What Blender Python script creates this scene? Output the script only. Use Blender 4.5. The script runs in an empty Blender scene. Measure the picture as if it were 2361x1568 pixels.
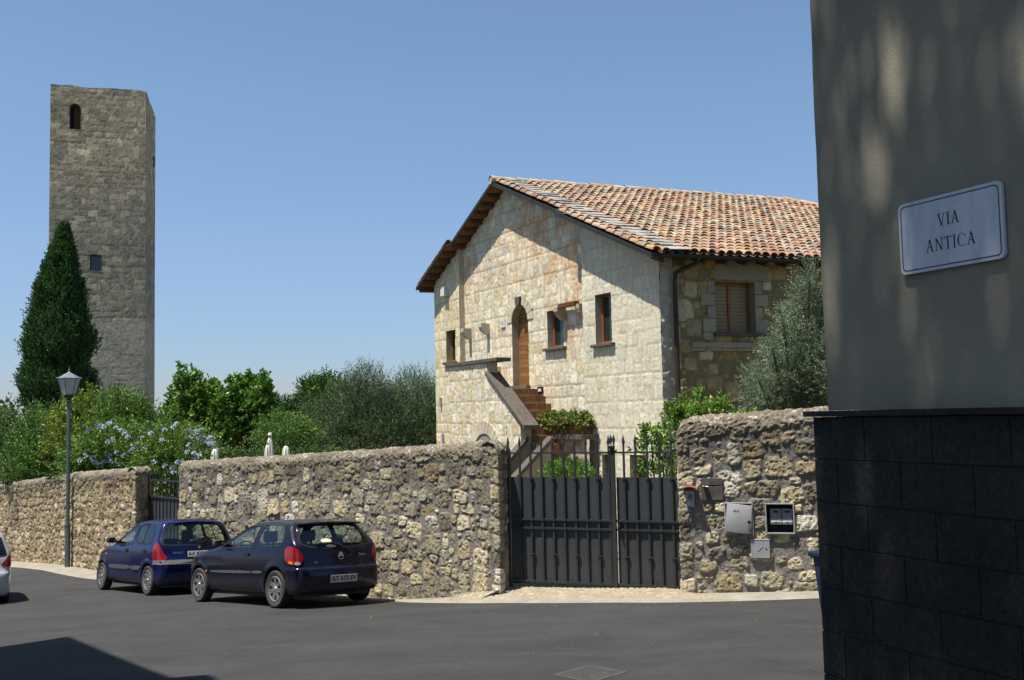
import bpy, bmesh, math, random
import numpy as np
from mathutils import Matrix, Vector
from mathutils.geometry import delaunay_2d_cdt
random.seed(7)
RNG = np.random.default_rng(11)
C = bpy.context.scene.collection
SC = bpy.context.scene

# ------------------------------------------------------------------ camera, sky, sun, exposure
FPX = 2360.0; CX = 1180.0; CY = 784.0
PITCH = math.atan(173 / FPX); ROLL = 0.022
FW = np.array([0, math.cos(PITCH), math.sin(PITCH)])
_u0 = np.array([0, -math.sin(PITCH), math.cos(PITCH)]); _r0 = np.array([1.0, 0, 0])
CR = math.cos(ROLL) * _r0 - math.sin(ROLL) * _u0
CU = math.sin(ROLL) * _r0 + math.cos(ROLL) * _u0
cam = bpy.data.cameras.new('camera'); cam.lens = 36.0; cam.sensor_width = 36.0
cam.clip_start = 0.05; cam.clip_end = 3000
camo = bpy.data.objects.new('camera', cam); C.objects.link(camo)
camo.matrix_world = Matrix([[CR[i], CU[i], -FW[i], 0] for i in range(3)] + [[0, 0, 0, 1]])
SC.camera = camo

SUN_H = (-0.895, -0.446); SUN_EL = math.radians(70)
world = bpy.data.worlds.new("World"); SC.world = world; world.use_nodes = True
wn = world.node_tree; wn.nodes.clear()
sky = wn.nodes.new('ShaderNodeTexSky'); sky.sky_type = 'NISHITA'; sky.sun_disc = False
sky.sun_elevation = SUN_EL; sky.sun_rotation = math.atan2(SUN_H[0], SUN_H[1])
sky.altitude = 0; sky.air_density = 1.0; sky.dust_density = 0.3; sky.ozone_density = 3.0
bg = wn.nodes.new('ShaderNodeBackground'); bg.inputs[1].default_value = 0.09
wo = wn.nodes.new('ShaderNodeOutputWorld')
_tc = wn.nodes.new('ShaderNodeTexCoord'); _sx = wn.nodes.new('ShaderNodeSeparateXYZ'); wn.links.new(_tc.outputs['Generated'], _sx.inputs[0])
_cr = wn.nodes.new('ShaderNodeValToRGB'); wn.links.new(_sx.outputs[2], _cr.inputs[0])
_e = _cr.color_ramp.elements; _e[0].position = 0.0; _e[0].color = (.54, .57, .76, 1); _e[1].position = .55; _e[1].color = (.97, .98, .89, 1)
for _p, _c in ((.06, (.58, .64, .80, 1)), (.16, (.78, .79, .86, 1)), (.3, (.90, .93, .92, 1))):
    _q = _e.new(_p); _q.color = _c
_mx = wn.nodes.new('ShaderNodeMix'); _mx.data_type = 'RGBA'; _mx.blend_type = 'MULTIPLY'; _mx.inputs[0].default_value = 1.0
wn.links.new(sky.outputs[0], _mx.inputs[6]); wn.links.new(_cr.outputs[0], _mx.inputs[7])   # summer haze tints the low sky pale blue
wn.links.new(_mx.outputs[2], bg.inputs[0]); wn.links.new(bg.outputs[0], wo.inputs[0])
sl = bpy.data.lights.new('sun', 'SUN'); sl.energy = 5.0; sl.angle = math.radians(0.53); sl.color = (1.0, 0.95, 0.87)
so = bpy.data.objects.new('sun', sl); C.objects.link(so)
_sd = Vector((SUN_H[0] * math.cos(SUN_EL), SUN_H[1] * math.cos(SUN_EL), math.sin(SUN_EL))).normalized()
so.rotation_euler = _sd.to_track_quat('Z', 'Y').to_euler()
SUND = np.array(_sd)
SC.view_settings.view_transform = 'Standard'; SC.view_settings.look = 'None'
SC.view_settings.exposure = 0.73; SC.view_settings.gamma = 1
SC.cycles.max_bounces = 6; SC.cycles.diffuse_bounces = 3; SC.cycles.transparent_max_bounces = 12

# ------------------------------------------------------------------ survey helpers: photo point -> ray -> point on a real plane
def ray(x, y): return (x - CX) / FPX * CR - (y - CY) / FPX * CU + FW
def atY(x, y, Y):
    r = ray(x, y); return r * Y / r[1]

# ------------------------------------------------------------------ numpy noise
def _hash(ix, iy, seed):
    h = (ix.astype(np.int64) * 374761393 + iy.astype(np.int64) * 668265263 + seed * 1442695041) & 0xffffffff
    h = ((h ^ (h >> 13)) * 1274126177) & 0xffffffff
    return ((h ^ (h >> 16)) & 0xffffff) / float(0xffffff)
def vnoise(x, y, seed=0):
    ix = np.floor(x); iy = np.floor(y); fx = x - ix; fy = y - iy
    fx = fx * fx * (3 - 2 * fx); fy = fy * fy * (3 - 2 * fy)
    a = _hash(ix, iy, seed); b = _hash(ix + 1, iy, seed); c = _hash(ix, iy + 1, seed); d = _hash(ix + 1, iy + 1, seed)
    return (a * (1 - fx) + b * fx) * (1 - fy) + (c * (1 - fx) + d * fx) * fy
def fbm(x, y, seed=0, oct=3):
    s = 0; a = 1; t = 0
    for i in range(oct):
        s = s + a * vnoise(x * 2 ** i, y * 2 ** i, seed + i * 17); t += a; a *= 0.55
    return s / t
def sstep(a, b, x):
    t = np.clip((x - a) / (b - a), 0, 1); return t * t * (3 - 2 * t)

# ------------------------------------------------------------------ materials
def nodes(m): return m.node_tree.nodes, m.node_tree.links
def mat(name, base=(0.5, 0.5, 0.5), rough=0.8, col=False, nscale=8.0, namp=0.25, bump=0.0, bscale=60.0, metal=0.0,
        spec=0.3, coat=0.0, trans=0.0, n2scale=0, n2amp=0.0, bdist=0.01, alpha=1.0, translucent=0.0, stretch=None):
    m = bpy.data.materials.new(name); m.use_nodes = True; n, l = nodes(m)
    b = n['Principled BSDF']
    b.inputs['Roughness'].default_value = rough; b.inputs['Metallic'].default_value = metal
    b.inputs['Specular IOR Level'].default_value = spec; b.inputs['Coat Weight'].default_value = coat
    b.inputs['Coat Roughness'].default_value = 0.05
    b.inputs['Transmission Weight'].default_value = trans; b.inputs['Alpha'].default_value = alpha
    tc = n.new('ShaderNodeTexCoord'); src = tc.outputs['Object']
    if stretch:
        mp = n.new('ShaderNodeMapping'); mp.inputs['Scale'].default_value = stretch
        l.new(src, mp.inputs[0]); src = mp.outputs[0]
    if col:
        a = n.new('ShaderNodeAttribute'); a.attribute_name = 'Col'; cur = a.outputs['Color']
    else:
        a = n.new('ShaderNodeRGB'); a.outputs[0].default_value = (*base, 1); cur = a.outputs[0]
    def vary(cur, scale, amp, det):
        t = n.new('ShaderNodeTexNoise'); t.inputs['Scale'].default_value = scale; t.inputs['Detail'].default_value = det
        t.inputs['Roughness'].default_value = 0.65; l.new(src, t.inputs['Vector'])
        r = n.new('ShaderNodeMapRange'); r.inputs['From Min'].default_value = 0.25; r.inputs['From Max'].default_value = 0.75
        r.inputs['To Min'].default_value = 1 - amp; r.inputs['To Max'].default_value = 1 + amp; l.new(t.outputs['Fac'], r.inputs['Value'])
        v = n.new('ShaderNodeVectorMath'); v.operation = 'SCALE'; l.new(cur, v.inputs[0]); l.new(r.outputs[0], v.inputs['Scale'])
        return v.outputs[0]
    if namp: cur = vary(cur, nscale, namp, 5)
    if n2amp: cur = vary(cur, n2scale, n2amp, 3)
    l.new(cur, b.inputs['Base Color'])
    if bump:
        t = n.new('ShaderNodeTexNoise'); t.inputs['Scale'].default_value = bscale; t.inputs['Detail'].default_value = 6
        l.new(src, t.inputs['Vector'])
        bp = n.new('ShaderNodeBump'); bp.inputs['Strength'].default_value = bump; bp.inputs['Distance'].default_value = bdist
        l.new(t.outputs['Fac'], bp.inputs['Height']); l.new(bp.outputs[0], b.inputs['Normal'])
    if translucent:
        tr = n.new('ShaderNodeBsdfTranslucent'); l.new(cur, tr.inputs['Color'])
        mx = n.new('ShaderNodeMixShader'); mx.inputs[0].default_value = translucent
        l.new(b.outputs[0], mx.inputs[1]); l.new(tr.outputs[0], mx.inputs[2])
        l.new(mx.outputs[0], n['Material Output'].inputs['Surface'])
    return m
def glassmat(name, tint=(0.6, 0.7, 0.68), refl=0.12, clear=0.75):
    m = bpy.data.materials.new(name); m.use_nodes = True; n, l = nodes(m); n.remove(n['Principled BSDF'])
    t = n.new('ShaderNodeBsdfTransparent'); t.inputs[0].default_value = (*[c * clear for c in tint], 1)
    g = n.new('ShaderNodeBsdfGlossy'); g.inputs['Roughness'].default_value = 0.02; g.inputs[0].default_value = (0.9, 0.95, 1, 1)
    lw = n.new('ShaderNodeLayerWeight'); lw.inputs[0].default_value = .5
    pw = n.new('ShaderNodeMath'); pw.operation = 'POWER'; pw.inputs[1].default_value = 4.0; l.new(lw.outputs['Facing'], pw.inputs[0])
    ml = n.new('ShaderNodeMath'); ml.operation = 'MULTIPLY'; ml.inputs[1].default_value = .7; l.new(pw.outputs[0], ml.inputs[0])
    ad = n.new('ShaderNodeMath'); ad.operation = 'ADD'; ad.inputs[1].default_value = refl; ad.use_clamp = True
    l.new(ml.outputs[0], ad.inputs[0])
    mx = n.new('ShaderNodeMixShader'); l.new(ad.outputs[0], mx.inputs[0]); l.new(t.outputs[0], mx.inputs[1]); l.new(g.outputs[0], mx.inputs[2])
    l.new(mx.outputs[0], n['Material Output'].inputs['Surface'])
    return m

M = {}
M['rubble'] = mat('rubble_stone', col=True, rough=0.95, nscale=14, namp=0.32, bump=0.9, bscale=70, bdist=0.02, n2scale=1.3, n2amp=0.14, spec=0.1)
M['ashlar'] = mat('tuff_ashlar', col=True, rough=0.95, nscale=11, namp=0.15, bump=0.7, bscale=42, bdist=0.018, n2scale=1.0, n2amp=0.05, spec=0.1)
M['tower'] = mat('tower_stone', col=True, rough=0.95, nscale=3, namp=0.2, bump=0.5, bscale=12, bdist=0.03, n2scale=0.3, n2amp=0.18, spec=0.1)
M['darkstone'] = mat('dark_peperino', (0.10, 0.088, 0.072), 0.9, nscale=12, namp=0.35, bump=0.5, bscale=60, n2scale=2, n2amp=0.2, spec=0.15)
M['basalt'] = mat('basalt_cladding', (0.024, 0.024, 0.0225), 0.85, nscale=1.6, namp=0.4, bump=0.6, bscale=40, n2scale=28, n2amp=0.5, spec=0.2)
M['plaster'] = mat('grey_plaster', (0.24, 0.222, 0.17), 0.9, nscale=.9, namp=0.2, bump=0.35, bscale=55, bdist=0.006, n2scale=60, n2amp=0.06, spec=0.15, stretch=(1, 1, 1.6))
M['asphalt'] = mat('asphalt', (0.040, 0.0395, 0.039), 0.9, nscale=0.9, namp=0.2, bump=0.35, bscale=120, bdist=0.006, n2scale=75, n2amp=0.55, spec=0.2)
M['cobble'] = mat('cobbles', col=True, rough=0.9, nscale=20, namp=0.25, bump=0.6, bscale=60, bdist=0.01)
M['earth'] = mat('earth', (0.10, 0.09, 0.05), 0.95, nscale=2, namp=0.3, bump=0.4, bscale=20)
M['concrete'] = mat('pavement_concrete', (0.25, 0.225, 0.18), 0.92, nscale=3, namp=0.25, bump=0.5, bscale=50, n2scale=40, n2amp=0.2)
M['iron'] = mat('dark_iron_paint', (0.030, 0.032, 0.034), 0.5, nscale=5, namp=0.2, bump=0.1, bscale=60, spec=0.4)
M['panel'] = mat('gate_panel_paint', (0.042, 0.046, 0.048), 0.55, nscale=1.5, namp=0.18, bump=0.06, bscale=30, spec=0.4)
M['lampgreen'] = mat('lamp_post_paint', (0.085, 0.12, 0.12), 0.5, nscale=4, namp=0.25, spec=0.4)
M['lampzinc'] = mat('lantern_zinc', (0.20, 0.22, 0.23), 0.4, nscale=8, namp=0.2, metal=0.4)
M['frost'] = mat('lantern_glass', (0.62, 0.63, 0.60), 0.3, nscale=8, namp=0.1, translucent=0.45)
M['tile'] = mat('roof_tile', col=True, rough=0.9, nscale=6, namp=0.22, bump=0.5, bscale=40, bdist=0.01, n2scale=1.4, n2amp=0.2, spec=0.12)
M['wood'] = mat('brown_wood', (0.10, 0.045, 0.018), 0.65, nscale=6, namp=0.35, stretch=(1, 1, 4))
M['soffit'] = mat('terracotta_soffit', (0.22, 0.10, 0.05), 0.9, nscale=6, namp=0.3)
M['winwood'] = mat('window_frame_wood', (0.26, 0.085, 0.02), 0.45, nscale=5, namp=0.25, spec=0.4)
M['doorwood'] = mat('door_planks', col=True, rough=0.6, nscale=7, namp=0.35, stretch=(1, 1, 5))
M['shutter'] = mat('inner_blind', (0.30, 0.24, 0.13), 0.7, nscale=3, namp=0.1)
M['pipe'] = mat('copper_pipe', (0.060, 0.030, 0.022), 0.45, nscale=4, namp=0.3, metal=0.3)
M['gutter'] = mat('dark_gutter', (0.030, 0.034, 0.030), 0.45, nscale=4, namp=0.3, metal=0.3)
M['brick'] = mat('step_brick', col=True, rough=0.9, nscale=20, namp=0.3, bump=0.4, bscale=60)
M['terracotta'] = mat('terracotta', (0.30, 0.10, 0.055), 0.8, nscale=8, namp=0.25)
M['winglass'] = mat('house_window_glass', (0.02, 0.028, 0.028), 0.06, namp=0, spec=0.6)
M['leaf'] = mat('leaves', col=True, rough=0.45, namp=0, spec=0.35, translucent=0.25)
M['bark'] = mat('bark', (0.11, 0.085, 0.06), 0.95, nscale=12, namp=0.4, bump=0.6, bscale=30)
M['canvas'] = mat('white_canvas', (0.62, 0.62, 0.58), 0.85, nscale=6, namp=0.1)
M['white'] = mat('white_plastic', (0.62, 0.62, 0.60), 0.4, nscale=4, namp=0.05)
M['grey'] = mat('grey_plastic', (0.33, 0.33, 0.34), 0.5, nscale=6, namp=0.12, bump=0.1, bscale=60)
M['dgrey'] = mat('dark_plastic', (0.05, 0.05, 0.055), 0.5, namp=0.1)
M['black'] = mat('black_rubber', (0.012, 0.012, 0.013), 0.6, namp=0.1)
M['marble'] = mat('sign_marble', (0.50, 0.54, 0.60), 0.4, nscale=2.2, namp=0.16, n2scale=9, n2amp=0.06, stretch=(2.5, 2.5, 0.6))
M['ink'] = mat('sign_ink', (0.02, 0.02, 0.025), 0.6, namp=0)
M['binblue'] = mat('bin_blue_plastic', (0.010, 0.020, 0.052), 0.5, nscale=5, namp=0.15)
M['steel'] = mat('steel', (0.45, 0.45, 0.45), 0.35, namp=0.1, metal=0.9)
M['castiron'] = mat('cast_iron', (0.085, 0.082, 0.078), 0.6, nscale=12, namp=0.3, metal=0.3)
M['plate'] = mat('plate_white', (0.42, 0.43, 0.42), 0.5, nscale=20, namp=0.1)
M['orange'] = mat('orange_lens', (0.8, 0.16, 0.01), 0.3, namp=0)
M['paper'] = mat('paper', (0.65, 0.55, 0.42), 0.8, nscale=30, namp=0.15)
M['flower'] = mat('flowers', col=True, rough=0.7, namp=0, translucent=0.2)

# ------------------------------------------------------------------ object helpers
LOC = {}
def tag(o, label=None, cat=None, group=None, kind=None):
    if label: o['label'] = label
    if cat: o['category'] = cat
    if group: o['group'] = group
    if kind: o['kind'] = kind
    return o
def thing(name, label, cat, loc, group=None, matrix=None):
    o = bpy.data.objects.new(name, None); C.objects.link(o); o.empty_display_size = 0.2
    if matrix is not None: o.matrix_world = matrix; LOC[o.name] = None
    else: o.location = tuple(float(v) for v in loc); LOC[o.name] = np.array(loc, float)
    return tag(o, label, cat, group)
def link(name, me, parent=None, loc=None):
    o = bpy.data.objects.new(name, me); C.objects.link(o)
    if parent is not None: o.parent = parent
    elif loc is not None: o.location = tuple(float(v) for v in loc)
    return o
def base_of(parent):
    while parent is not None:
        if parent.name in LOC and LOC[parent.name] is not None: return LOC[parent.name]
        if parent.name in LOC: return np.zeros(3)
        parent = parent.parent
    return np.zeros(3)
def gridmesh(name, V, F, m, parent=None, col=None, smooth=True, loc=None):
    """V (n,3), F (k,3|4) numpy; world coordinates unless parented to a matrix thing"""
    V = np.asarray(V, float); F = np.asarray(F, np.int32)
    off = base_of(parent) if parent is not None else (np.array(loc, float) if loc is not None else np.zeros(3))
    me = bpy.data.meshes.new(name)
    k = F.shape[1]
    me.vertices.add(len(V)); me.vertices.foreach_set('co', (V - off).astype(np.float32).ravel())
    me.loops.add(F.size); me.loops.foreach_set('vertex_index', F.ravel())
    me.polygons.add(len(F)); me.polygons.foreach_set('loop_start', np.arange(0, F.size, k, dtype=np.int32))
    me.polygons.foreach_set('loop_total', np.full(len(F), k, np.int32))
    me.polygons.foreach_set('use_smooth', np.full(len(F), bool(smooth)))
    me.update(calc_edges=True)
    if col is not None:
        a = me.color_attributes.new('Col', 'FLOAT_COLOR', 'POINT')
        c4 = np.ones((len(V), 4), np.float32); c4[:, :3] = col; a.data.foreach_set('color', c4.ravel())
    me.materials.append(m)
    return link(name, me, parent, loc)
class MB:
    """collects simple shapes into one mesh"""
    def __init__(s): s.V = []; s.F = []; s.K = []; s.c = (1, 1, 1)
    def add(s, V, F):
        o = len(s.V); s.V += [tuple(float(x) for x in v) for v in V]; s.F += [tuple(o + i for i in f) for f in F]; s.K += [s.c] * len(V)
    def prism(s, poly, d):
        """poly: list of 3d pts (planar), extruded by vector d"""
        n = len(poly); P = [np.array(p, float) for p in poly]; d = np.array(d, float)
        nn = np.zeros(3)
        for i in range(n): nn += np.cross(P[i], P[(i + 1) % n])
        if nn @ d > 0: P = P[::-1]
        V = P + [p + d for p in P]
        F = [tuple(range(n)), tuple(range(2 * n - 1, n - 1, -1))] + [(i, i + n, (i + 1) % n + n, (i + 1) % n) for i in range(n)]
        s.add(V, F)
    def box(s, o, ex, ey, ez):
        o, ex, ey, ez = [np.array(v, float) for v in (o, ex, ey, ez)]
        s.prism([o, o + ex, o + ex + ey, o + ey], ez)
    def cbox(s, c, size, bev=0):
        c = np.array(c, float); a = np.array(size, float) / 2
        if not bev: s.box(c - a, (2 * a[0], 0, 0), (0, 2 * a[1], 0), (0, 0, 2 * a[2])); return
        x, y, z = a; b = bev
        P = [(-x + b, -y), (x - b, -y), (x, -y + b), (x, y - b), (x - b, y), (-x + b, y), (-x, y - b), (-x, -y + b)]
        s.prism([c + np.array((p[0], p[1], -z)) for p in P], (0, 0, 2 * z))
    def tube(s, p0, p1, r0, r1=None, n=10, caps=True):
        p0 = np.array(p0, float); p1 = np.array(p1, float); r1 = r0 if r1 is None else r1
        d = p1 - p0; d = d / (np.linalg.norm(d) + 1e-9); a = np.cross(d, (0, 0, 1.0) if abs(d[2]) < 0.9 else (1.0, 0, 0)); a /= np.linalg.norm(a); b = np.cross(d, a)
        V = []
        for p, r in ((p0, r0), (p1, r1)):
            for i in range(n):
                t = 2 * math.pi * i / n; V.append(p + r * (math.cos(t) * a + math.sin(t) * b))
        F = [(i, i + n, (i + 1) % n + n, (i + 1) % n) for i in range(n)]
        if caps: F += [tuple(range(n)), tuple(range(2 * n - 1, n - 1, -1))]
        s.add(V, F)
    def path(s, pts, r, n=8):
        for i in range(len(pts) - 1): s.tube(pts[i], pts[i + 1], r if np.isscalar(r) else r[i], r if np.isscalar(r) else r[i + 1], n)
    def lathe(s, o, axis, prof, n=24, arc=2 * math.pi):
        """prof list of (radius, height along axis)"""
        o = np.array(o, float); d = np.array(axis, float); d /= np.linalg.norm(d)
        a = np.cross(d, (0, 0, 1.0) if abs(d[2]) < 0.9 else (1.0, 0, 0)); a /= np.linalg.norm(a); b = np.cross(d, a)
        V = []
        for r, h in prof:
            for i in range(n):
                t = arc * i / n; V.append(o + d * h + r * (math.cos(t) * a + math.sin(t) * b))
        F = []
        for j in range(len(prof) - 1):
            for i in range(n): F.append((j * n + i, (j + 1) * n + i, (j + 1) * n + (i + 1) % n, j * n + (i + 1) % n))
        s.add(V, F)
    def build(s, name, m, parent=None, smooth=False, loc=None, bevel=0, col=False):
        me = bpy.data.meshes.new(name)
        off = base_of(parent) if parent is not None else (np.array(loc, float) if loc is not None else np.zeros(3))
        me.from_pydata([tuple(np.array(v) - off) for v in s.V], [], s.F); me.validate()
        bm = bmesh.new(); bm.from_mesh(me); bmesh.ops.recalc_face_normals(bm, faces=bm.faces)
        if bevel:
            es = [e for e in bm.edges if len(e.link_faces) == 2 and e.calc_face_angle(0) > 0.6]
            bmesh.ops.bevel(bm, geom=es, offset=bevel, segments=2, affect='EDGES', profile=0.5)
        bm.to_mesh(me); bm.free()
        if col:
            a = me.color_attributes.new('Col', 'FLOAT_COLOR', 'POINT')
            c4 = np.ones((len(s.V), 4), np.float32); c4[:, :3] = s.K; a.data.foreach_set('color', c4.ravel())
        if smooth:
            me.polygons.foreach_set('use_smooth', np.full(len(me.polygons), True))
            try: me.set_sharp_from_angle(angle=0.6)
            except Exception: pass
        me.materials.append(m)
        return link(name, me, parent, loc)
def textmesh(name, s, size, matrix, m, parent=None, extrude=0.001, shear=0.0, space=1.0, offset=0.0):
    cu = bpy.data.curves.new(name, 'FONT'); cu.body = s; cu.size = size; cu.extrude = extrude; cu.align_x = 'CENTER'; cu.align_y = 'CENTER'
    cu.shear = shear; cu.space_character = space; cu.offset = offset
    o = bpy.data.objects.new(name, cu); C.objects.link(o)
    dg = bpy.context.evaluated_depsgraph_get(); me = bpy.data.meshes.new_from_object(o.evaluated_get(dg))
    bpy.data.objects.remove(o); me.transform(matrix); me.name = name; me.materials.clear(); me.materials.append(m)
    return link(name, me, parent)
def basis(o, ex, ey):
    ex = np.array(ex, float); ey = np.array(ey, float); ex /= np.linalg.norm(ex); ey /= np.linalg.norm(ey); ez = np.cross(ex, ey)
    return Matrix([[ex[i], ey[i], ez[i], o[i]] for i in range(3)] + [[0, 0, 0, 1]])

# ------------------------------------------------------------------ stone patterns: (s,t) in metres -> height, colour
PAL = {
 'rubble': [((.43, .36, .225), 5), ((.33, .29, .20), 5), ((.52, .45, .30), 2.5), ((.38, .30, .18), .8), ((.22, .19, .14), 2.5), ((.56, .51, .40), 1.2)],
 'far': [((.46, .36, .21), 5), ((.38, .30, .18), 5), ((.52, .43, .28), 3), ((.27, .21, .14), 1.5)],
 'cream': [((.67, .59, .43), 6), ((.71, .64, .49), 5), ((.62, .51, .32), 1.4), ((.60, .54, .41), 2)],
 'pink': [((.56, .49, .36), 5), ((.52, .36, .25), 3), ((.46, .30, .215), 1.6), ((.62, .56, .44), 3), ((.50, .40, .24), 1.5)],
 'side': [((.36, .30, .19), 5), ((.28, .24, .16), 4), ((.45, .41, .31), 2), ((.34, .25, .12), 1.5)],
 'tower': [((.36, .325, .245), 6), ((.43, .385, .29), 4), ((.30, .28, .23), 4), ((.54, .48, .35), 1.2)],
}
def pick(u, pal):
    p = PAL[pal]; w = np.cumsum([q[1] for q in p]); w = w / w[-1]
    return np.array([q[0] for q in p])[np.minimum(np.searchsorted(w, u), len(p) - 1)]
def stones(s, t, seed=1, rows=(0.13, 0.30), wid=(0.12, 0.42), gap=(0.012, 0.03), warp=0.03, low=0.05, relief=0.035, rough=0.012,
           pal='rubble', mortar=(.150, .138, .125), rnd=0.05, chips=0.12, split=0.25, facet=0.0, pit=0.5, vshift=0.5, shrink=(0.72, 1.0), panel=None):
    R = np.random.default_rng(seed)
    s0, t0 = s, t
    s = s0 + warp * 2 * (fbm(s0 * 5, t0 * 5, seed + 3, 3) - .5) + low * (vnoise(s0 * .9, t0 * .9, seed + 5) - .5)
    t = t0 + warp * 2 * (fbm(s0 * 5, t0 * 5, seed + 4, 3) - .5) + low * 2 * (vnoise(s0 * 1.1, t0 * .6, seed + 6) - .5)
    tmin, tmax = t.min() - .1, t.max() + .1; smin, smax = s.min() - .1, s.max() + .1
    H = np.zeros_like(s); COL = np.zeros(s.shape + (3,)); COL[:] = mortar
    COL *= (1 + .35 * (fbm(s0 * 9, t0 * 9, seed + 8, 3) - .5))[..., None]
    H += -.004 + rough * .6 * (fbm(s0 * 26, t0 * 26, seed + 9, 3) - .5)
    pan = [smin - .2]
    while pan[-1] < smax + .1: pan.append(pan[-1] + (R.uniform(*panel) if panel else 1e3))
    pan = np.array(pan); sw = s + (.10 * (vnoise(t0 * 2.2, t0 * 0 + 3.3, seed + 30) - .5) * 2 if panel else 0)
    pi_ = np.clip(np.searchsorted(pan, sw, side='right') - 1, 0, len(pan) - 2)
    for pj in range(len(pan) - 1):
        pm = pi_ == pj
        if not pm.any(): continue
        edges = [tmin - R.uniform(0, .2) * bool(panel)]
        while edges[-1] < tmax:
            thin = R.random() < chips
            edges.append(edges[-1] + (R.uniform(.04, .055) if thin else R.uniform(*rows)))
        edges = np.array(edges); nr = len(edges) - 1
        ri = np.clip(np.searchsorted(edges, t, side='right') - 1, 0, nr - 1)
        for r in range(nr):
            msk = pm & (ri == r)
            if not msk.any(): continue
            h = edges[r + 1] - edges[r]; thin = h < .06
            lo, hi = wid
            cuts = [pan[pj] if panel else smin - R.uniform(0, .3)]; endc = pan[pj + 1] if panel else smax + .1
            while cuts[-1] < endc:
                k = R.uniform(.12, .26) if thin else (R.uniform(lo, hi) * (1 if R.random() > .3 else .6))
                cuts.append(cuts[-1] + k)
            if panel:
                cuts[-1] = endc
                if len(cuts) > 2 and cuts[-1] - cuts[-2] < lo * .6: cuts.pop(-2)
            cuts = np.array(cuts); n = len(cuts) - 1
            ss = sw[msk]; tt = t[msk]; ci = np.clip(np.searchsorted(cuts, ss, side='right') - 1, 0, n - 1)
            g = R.uniform(gap[0], gap[1], n)
            hw = (cuts[1:] - cuts[:-1]) / 2 * R.uniform(*((.9, 1) if shrink[0] > .9 else (.84, 1)), n) - g
            hh0 = h / 2 * R.uniform(shrink[0], shrink[1], n) - g
            cx = (cuts[1:] + cuts[:-1]) / 2; cy = (edges[r] + edges[r + 1]) / 2 + R.uniform(-1, 1, n) * (h / 2 - g - hh0) * vshift
            isp = (R.random(n) < split) & (h > .17)
            u = R.random((n, 2)); bright = R.uniform(*((.86, 1.12) if shrink[0] > .96 else (.76, 1.22)), (n, 2)); tilt = R.uniform(-1, 1, (n, 2)) * facet; hz = R.uniform(.55, 1.15, (n, 2))
            rot = R.uniform(-.22, .22, n) if warp > .012 else np.zeros(n); shr = R.uniform(-.35, .35, n) if warp > .03 else np.zeros(n)
            sf = R.uniform(.35, .65, n)
            dx = ss - cx[ci]; dy = tt - cy[ci]; ca = rot[ci]
            dx, dy = dx + ca * dy, dy - ca * dx * .6
            sp = isp[ci]; fr = (sf[ci] * 2 - 1) * hh0[ci]; up = (dy > fr) & sp; k = up.astype(int)
            hh = hh0[ci].copy(); hh = np.where(sp, np.where(up, (hh0[ci] - fr) / 2, (hh0[ci] + fr) / 2) - .008, hh)
            dy2 = np.where(sp, np.where(up, dy - (hh0[ci] + fr) / 2, dy + (hh0[ci] - fr) / 2), dy)
            wk = 1 + shr[ci] * dy2 / np.maximum(hh, .02) * .5
            rr = np.minimum(np.minimum(hw[ci], hh) * .75, rnd)
            qx = np.abs(dx) - hw[ci] * np.minimum(wk, 1.0) + rr; qy = np.abs(dy2) - hh + rr
            d = np.hypot(np.maximum(qx, 0), np.maximum(qy, 0)) + np.minimum(np.maximum(qx, qy), 0) - rr
            e = sstep(0.003, -.010, d)
            colr = pick(u[ci, k], pal) * bright[ci, k][:, None]
            if thin:
                tc = np.where(u[ci, 0] < .45, 1, 0)[:, None]
                colr = tc * np.array((.36, .17, .09)) * bright[ci, 0][:, None] + (1 - tc) * colr
            so = s0[msk]; to = t0[msk]
            pits = sstep(.46, .22, fbm(so * 19, to * 19, seed + 12, 3)); fine = fbm(so * 34, to * 34, seed + 13, 2) - .5
            hgt = relief * hz[ci, k] * (.5 if thin else 1) + rough * ((fbm(so * 11, to * 11, seed + 14, 3) - .5) * 2.2 + fine * 1.2) - pit * .03 * pits + tilt[ci, k] * dx
            colr = colr * (1 - .5 * pit * pits)[:, None] * (1 + .25 * (fbm(so * 12, to * 12, seed + 15, 3) - .5) + .5 * fine * min(1, rough * 60))[:, None]
            H[msk] = H[msk] * (1 - e) + hgt * e
            COL[msk] = COL[msk] * (1 - e[:, None]) + colr * e[:, None]
    return H, np.clip(COL, .01, .9)
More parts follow.
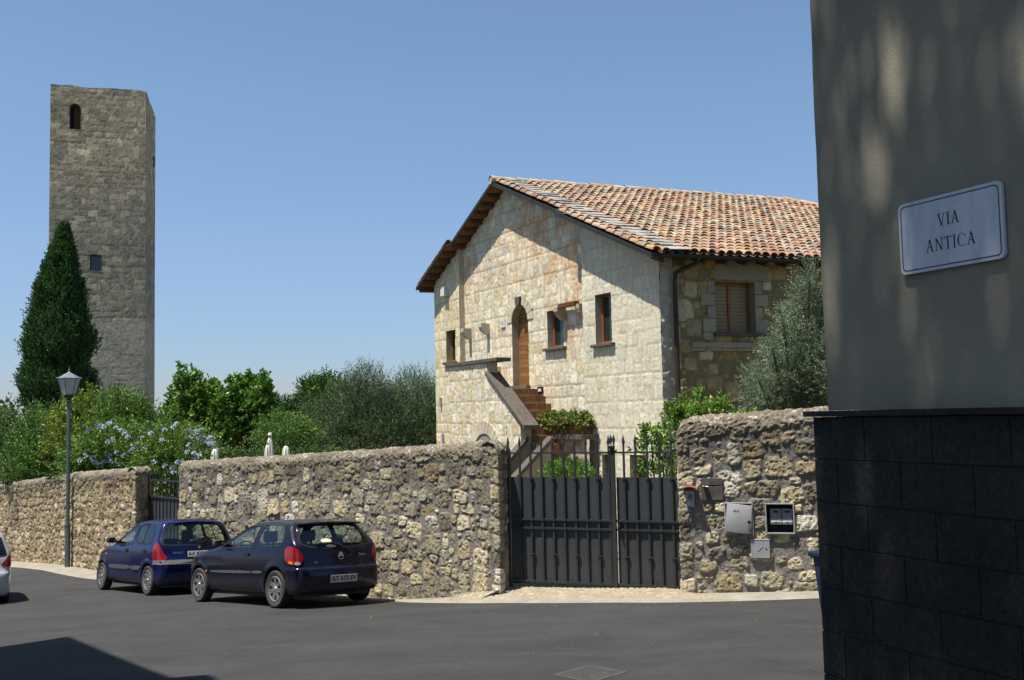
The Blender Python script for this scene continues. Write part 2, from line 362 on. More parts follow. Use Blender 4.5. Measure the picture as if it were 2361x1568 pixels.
def rubble(s, t, seed=1, big=(.10, .20), small=(.03, .07), asp=(.55, 1.0), dens=260, gap=(.006, .014), relief=.016, rough=.012, pal='rubble', mortar=(.22, .20, .17),
           warp=.022, fixed=(), brick=.12, pit=.6, mrough=.008, size_f=None, domed=.35, flush=0.0):
    """irregular stones packed largest first, small ones and tile chips in the gaps, mortar between"""
    R = np.random.default_rng(seed); smin, smax, tmin, tmax = s.min() - .2, s.max() + .2, t.min() - .2, t.max() + .2
    A = (smax - smin) * (tmax - tmin); n = int(dens * A)
    q = np.linspace(0, 1, n) ** .55; hw = (big[1] * (1 - q) + small[0] * q) * R.uniform(.75, 1.15, n); hh = hw * R.uniform(asp[0], asp[1], n); tall = R.random(n) < .16; hw2 = np.where(tall, hh, hw); hh = np.where(tall, hw, hh); hw = hw2
    br = (R.random(n) < brick) & (q > .35); hw = np.where(br, R.uniform(.05, .10, n), hw); hh = np.where(br, R.uniform(.014, .022, n), hh)
    X = R.uniform(smin, smax, n); Y = R.uniform(tmin, tmax, n)
    Y = np.where(q < .5, np.round(Y / .19) * .19 + R.normal(0, .022, n), Y)
    if len(fixed):
        f = np.array(fixed, float); X = np.r_[f[:, 0], X]; Y = np.r_[f[:, 1], Y]; hw = np.r_[f[:, 2], hw]; hh = np.r_[f[:, 3], hh]; br = np.r_[np.zeros(len(f), bool), br]; n = len(X)
    ax = np.zeros(n); ay = np.zeros(n); aw = np.zeros(n); ah = np.zeros(n); ab = np.zeros(n, bool); af = np.zeros(n, bool); k = 0
    for i in range(n):
        if k and np.any((np.abs(ax[:k] - X[i]) < (aw[:k] + hw[i]) * .90) & (np.abs(ay[:k] - Y[i]) < (ah[:k] + hh[i]) * .92)) and i >= len(fixed): continue
        ax[k], ay[k], aw[k], ah[k], ab[k], af[k] = X[i], Y[i], hw[i], hh[i], br[i], i < len(fixed); k += 1
    ax, ay, aw, ah, ab, af = [v[:k] for v in (ax, ay, aw, ah, ab, af)]
    pw = np.where(ab | af, 7., R.uniform(2.6, 7.5, k)); rot = np.where(af, 0, R.normal(0, .10, k)); skew = np.where(ab | af, 0, R.uniform(-.3, .3, k)); cu = R.random(k); cb = R.uniform(.72, 1.22, k); hz = R.uniform(.3, 1.25, k); tx = R.normal(0, .05, k) * (1 - af); ty = R.normal(0, .05, k) * (1 - af)
    colr = pick(cu, pal) * cb[:, None]; tc = ab & (R.random(k) < .62); colr[tc] = np.array((.36, .185, .105)) * cb[tc][:, None]
    shp = s.shape; S0 = s.ravel(); T0_ = t.ravel(); wA = fbm(S0 * 6, T0_ * 6, seed + 3, 3) - .5; wB = fbm(S0 * 6, T0_ * 6, seed + 4, 3) - .5; wf = fbm(S0 * 20, T0_ * 20, seed + 2, 2) - .5
    S = S0 + warp * 2 * wA + warp * .5 * wf; T = T0_ + warp * 2 * wB - warp * .4 * wf
    order = np.argsort(S); F1 = np.full(S.shape, 9.); F2 = np.full(S.shape, 9.); I1 = np.zeros(S.shape, int); I2 = np.zeros(S.shape, int)
    so = np.argsort(ax); bs = .4; b0 = S.min()
    while b0 < S.max() + 1e-6:
        lo, hi = np.searchsorted(S[order], [b0, b0 + bs]); ids = order[lo:hi]; b0 += bs
        if not len(ids): continue
        cand = np.where((ax > S[ids].min() - .35) & (ax < S[ids].max() + .35))[0]
        ss = S[ids]; tt = T[ids]
        if not len(cand): continue
        f1 = np.full(len(ids), 9.); f2 = f1.copy(); i1 = np.zeros(len(ids), int); i2 = i1.copy()
        for c in cand:
            m = np.abs(tt - ay[c]) < ah[c] * 1.9 + .05
            if not m.any(): continue
            dx = ss[m] - ax[c]; dy = tt[m] - ay[c]; dx, dy = dx + rot[c] * dy, dy - rot[c] * dx; w = aw[c] * (1 + skew[c] * dy / ah[c] * .5)
            d = (np.abs(dx / np.maximum(w, .01)) ** pw[c] + np.abs(dy / ah[c]) ** pw[c]) ** (1 / pw[c])
            a = f1[m]; b = f2[m]; ia = i1[m]; ib = i2[m]; n1 = d < a; n2 = (~n1) & (d < b)
            ib = np.where(n1, ia, np.where(n2, c, ib)); b = np.where(n1, a, np.where(n2, d, b)); ia = np.where(n1, c, ia); a = np.where(n1, d, a); f1[m] = a; f2[m] = b; i1[m] = ia; i2[m] = ib
        F1[ids] = f1; F2[ids] = f2; I1[ids] = i1; I2[ids] = i2
    sz = np.minimum(aw, ah)[I1]; g = R.uniform(gap[0], gap[1], k)[I1]
    e_ = np.minimum((F2 - F1) * sz * .5, (1.12 - F1) * sz) - g; e = sstep(-.001, .005, e_)
    pits = sstep(.46, .22, fbm(S0 * 19, T0_ * 19, seed + 12, 3)); fine = fbm(S0 * 36, T0_ * 36, seed + 13, 2) - .5; med = fbm(S0 * 11, T0_ * 11, seed + 14, 3) - .5
    hs = relief * hz[I1] + tx[I1] * (S - ax[I1]) + ty[I1] * (T - ay[I1]) + rough * (1.1 * med + 1.8 * fine) - .022 * pit * pits - relief * domed * np.clip(F1, 0, 1.1) ** 3
    C_ = colr[I1] * (1 - .45 * pit * pits)[:, None] * (1 + .35 * med + .6 * fine)[:, None] * (1 - .22 * sstep(.80, 1.08, F1))[:, None]
    mo = np.array(mortar) * (1 + .45 * (fbm(S0 * 9, T0_ * 9, seed + 8, 3) - .5) + .25 * fine)[:, None]; mh = flush * relief + mrough * (fbm(S0 * 24, T0_ * 24, seed + 9, 3) - .5) * 2
    H = mh * (1 - e) + hs * e; COL = mo * (1 - e)[:, None] + C_ * e[:, None]
    return H.reshape(shp), np.clip(COL, .01, .9).reshape(shp + (3,))
def quads(nx, ny, off=0):
    i = np.arange(nx - 1)[:, None] * ny + np.arange(ny - 1)[None, :]
    return np.stack([i, i + ny, i + ny + 1, i + 1], -1).reshape(-1, 4) + off
def lines(a, b, res, extra=()):
    n = max(2, int(round((b - a) / res)) + 1); g = list(np.linspace(a, b, n))
    for e in extra:
        if a < e < b:
            j = int(np.argmin([abs(x - e) for x in g[1:-1]])) + 1; g[j] = e
    return np.array(sorted(g))
# ================================================================== GROUND
def rotm(yaw, pt, rl):
    a, b, g = yaw, pt, rl
    Rz = np.array([[math.cos(a), -math.sin(a), 0], [math.sin(a), math.cos(a), 0], [0, 0, 1]])
    Ry = np.array([[math.cos(b), 0, math.sin(b)], [0, 1, 0], [-math.sin(b), 0, math.cos(b)]])
    Rx = np.array([[1, 0, 0], [0, math.cos(g), -math.sin(g)], [0, math.sin(g), math.cos(g)]])
    return Rz @ Ry @ Rx
R_ = math.radians
POSE_A = ((-3.124, 16.39, -2.902), rotm(R_(134.12), R_(4.3), R_(3.62)), 2.446)
POSE_B = ((-6.539, 20.54, -3.358), rotm(R_(131.26), R_(3.87), R_(3.52)), 2.472)
EDGE_PX = [(1880, 1378, 13.5), (1720, 1384, 13.7), (1555, 1388, 13.9), (1350, 1389, 14.3), (1200, 1390, 14.9), (1050, 1389, 15.7), (900, 1389, 16.9),
           (225, 1324, 26.2), (152, 1310, 27.6), (18, 1301, 31.0)]
_gp = [atY(*q) for q in EDGE_PX]; EDGE = [p.copy() for p in _gp]
for loc, Rm, wb in (POSE_A, POSE_B):
    for q in ((0, .71, 0), (0, -.71, 0), (wb, .71, 0), (wb, -.71, 0)): _gp.append(Rm @ np.array(q) + np.array(loc))
_gp += [np.array(q) for q in ((0, 0, -1.6), (2, 6.46, -1.92), (-4, 3, -1.75), (-8, 8, -2.15), (5, 3, -1.7), (5, 9, -2.05), (0, 8, -2.08), (-12, 18, -3.35), (-14, 24, -3.85))]
_gp = np.array(_gp)
def _quad(X, Y): return np.stack([np.ones_like(X), X, Y, X * X, X * Y, Y * Y], -1)
_gc, *_ = np.linalg.lstsq(_quad(_gp[:, 0], _gp[:, 1]), _gp[:, 2], rcond=None)
_gr = _gp[:, 2] - _quad(_gp[:, 0], _gp[:, 1]) @ _gc
def _K(A, B): return np.exp(-((A[..., None, 0] - B[:, 0]) ** 2 + (A[..., None, 1] - B[:, 1]) ** 2) / (2 * 2.2 ** 2))
_gw = np.linalg.solve(_K(_gp, _gp) + .04 * np.eye(len(_gp)), _gr)
def G(X, Y):
    X = np.asarray(X, float); Y = np.asarray(Y, float); Xc = np.clip(X, -20, 9); Yc = np.clip(Y, -4, 35)
    return _quad(Xc, Yc) @ _gc + _K(np.stack([Xc, Yc], -1), _gp) @ _gw
# wide terrain
gx = np.concatenate([-np.geomspace(500, 26, 14), np.arange(-24, 20, 1.0), np.geomspace(21, 500, 14)])
gy = np.concatenate([-np.geomspace(500, 8, 10), np.arange(-6, 44, 1.0), np.geomspace(46, 700, 14)])
XX, YY = np.meshgrid(gx, gy, indexing='ij')
V = np.stack([XX, YY, G(XX, YY) - 0.10], -1).reshape(-1, 3)
tag(gridmesh('terrain', V, quads(len(gx), len(gy)), M['earth']), kind='structure')
# road sheet from the pavement edge out past the camera
E_ = [EDGE[0] + np.array((7.0, -1.6, 0))] + EDGE + [EDGE[-1] + np.array((-10, 10.2, 0))]
E_ = np.array(E_)[:, :2]
seg = np.r_[0, np.cumsum(np.hypot(*np.diff(E_, axis=0).T))]
su = np.arange(0, seg[-1], 0.3); EX = np.interp(su, seg, E_[:, 0]); EY = np.interp(su, seg, E_[:, 1])
for _ in range(3):
    EX[1:-1] = (EX[:-2] + 2 * EX[1:-1] + EX[2:]) / 4; EY[1:-1] = (EY[:-2] + 2 * EY[1:-1] + EY[2:]) / 4
vv = np.concatenate([np.arange(0, 16, .4), np.arange(16, 40, 2)])
dx_, dy_ = -.45, -.893
RX = EX[:, None] + dx_ * vv[None]; RY = EY[:, None] + dy_ * vv[None]
V = np.stack([RX, RY, G(RX, RY)], -1).reshape(-1, 3)
road = gridmesh('road', V, quads(len(su), len(vv)), M['asphalt']); tag(road, kind='structure')

# asphalt: worn lighter streaks and tyre-dark bands, laid along the road
n, l = nodes(M['asphalt']); bs = n['Principled BSDF']
tc = n.new('ShaderNodeTexCoord'); mp = n.new('ShaderNodeMapping'); mp.inputs['Rotation'].default_value = (0, 0, R_(50)); mp.inputs['Scale'].default_value = (0.35, .9, 1)
l.new(tc.outputs['Object'], mp.inputs[0])
t1 = n.new('ShaderNodeTexNoise'); t1.inputs['Scale'].default_value = 1.4; t1.inputs['Detail'].default_value = 9; t1.inputs['Roughness'].default_value = .7; t1.inputs['Distortion'].default_value = .6
l.new(mp.outputs[0], t1.inputs['Vector'])
r1 = n.new('ShaderNodeMapRange'); r1.inputs['From Min'].default_value = .3; r1.inputs['From Max'].default_value = .72; r1.inputs['To Min'].default_value = .86; r1.inputs['To Max'].default_value = 1.2
l.new(t1.outputs['Fac'], r1.inputs['Value'])
vo = n.new('ShaderNodeTexVoronoi'); vo.inputs['Scale'].default_value = 26; l.new(tc.outputs['Object'], vo.inputs['Vector'])
r2 = n.new('ShaderNodeMapRange'); r2.inputs['From Min'].default_value = .0; r2.inputs['From Max'].default_value = .14; r2.inputs['To Min'].default_value = 2.6; r2.inputs['To Max'].default_value = 1.0
l.new(vo.outputs['Distance'], r2.inputs['Value'])
mm = n.new('ShaderNodeMath'); mm.operation = 'MULTIPLY'; l.new(r1.outputs[0], mm.inputs[0]); l.new(r2.outputs[0], mm.inputs[1])
ck = n.new('ShaderNodeTexNoise'); ck.inputs['Scale'].default_value = .33; ck.inputs['Detail'].default_value = 2.5; ck.inputs['Distortion'].default_value = .4; l.new(tc.outputs['Object'], ck.inputs['Vector'])
c1 = n.new('ShaderNodeMath'); c1.operation = 'SUBTRACT'; c1.inputs[1].default_value = .5; l.new(ck.outputs['Fac'], c1.inputs[0]); c2 = n.new('ShaderNodeMath'); c2.operation = 'ABSOLUTE'; l.new(c1.outputs[0], c2.inputs[0])
c3 = n.new('ShaderNodeMapRange'); c3.inputs['From Min'].default_value = .0008; c3.inputs['From Max'].default_value = .0035; c3.inputs['To Min'].default_value = .84; c3.inputs['To Max'].default_value = 1; l.new(c2.outputs[0], c3.inputs['Value'])
pt_ = n.new('ShaderNodeTexNoise'); pt_.inputs['Scale'].default_value = .22; pt_.inputs['Detail'].default_value = 4; l.new(tc.outputs['Object'], pt_.inputs['Vector'])
p3 = n.new('ShaderNodeMapRange'); p3.inputs['From Min'].default_value = .53; p3.inputs['From Max'].default_value = .56; p3.inputs['To Min'].default_value = 1; p3.inputs['To Max'].default_value = .9; l.new(pt_.outputs['Fac'], p3.inputs['Value'])
m2 = n.new('ShaderNodeMath'); m2.operation = 'MULTIPLY'; l.new(c3.outputs[0], m2.inputs[0]); l.new(p3.outputs[0], m2.inputs[1]); m3 = n.new('ShaderNodeMath'); m3.operation = 'MULTIPLY'; l.new(mm.outputs[0], m3.inputs[0]); l.new(m2.outputs[0], m3.inputs[1]); mm = m3
vs = n.new('ShaderNodeVectorMath'); vs.operation = 'SCALE'
old = bs.inputs['Base Color'].links[0].from_socket; l.new(old, vs.inputs[0]); l.new(mm.outputs[0], vs.inputs['Scale']); l.new(vs.outputs[0], bs.inputs['Base Color'])

# ================================================================== STONE WALLS
A0 = np.array((-.25, 15.48)); WD = np.array((-.689, .725)); WN = np.array((-.725, -.689))
GL = np.array((-.08, 15.78)); GR = np.array((2.42, 14.74)); GD = (GR - GL) / np.linalg.norm(GR - GL); GN = np.array((GD[1], -GD[0]))
B0 = np.array((2.285, 14.45)); BD = np.array((.963, -.27)) / math.hypot(.963, .27); BN = np.array((-.27, -.963))
def zinterp(pts):
    a = np.array(pts, float); return lambda s: np.interp(s, a[:, 0], a[:, 1])
R_f = random.Random(12)
def wallmesh(name, label, cat, path, zb, zt, T=.42, res=.016, seed=1, cap=.16, holes=(), s_off=0.0, quoins=True, round_end=0.0, mitre=False, **kw):
    """path: list of (xy, normal) corners; last leg may be the end face"""
    P = [np.array(p, float) for p, _ in path]
    L = [0]
    for i in range(len(P) - 1): L.append(L[-1] + np.linalg.norm(P[i + 1] - P[i]))
    s = lines(0, L[-1], res)
    pos = np.stack([np.interp(s, L, [p[0] for p in P]), np.interp(s, L, [p[1] for p in P])], -1)
    nrm = np.zeros_like(pos)
    for i in range(len(P) - 1):
        d = (P[i + 1] - P[i]) / np.linalg.norm(P[i + 1] - P[i]); nn = np.array((d[1], -d[0]))
        if nn @ np.array(path[i][1]) < 0: nn = -nn
        k = (s >= L[i]) & (s <= L[i + 1]); nrm[k] = nn
    for _ in range(3):                                   # round the arris
        nrm[1:-1] = (nrm[:-2] + 2 * nrm[1:-1] + nrm[2:]) / 4
    nrm /= np.linalg.norm(nrm, axis=1)[:, None]
    for k in range(1, len(P) - 1):
        e = np.exp(-((s - L[k]) / .03) ** 2); pos -= nrm * (e * .018)[:, None]
    zbs = zb(s) - .18; zts = zt(s) - cap
    if round_end: zts = zts - round_end * np.exp(-(s / .16) ** 2)
    hmax = (zts - zbs).max(); arc = math.pi * (T / 2 + cap) / 2
    tf = np.linspace(0, 1, int(hmax / res) + 1); ph = np.linspace(0, math.pi, int(arc / res) + 1)[1:]
    ns, nf, na = len(s), len(tf), len(ph)
    S = np.repeat(s[:, None], nf + na + 3, 1)
    Z = np.zeros_like(S); OFF = np.zeros_like(S); NZ = np.zeros_like(S); NH = np.ones_like(S); TT = np.zeros_like(S)
    Z[:, :nf] = zbs[:, None] + (zts - zbs)[:, None] * tf; TT[:, :nf] = Z[:, :nf]
    Z[:, nf:nf + na] = zts[:, None] + cap * np.sin(ph); OFF[:, nf:nf + na] = T / 2 * (1 - np.cos(ph))
    TT[:, nf:nf + na] = zts[:, None] + ph / math.pi * arc
    NZ[:, nf:nf + na] = np.sin(ph); NH[:, nf:nf + na] = np.cos(ph)
    for j, dz in enumerate((.4, 1.2, 2.5)):
        Z[:, nf + na + j] = zts - dz; OFF[:, nf + na + j] = T; NH[:, nf + na + j] = -1; TT[:, nf + na + j] = zts + arc + dz
    fx = [(L[1] + (R_f.uniform(-.02, .04)) , z_, (.19, .13)[i_ % 2], .115) for i_, z_ in enumerate(np.arange(-4.6, 4, .245))] if quoins else []
    H, K = rubble(S, TT - zts[:, None] * .85, seed=seed, fixed=fx, **kw)
    # coping: mortar bedded rubble with pale lichen specks
    top = sstep(-.10, .02, TT - zts[:, None] + .06 * (fbm(S * 4, TT * 4, seed + 40) - .5))
    n1 = fbm(S * 16, TT * 16, seed + 41, 3); n2 = fbm(S * 5, TT * 5, seed + 42, 3); n3 = vnoise(S * 34, TT * 34, seed + 43)
    Kt = np.array((.185, .155, .115)) * (0.2 + .7 * n2 + .8 * n1)[..., None]
    lich = (sstep(.72, .84, n3) * sstep(.40, .58, n2) * sstep(.1, .5, NZ))[..., None]
    Kt = Kt * (1 - lich) + np.array((.44, .43, .40)) * lich
    Ht = .012 + .05 * (n1 - .5) + .03 * (n2 - .5) + .03 * (vnoise(S * 40, TT * 40, seed + 44) - .5)
    H = H * (1 - top) + Ht * top; K = K * (1 - top[..., None]) + Kt * top[..., None]
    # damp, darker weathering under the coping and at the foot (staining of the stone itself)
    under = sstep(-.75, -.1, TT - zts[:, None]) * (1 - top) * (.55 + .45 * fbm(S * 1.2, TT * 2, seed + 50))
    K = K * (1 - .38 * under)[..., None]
    onr = nrm.copy()
    if mitre: dd1 = (P[1] - P[0]) / L[1]; onr[s > L[1] - .01] = dd1
    X = pos[:, 0][:, None] - onr[:, 0][:, None] * OFF + nrm[:, 0][:, None] * NH * H
    Y = pos[:, 1][:, None] - onr[:, 1][:, None] * OFF + nrm[:, 1][:, None] * NH * H
    Zf = Z + NZ * H
    if mitre:                                            # trim the back of the wall to the plane of its end face
        A_ = P[1]; d1 = (P[1] - P[0]) / L[1]; d2 = (P[2] - P[1]) / np.linalg.norm(P[2] - P[1]); ne = np.array((d2[1], -d2[0])); ne *= np.sign(ne @ d1)
        tt_ = (X - A_[0]) * ne[0] + (Y - A_[1]) * ne[1]; k_ = (tt_ > 0) & (S < L[1]) & (OFF > .03); kk = tt_ / (d1 @ ne)
        dist_ = np.clip(-kk, 0, T / 2); hp_ = zts[:, None] + cap * np.sqrt(np.maximum(0, 1 - (1 - dist_ / (T / 2)) ** 2)) + .004; Zf = np.where((S < L[1]) & (Z > zts[:, None]), np.minimum(Zf, hp_ + NZ * H), Zf); X = np.where(k_, X - d1[0] * kk, X); Y = np.where(k_, Y - d1[1] * kk, Y)
    V = np.stack([X, Y, Zf], -1); nt = V.shape[1]
    F = quads(ns, nt)
    if holes:
        sc = (S[:-1, :-1] + S[1:, 1:]) / 2; zc = (Z[:-1, :-1] + Z[1:, 1:]) / 2; keep = np.ones(sc.shape, bool)
        for (s0, s1, z0, z1) in holes: keep &= ~((sc > s0) & (sc < s1) & (zc > z0) & (zc < z1) & (np.arange(nt - 1)[None] < nf))
        F = F[keep.reshape(-1)]
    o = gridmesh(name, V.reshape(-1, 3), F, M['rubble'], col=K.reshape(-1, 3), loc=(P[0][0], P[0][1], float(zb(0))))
    return tag(o, label, cat)

def mw(t): return np.array((-2.06, 17.41)) + WD * t            # point on the street face of the long wall
E0 = mw(7.98); L0 = mw(10.3)
# main wall: far end -> gate corner -> end face
Lm = np.linalg.norm(A0 - E0); T0 = .43
sm = lambda t: Lm - (t + 2.66)
zb_m = zinterp([(0, -3.52), (sm(4), -3.30), (sm(0), -3.08), (sm(-1.2), -2.88), (Lm, -2.62), (Lm + .5, -2.60)])
zt_m = zinterp([(0, -.90), (sm(4.33), -.73), (sm(1.3), -.59), (Lm - .3, -.40), (Lm, -.42), (Lm + .5, -.44)])
ep = np.array((.385, .923)) * T0
WKW = dict(big=(.10, .19), small=(.025, .06), gap=(.005, .011), relief=.021, rough=.010, flush=.05, domed=.15, mortar=(.22, .195, .165), brick=.10)
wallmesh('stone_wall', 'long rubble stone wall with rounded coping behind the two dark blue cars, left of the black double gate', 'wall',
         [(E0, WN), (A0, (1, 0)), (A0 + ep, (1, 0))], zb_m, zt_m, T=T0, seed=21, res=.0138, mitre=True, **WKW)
mb = MB(); e_in = -np.array((WN[0], WN[1], 0)); mb.box(np.array((*E0, -4.0)) + np.array((*WD, 0)) * .0 + e_in * .03, -np.array((*WD, 0)) * .1, e_in * (T0 - .05), (0, 0, 3.02)); mb.c = (.35, .3, .2); mb.build('end_face', M['concrete'], bpy.data.objects['stone_wall'])
# its other end, at the small gate: a face turned to the passage
zc = lambda z: (lambda s: np.full(np.shape(s), float(z)))
# left wall
Ll = 15.0; FARE = L0 + WD * Ll
zb_l = zinterp([(0, -4.45), (Ll - (19.4 - 10.3), -4.08), (Ll - (15.4 - 10.3), -3.83), (Ll - (12.7 - 10.3), -3.74), (Ll, -3.62), (Ll + .6, -3.6)])
zt_l = zinterp([(0, -2.15), (Ll - (19.4 - 10.3), -1.72), (Ll - (16 - 10.3), -1.44), (Ll - (14.9 - 10.3), -1.33), (Ll, -1.08), (Ll + .6, -1.08)])
PD = np.array((.42, .907))
wallmesh('stone_wall', 'tan rubble stone wall behind the street lamp, running off the left side below the hedge', 'wall',
         [(FARE, WN), (L0, (1, 0)), (L0 + PD * .5, (1, 0))], zb_l, zt_l, T=.5, seed=33, mitre=True, res=.021, big=(.09, .145), small=(.03, .05), gap=(.002, .007), relief=.026, rough=.016, pal='far', flush=.0, mortar=(.29, .23, .15), brick=.05, pit=.8, domed=.3)
# right wall
B0z = zinterp([(0, -2.55), (1.75, -2.47), (6.5, -2.42)])
def onB(x, y):
    r = ray(x, y); Mx = np.array([[r[0], -BD[0]], [r[1], -BD[1]]]); t, s = np.linalg.solve(Mx, B0); return s, t * r[2]
def DB(x, y): return onB((2600 + x / 2.613) / 1.7356, (1850 + y / 2.613) / 1.7356)
cabL = (DB(787, 740), DB(1075, 418)); cabR = (DB(1212, 745), DB(1505, 424))
hole = (cabR[0][0] + .012, cabR[1][0] - .012, cabR[0][1] + .012, cabR[1][1] - .012)
hole2 = (cabL[0][0] + .012, cabL[1][0] - .012, cabL[0][1] + .012, cabL[1][1] - .012)
offs = .55
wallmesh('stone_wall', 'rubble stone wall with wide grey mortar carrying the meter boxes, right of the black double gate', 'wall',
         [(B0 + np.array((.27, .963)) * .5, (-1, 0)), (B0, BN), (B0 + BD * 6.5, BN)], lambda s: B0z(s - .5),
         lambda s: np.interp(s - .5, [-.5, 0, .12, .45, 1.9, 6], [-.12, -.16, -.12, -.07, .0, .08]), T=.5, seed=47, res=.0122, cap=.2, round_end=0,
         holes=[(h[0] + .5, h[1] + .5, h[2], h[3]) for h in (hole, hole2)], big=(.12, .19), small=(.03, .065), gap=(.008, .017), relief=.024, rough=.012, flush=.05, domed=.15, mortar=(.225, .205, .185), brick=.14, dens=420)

# ================================================================== PAVEMENT + COBBLED APRON
WB = [(B0 + BD * 6.5, -2.45), (B0 + BD * 1.75, -2.465), (B0, -2.54), (B0 + np.array((-.02, .25)), -2.53)]
def wbm(t, dz=0): return (mw(t), float(zb_m(sm(t))) + dz)
line = WB + [((GR + GL) / 2 + np.array((.1, .25)), -2.57), (GL + np.array((-.02, .15)), -2.60), (A0, -2.63), wbm(-1.2), wbm(0), wbm(2), wbm(5), wbm(7.9)] + \
       [(mw(9), -3.60), (L0, -3.64), (mw(12.7), -3.74), (mw(15.4), -3.83), (mw(19.4), -4.08), (mw(25.2), -4.45)]
edge = [E_[0], E_[1], E_[3] + (E_[2] - E_[3]) * .1, E_[3] * .75 + E_[4] * .25, E_[4] * .5 + E_[5] * .5, E_[5] * .6 + E_[6] * .4, E_[5] * .3 + E_[6] * .7, E_[6] * .4 + E_[7] * .6, E_[7]] + \
       [mw(t) + WN * .48 for t in (2, 5, 7.9, 9, 10.3)] + [mw(12.7) + WN * .62, mw(15.2) + WN * .62, mw(19.4) + WN * .5, mw(25.2) + WN * .5]
rows_ = []
nn_ = 14
for k in range(len(line) - 1):
    for u in np.linspace(0, 1, 16)[:-1]:
        w = line[k][0] * (1 - u) + line[k + 1][0] * u; wz = line[k][1] * (1 - u) + line[k + 1][1] * u; e = edge[k] * (1 - u) + edge[k + 1] * u
        jit = .03 * (vnoise(np.array([k + u * 3.0]), np.array([2.0]), 5)[0] - .5)
        d = (w - e) / max(.05, np.linalg.norm(w - e)); e = e + d * jit
        ez = float(G(e[0], e[1]))
        r = [np.r_[e - d * .22, ez - .05], np.r_[e, ez + .022]]
        for q in np.linspace(0, 1, nn_)[1:]:
            p = e * (1 - q) + (w + d * .12) * q; r.append(np.r_[p, (ez + .03) * (1 - q) + (wz + .015) * q])
        rows_.append(r)
V = np.array(rows_)
tag(gridmesh('pavement', V.reshape(-1, 3), quads(V.shape[0], V.shape[1]), M['concrete']), kind='structure')
# cobbles in front of and behind the gate
u = lines(0, 1, 1 / 330.); q = lines(0, 1, 1 / 110.)
wl = np.array([line[2][0] + BD * .05, line[3][0], line[4][0], line[5][0], A0 + WN * .05, mw(-1.9) + WN * .12]); el = np.array([edge[2] + BD * .6, edge[3], edge[4], edge[5], edge[6], edge[6] * .5 + edge[7] * .5])
wz = np.array([-2.52, -2.53, -2.57, -2.60, -2.62, -2.73])
ps = np.linspace(0, 1, 6)
WL = np.stack([np.interp(u, ps, wl[:, i]) for i in (0, 1)], -1); EL = np.stack([np.interp(u, ps, el[:, i]) for i in (0, 1)], -1); WZ = np.interp(u, ps, wz)
EZ = G(EL[:, 0], EL[:, 1])
XY = EL[:, None] * (1 - q)[None, :, None] + WL[:, None] * q[None, :, None]
ZZ = EZ[:, None] * (1 - q) + WZ[:, None] * q + .026 * np.minimum(1, q * 8)
H, K = stones(XY[..., 0] * .92 - XY[..., 1] * .38, XY[..., 0] * .38 + XY[..., 1] * .92, seed=5, rows=(.09, .12), wid=(.09, .15), gap=(.003, .007), warp=.01, low=.12, relief=.007, rough=.004,
              pal='far', mortar=(.20, .18, .145), chips=0, split=0, shrink=(.93, 1), rnd=.02, pit=.15)
K = K * .3 + np.array((.235, .205, .15)) * .7 * (.8 + .4 * fbm(XY[..., 0] * 3, XY[..., 1] * 3, 3))[..., None]
V = np.stack([XY[..., 0], XY[..., 1], ZZ + H], -1)
tag(gridmesh('cobbled_apron', V.reshape(-1, 3), quads(len(u), len(q)), M['cobble'], col=K.reshape(-1, 3)), kind='structure')
# driveway behind the gates
mb = MB()
def flat(name, pts, m):
    mb = MB(); mb.prism([np.array(p, float) for p in pts], (0, 0, .06)); return tag(mb.build(name, m), kind='structure')
flat('garden_path', [(0.35, 15.75, -2.66), (2.2, 14.9, -2.66), (4.6, 20.0, -2.78), (1.0, 22.5, -2.85), (-1.5, 22.5, -2.9)], M['concrete'])

# ================================================================== GATES
def gp(s, z, off=0.0):
    p = GL + GD * s + GN * off; return np.array((p[0], p[1], z))
def ongate(x, y):
    r = ray(x, y); Mx = np.array([[r[0], -GD[0]], [r[1], -GD[1]]]); t, s = np.linalg.solve(Mx, GL); return s, t * r[2]
zTop = ongate(1300, 1044)[1]; zTip = ongate(1300, 1003)[1]; zPan = ongate(1300, 1100)[1]; zM1 = ongate(1300, 1198)[1]; zM2 = ongate(1300, 1218)[1]; zBot = ongate(1300, 1343)[1] - .012
sC = ongate(1417, 1200)[0]
GU = np.array((GD[0], GD[1], 0)); GO = np.array((GN[0], GN[1], 0)); UP = np.array((0, 0, 1.0))
gate = thing('driveway_gate', 'black iron double gate with spear-topped bars and solid lower panels between the stone walls', 'gate', gp(0, zBot - .05))
def spear(mb, s, z0, zr, zt, off=.0, r=.012):
    mb.box(gp(s - r, z0, off - r), GU * 2 * r, GO * 2 * r, UP * (zr - z0))
    h = zt - zr; zb_ = zt - h * .60
    mb.box(gp(s - r * .8, zr, off - r * .8), GU * 1.6 * r, GO * 1.6 * r, UP * (zb_ - zr))
    c = gp(s, zb_ - .03, off); w = .026; m = gp(s, zb_ + .05, off); t = gp(s, zt, off)
    b4 = [c + GU * .009, c + GO * .009, c - GU * .009, c - GO * .009]; m4 = [m + GU * w, m + GO * .011, m - GU * w, m - GO * .011]
    for i in range(4):
        j = (i + 1) % 4; mb.add([b4[i], b4[j], m4[j], m4[i]], [(0, 1, 2, 3)]); mb.add([m4[i], m4[j], t], [(0, 1, 2)])
nb = 9; pitch = (sC - .0) / (nb + .35)
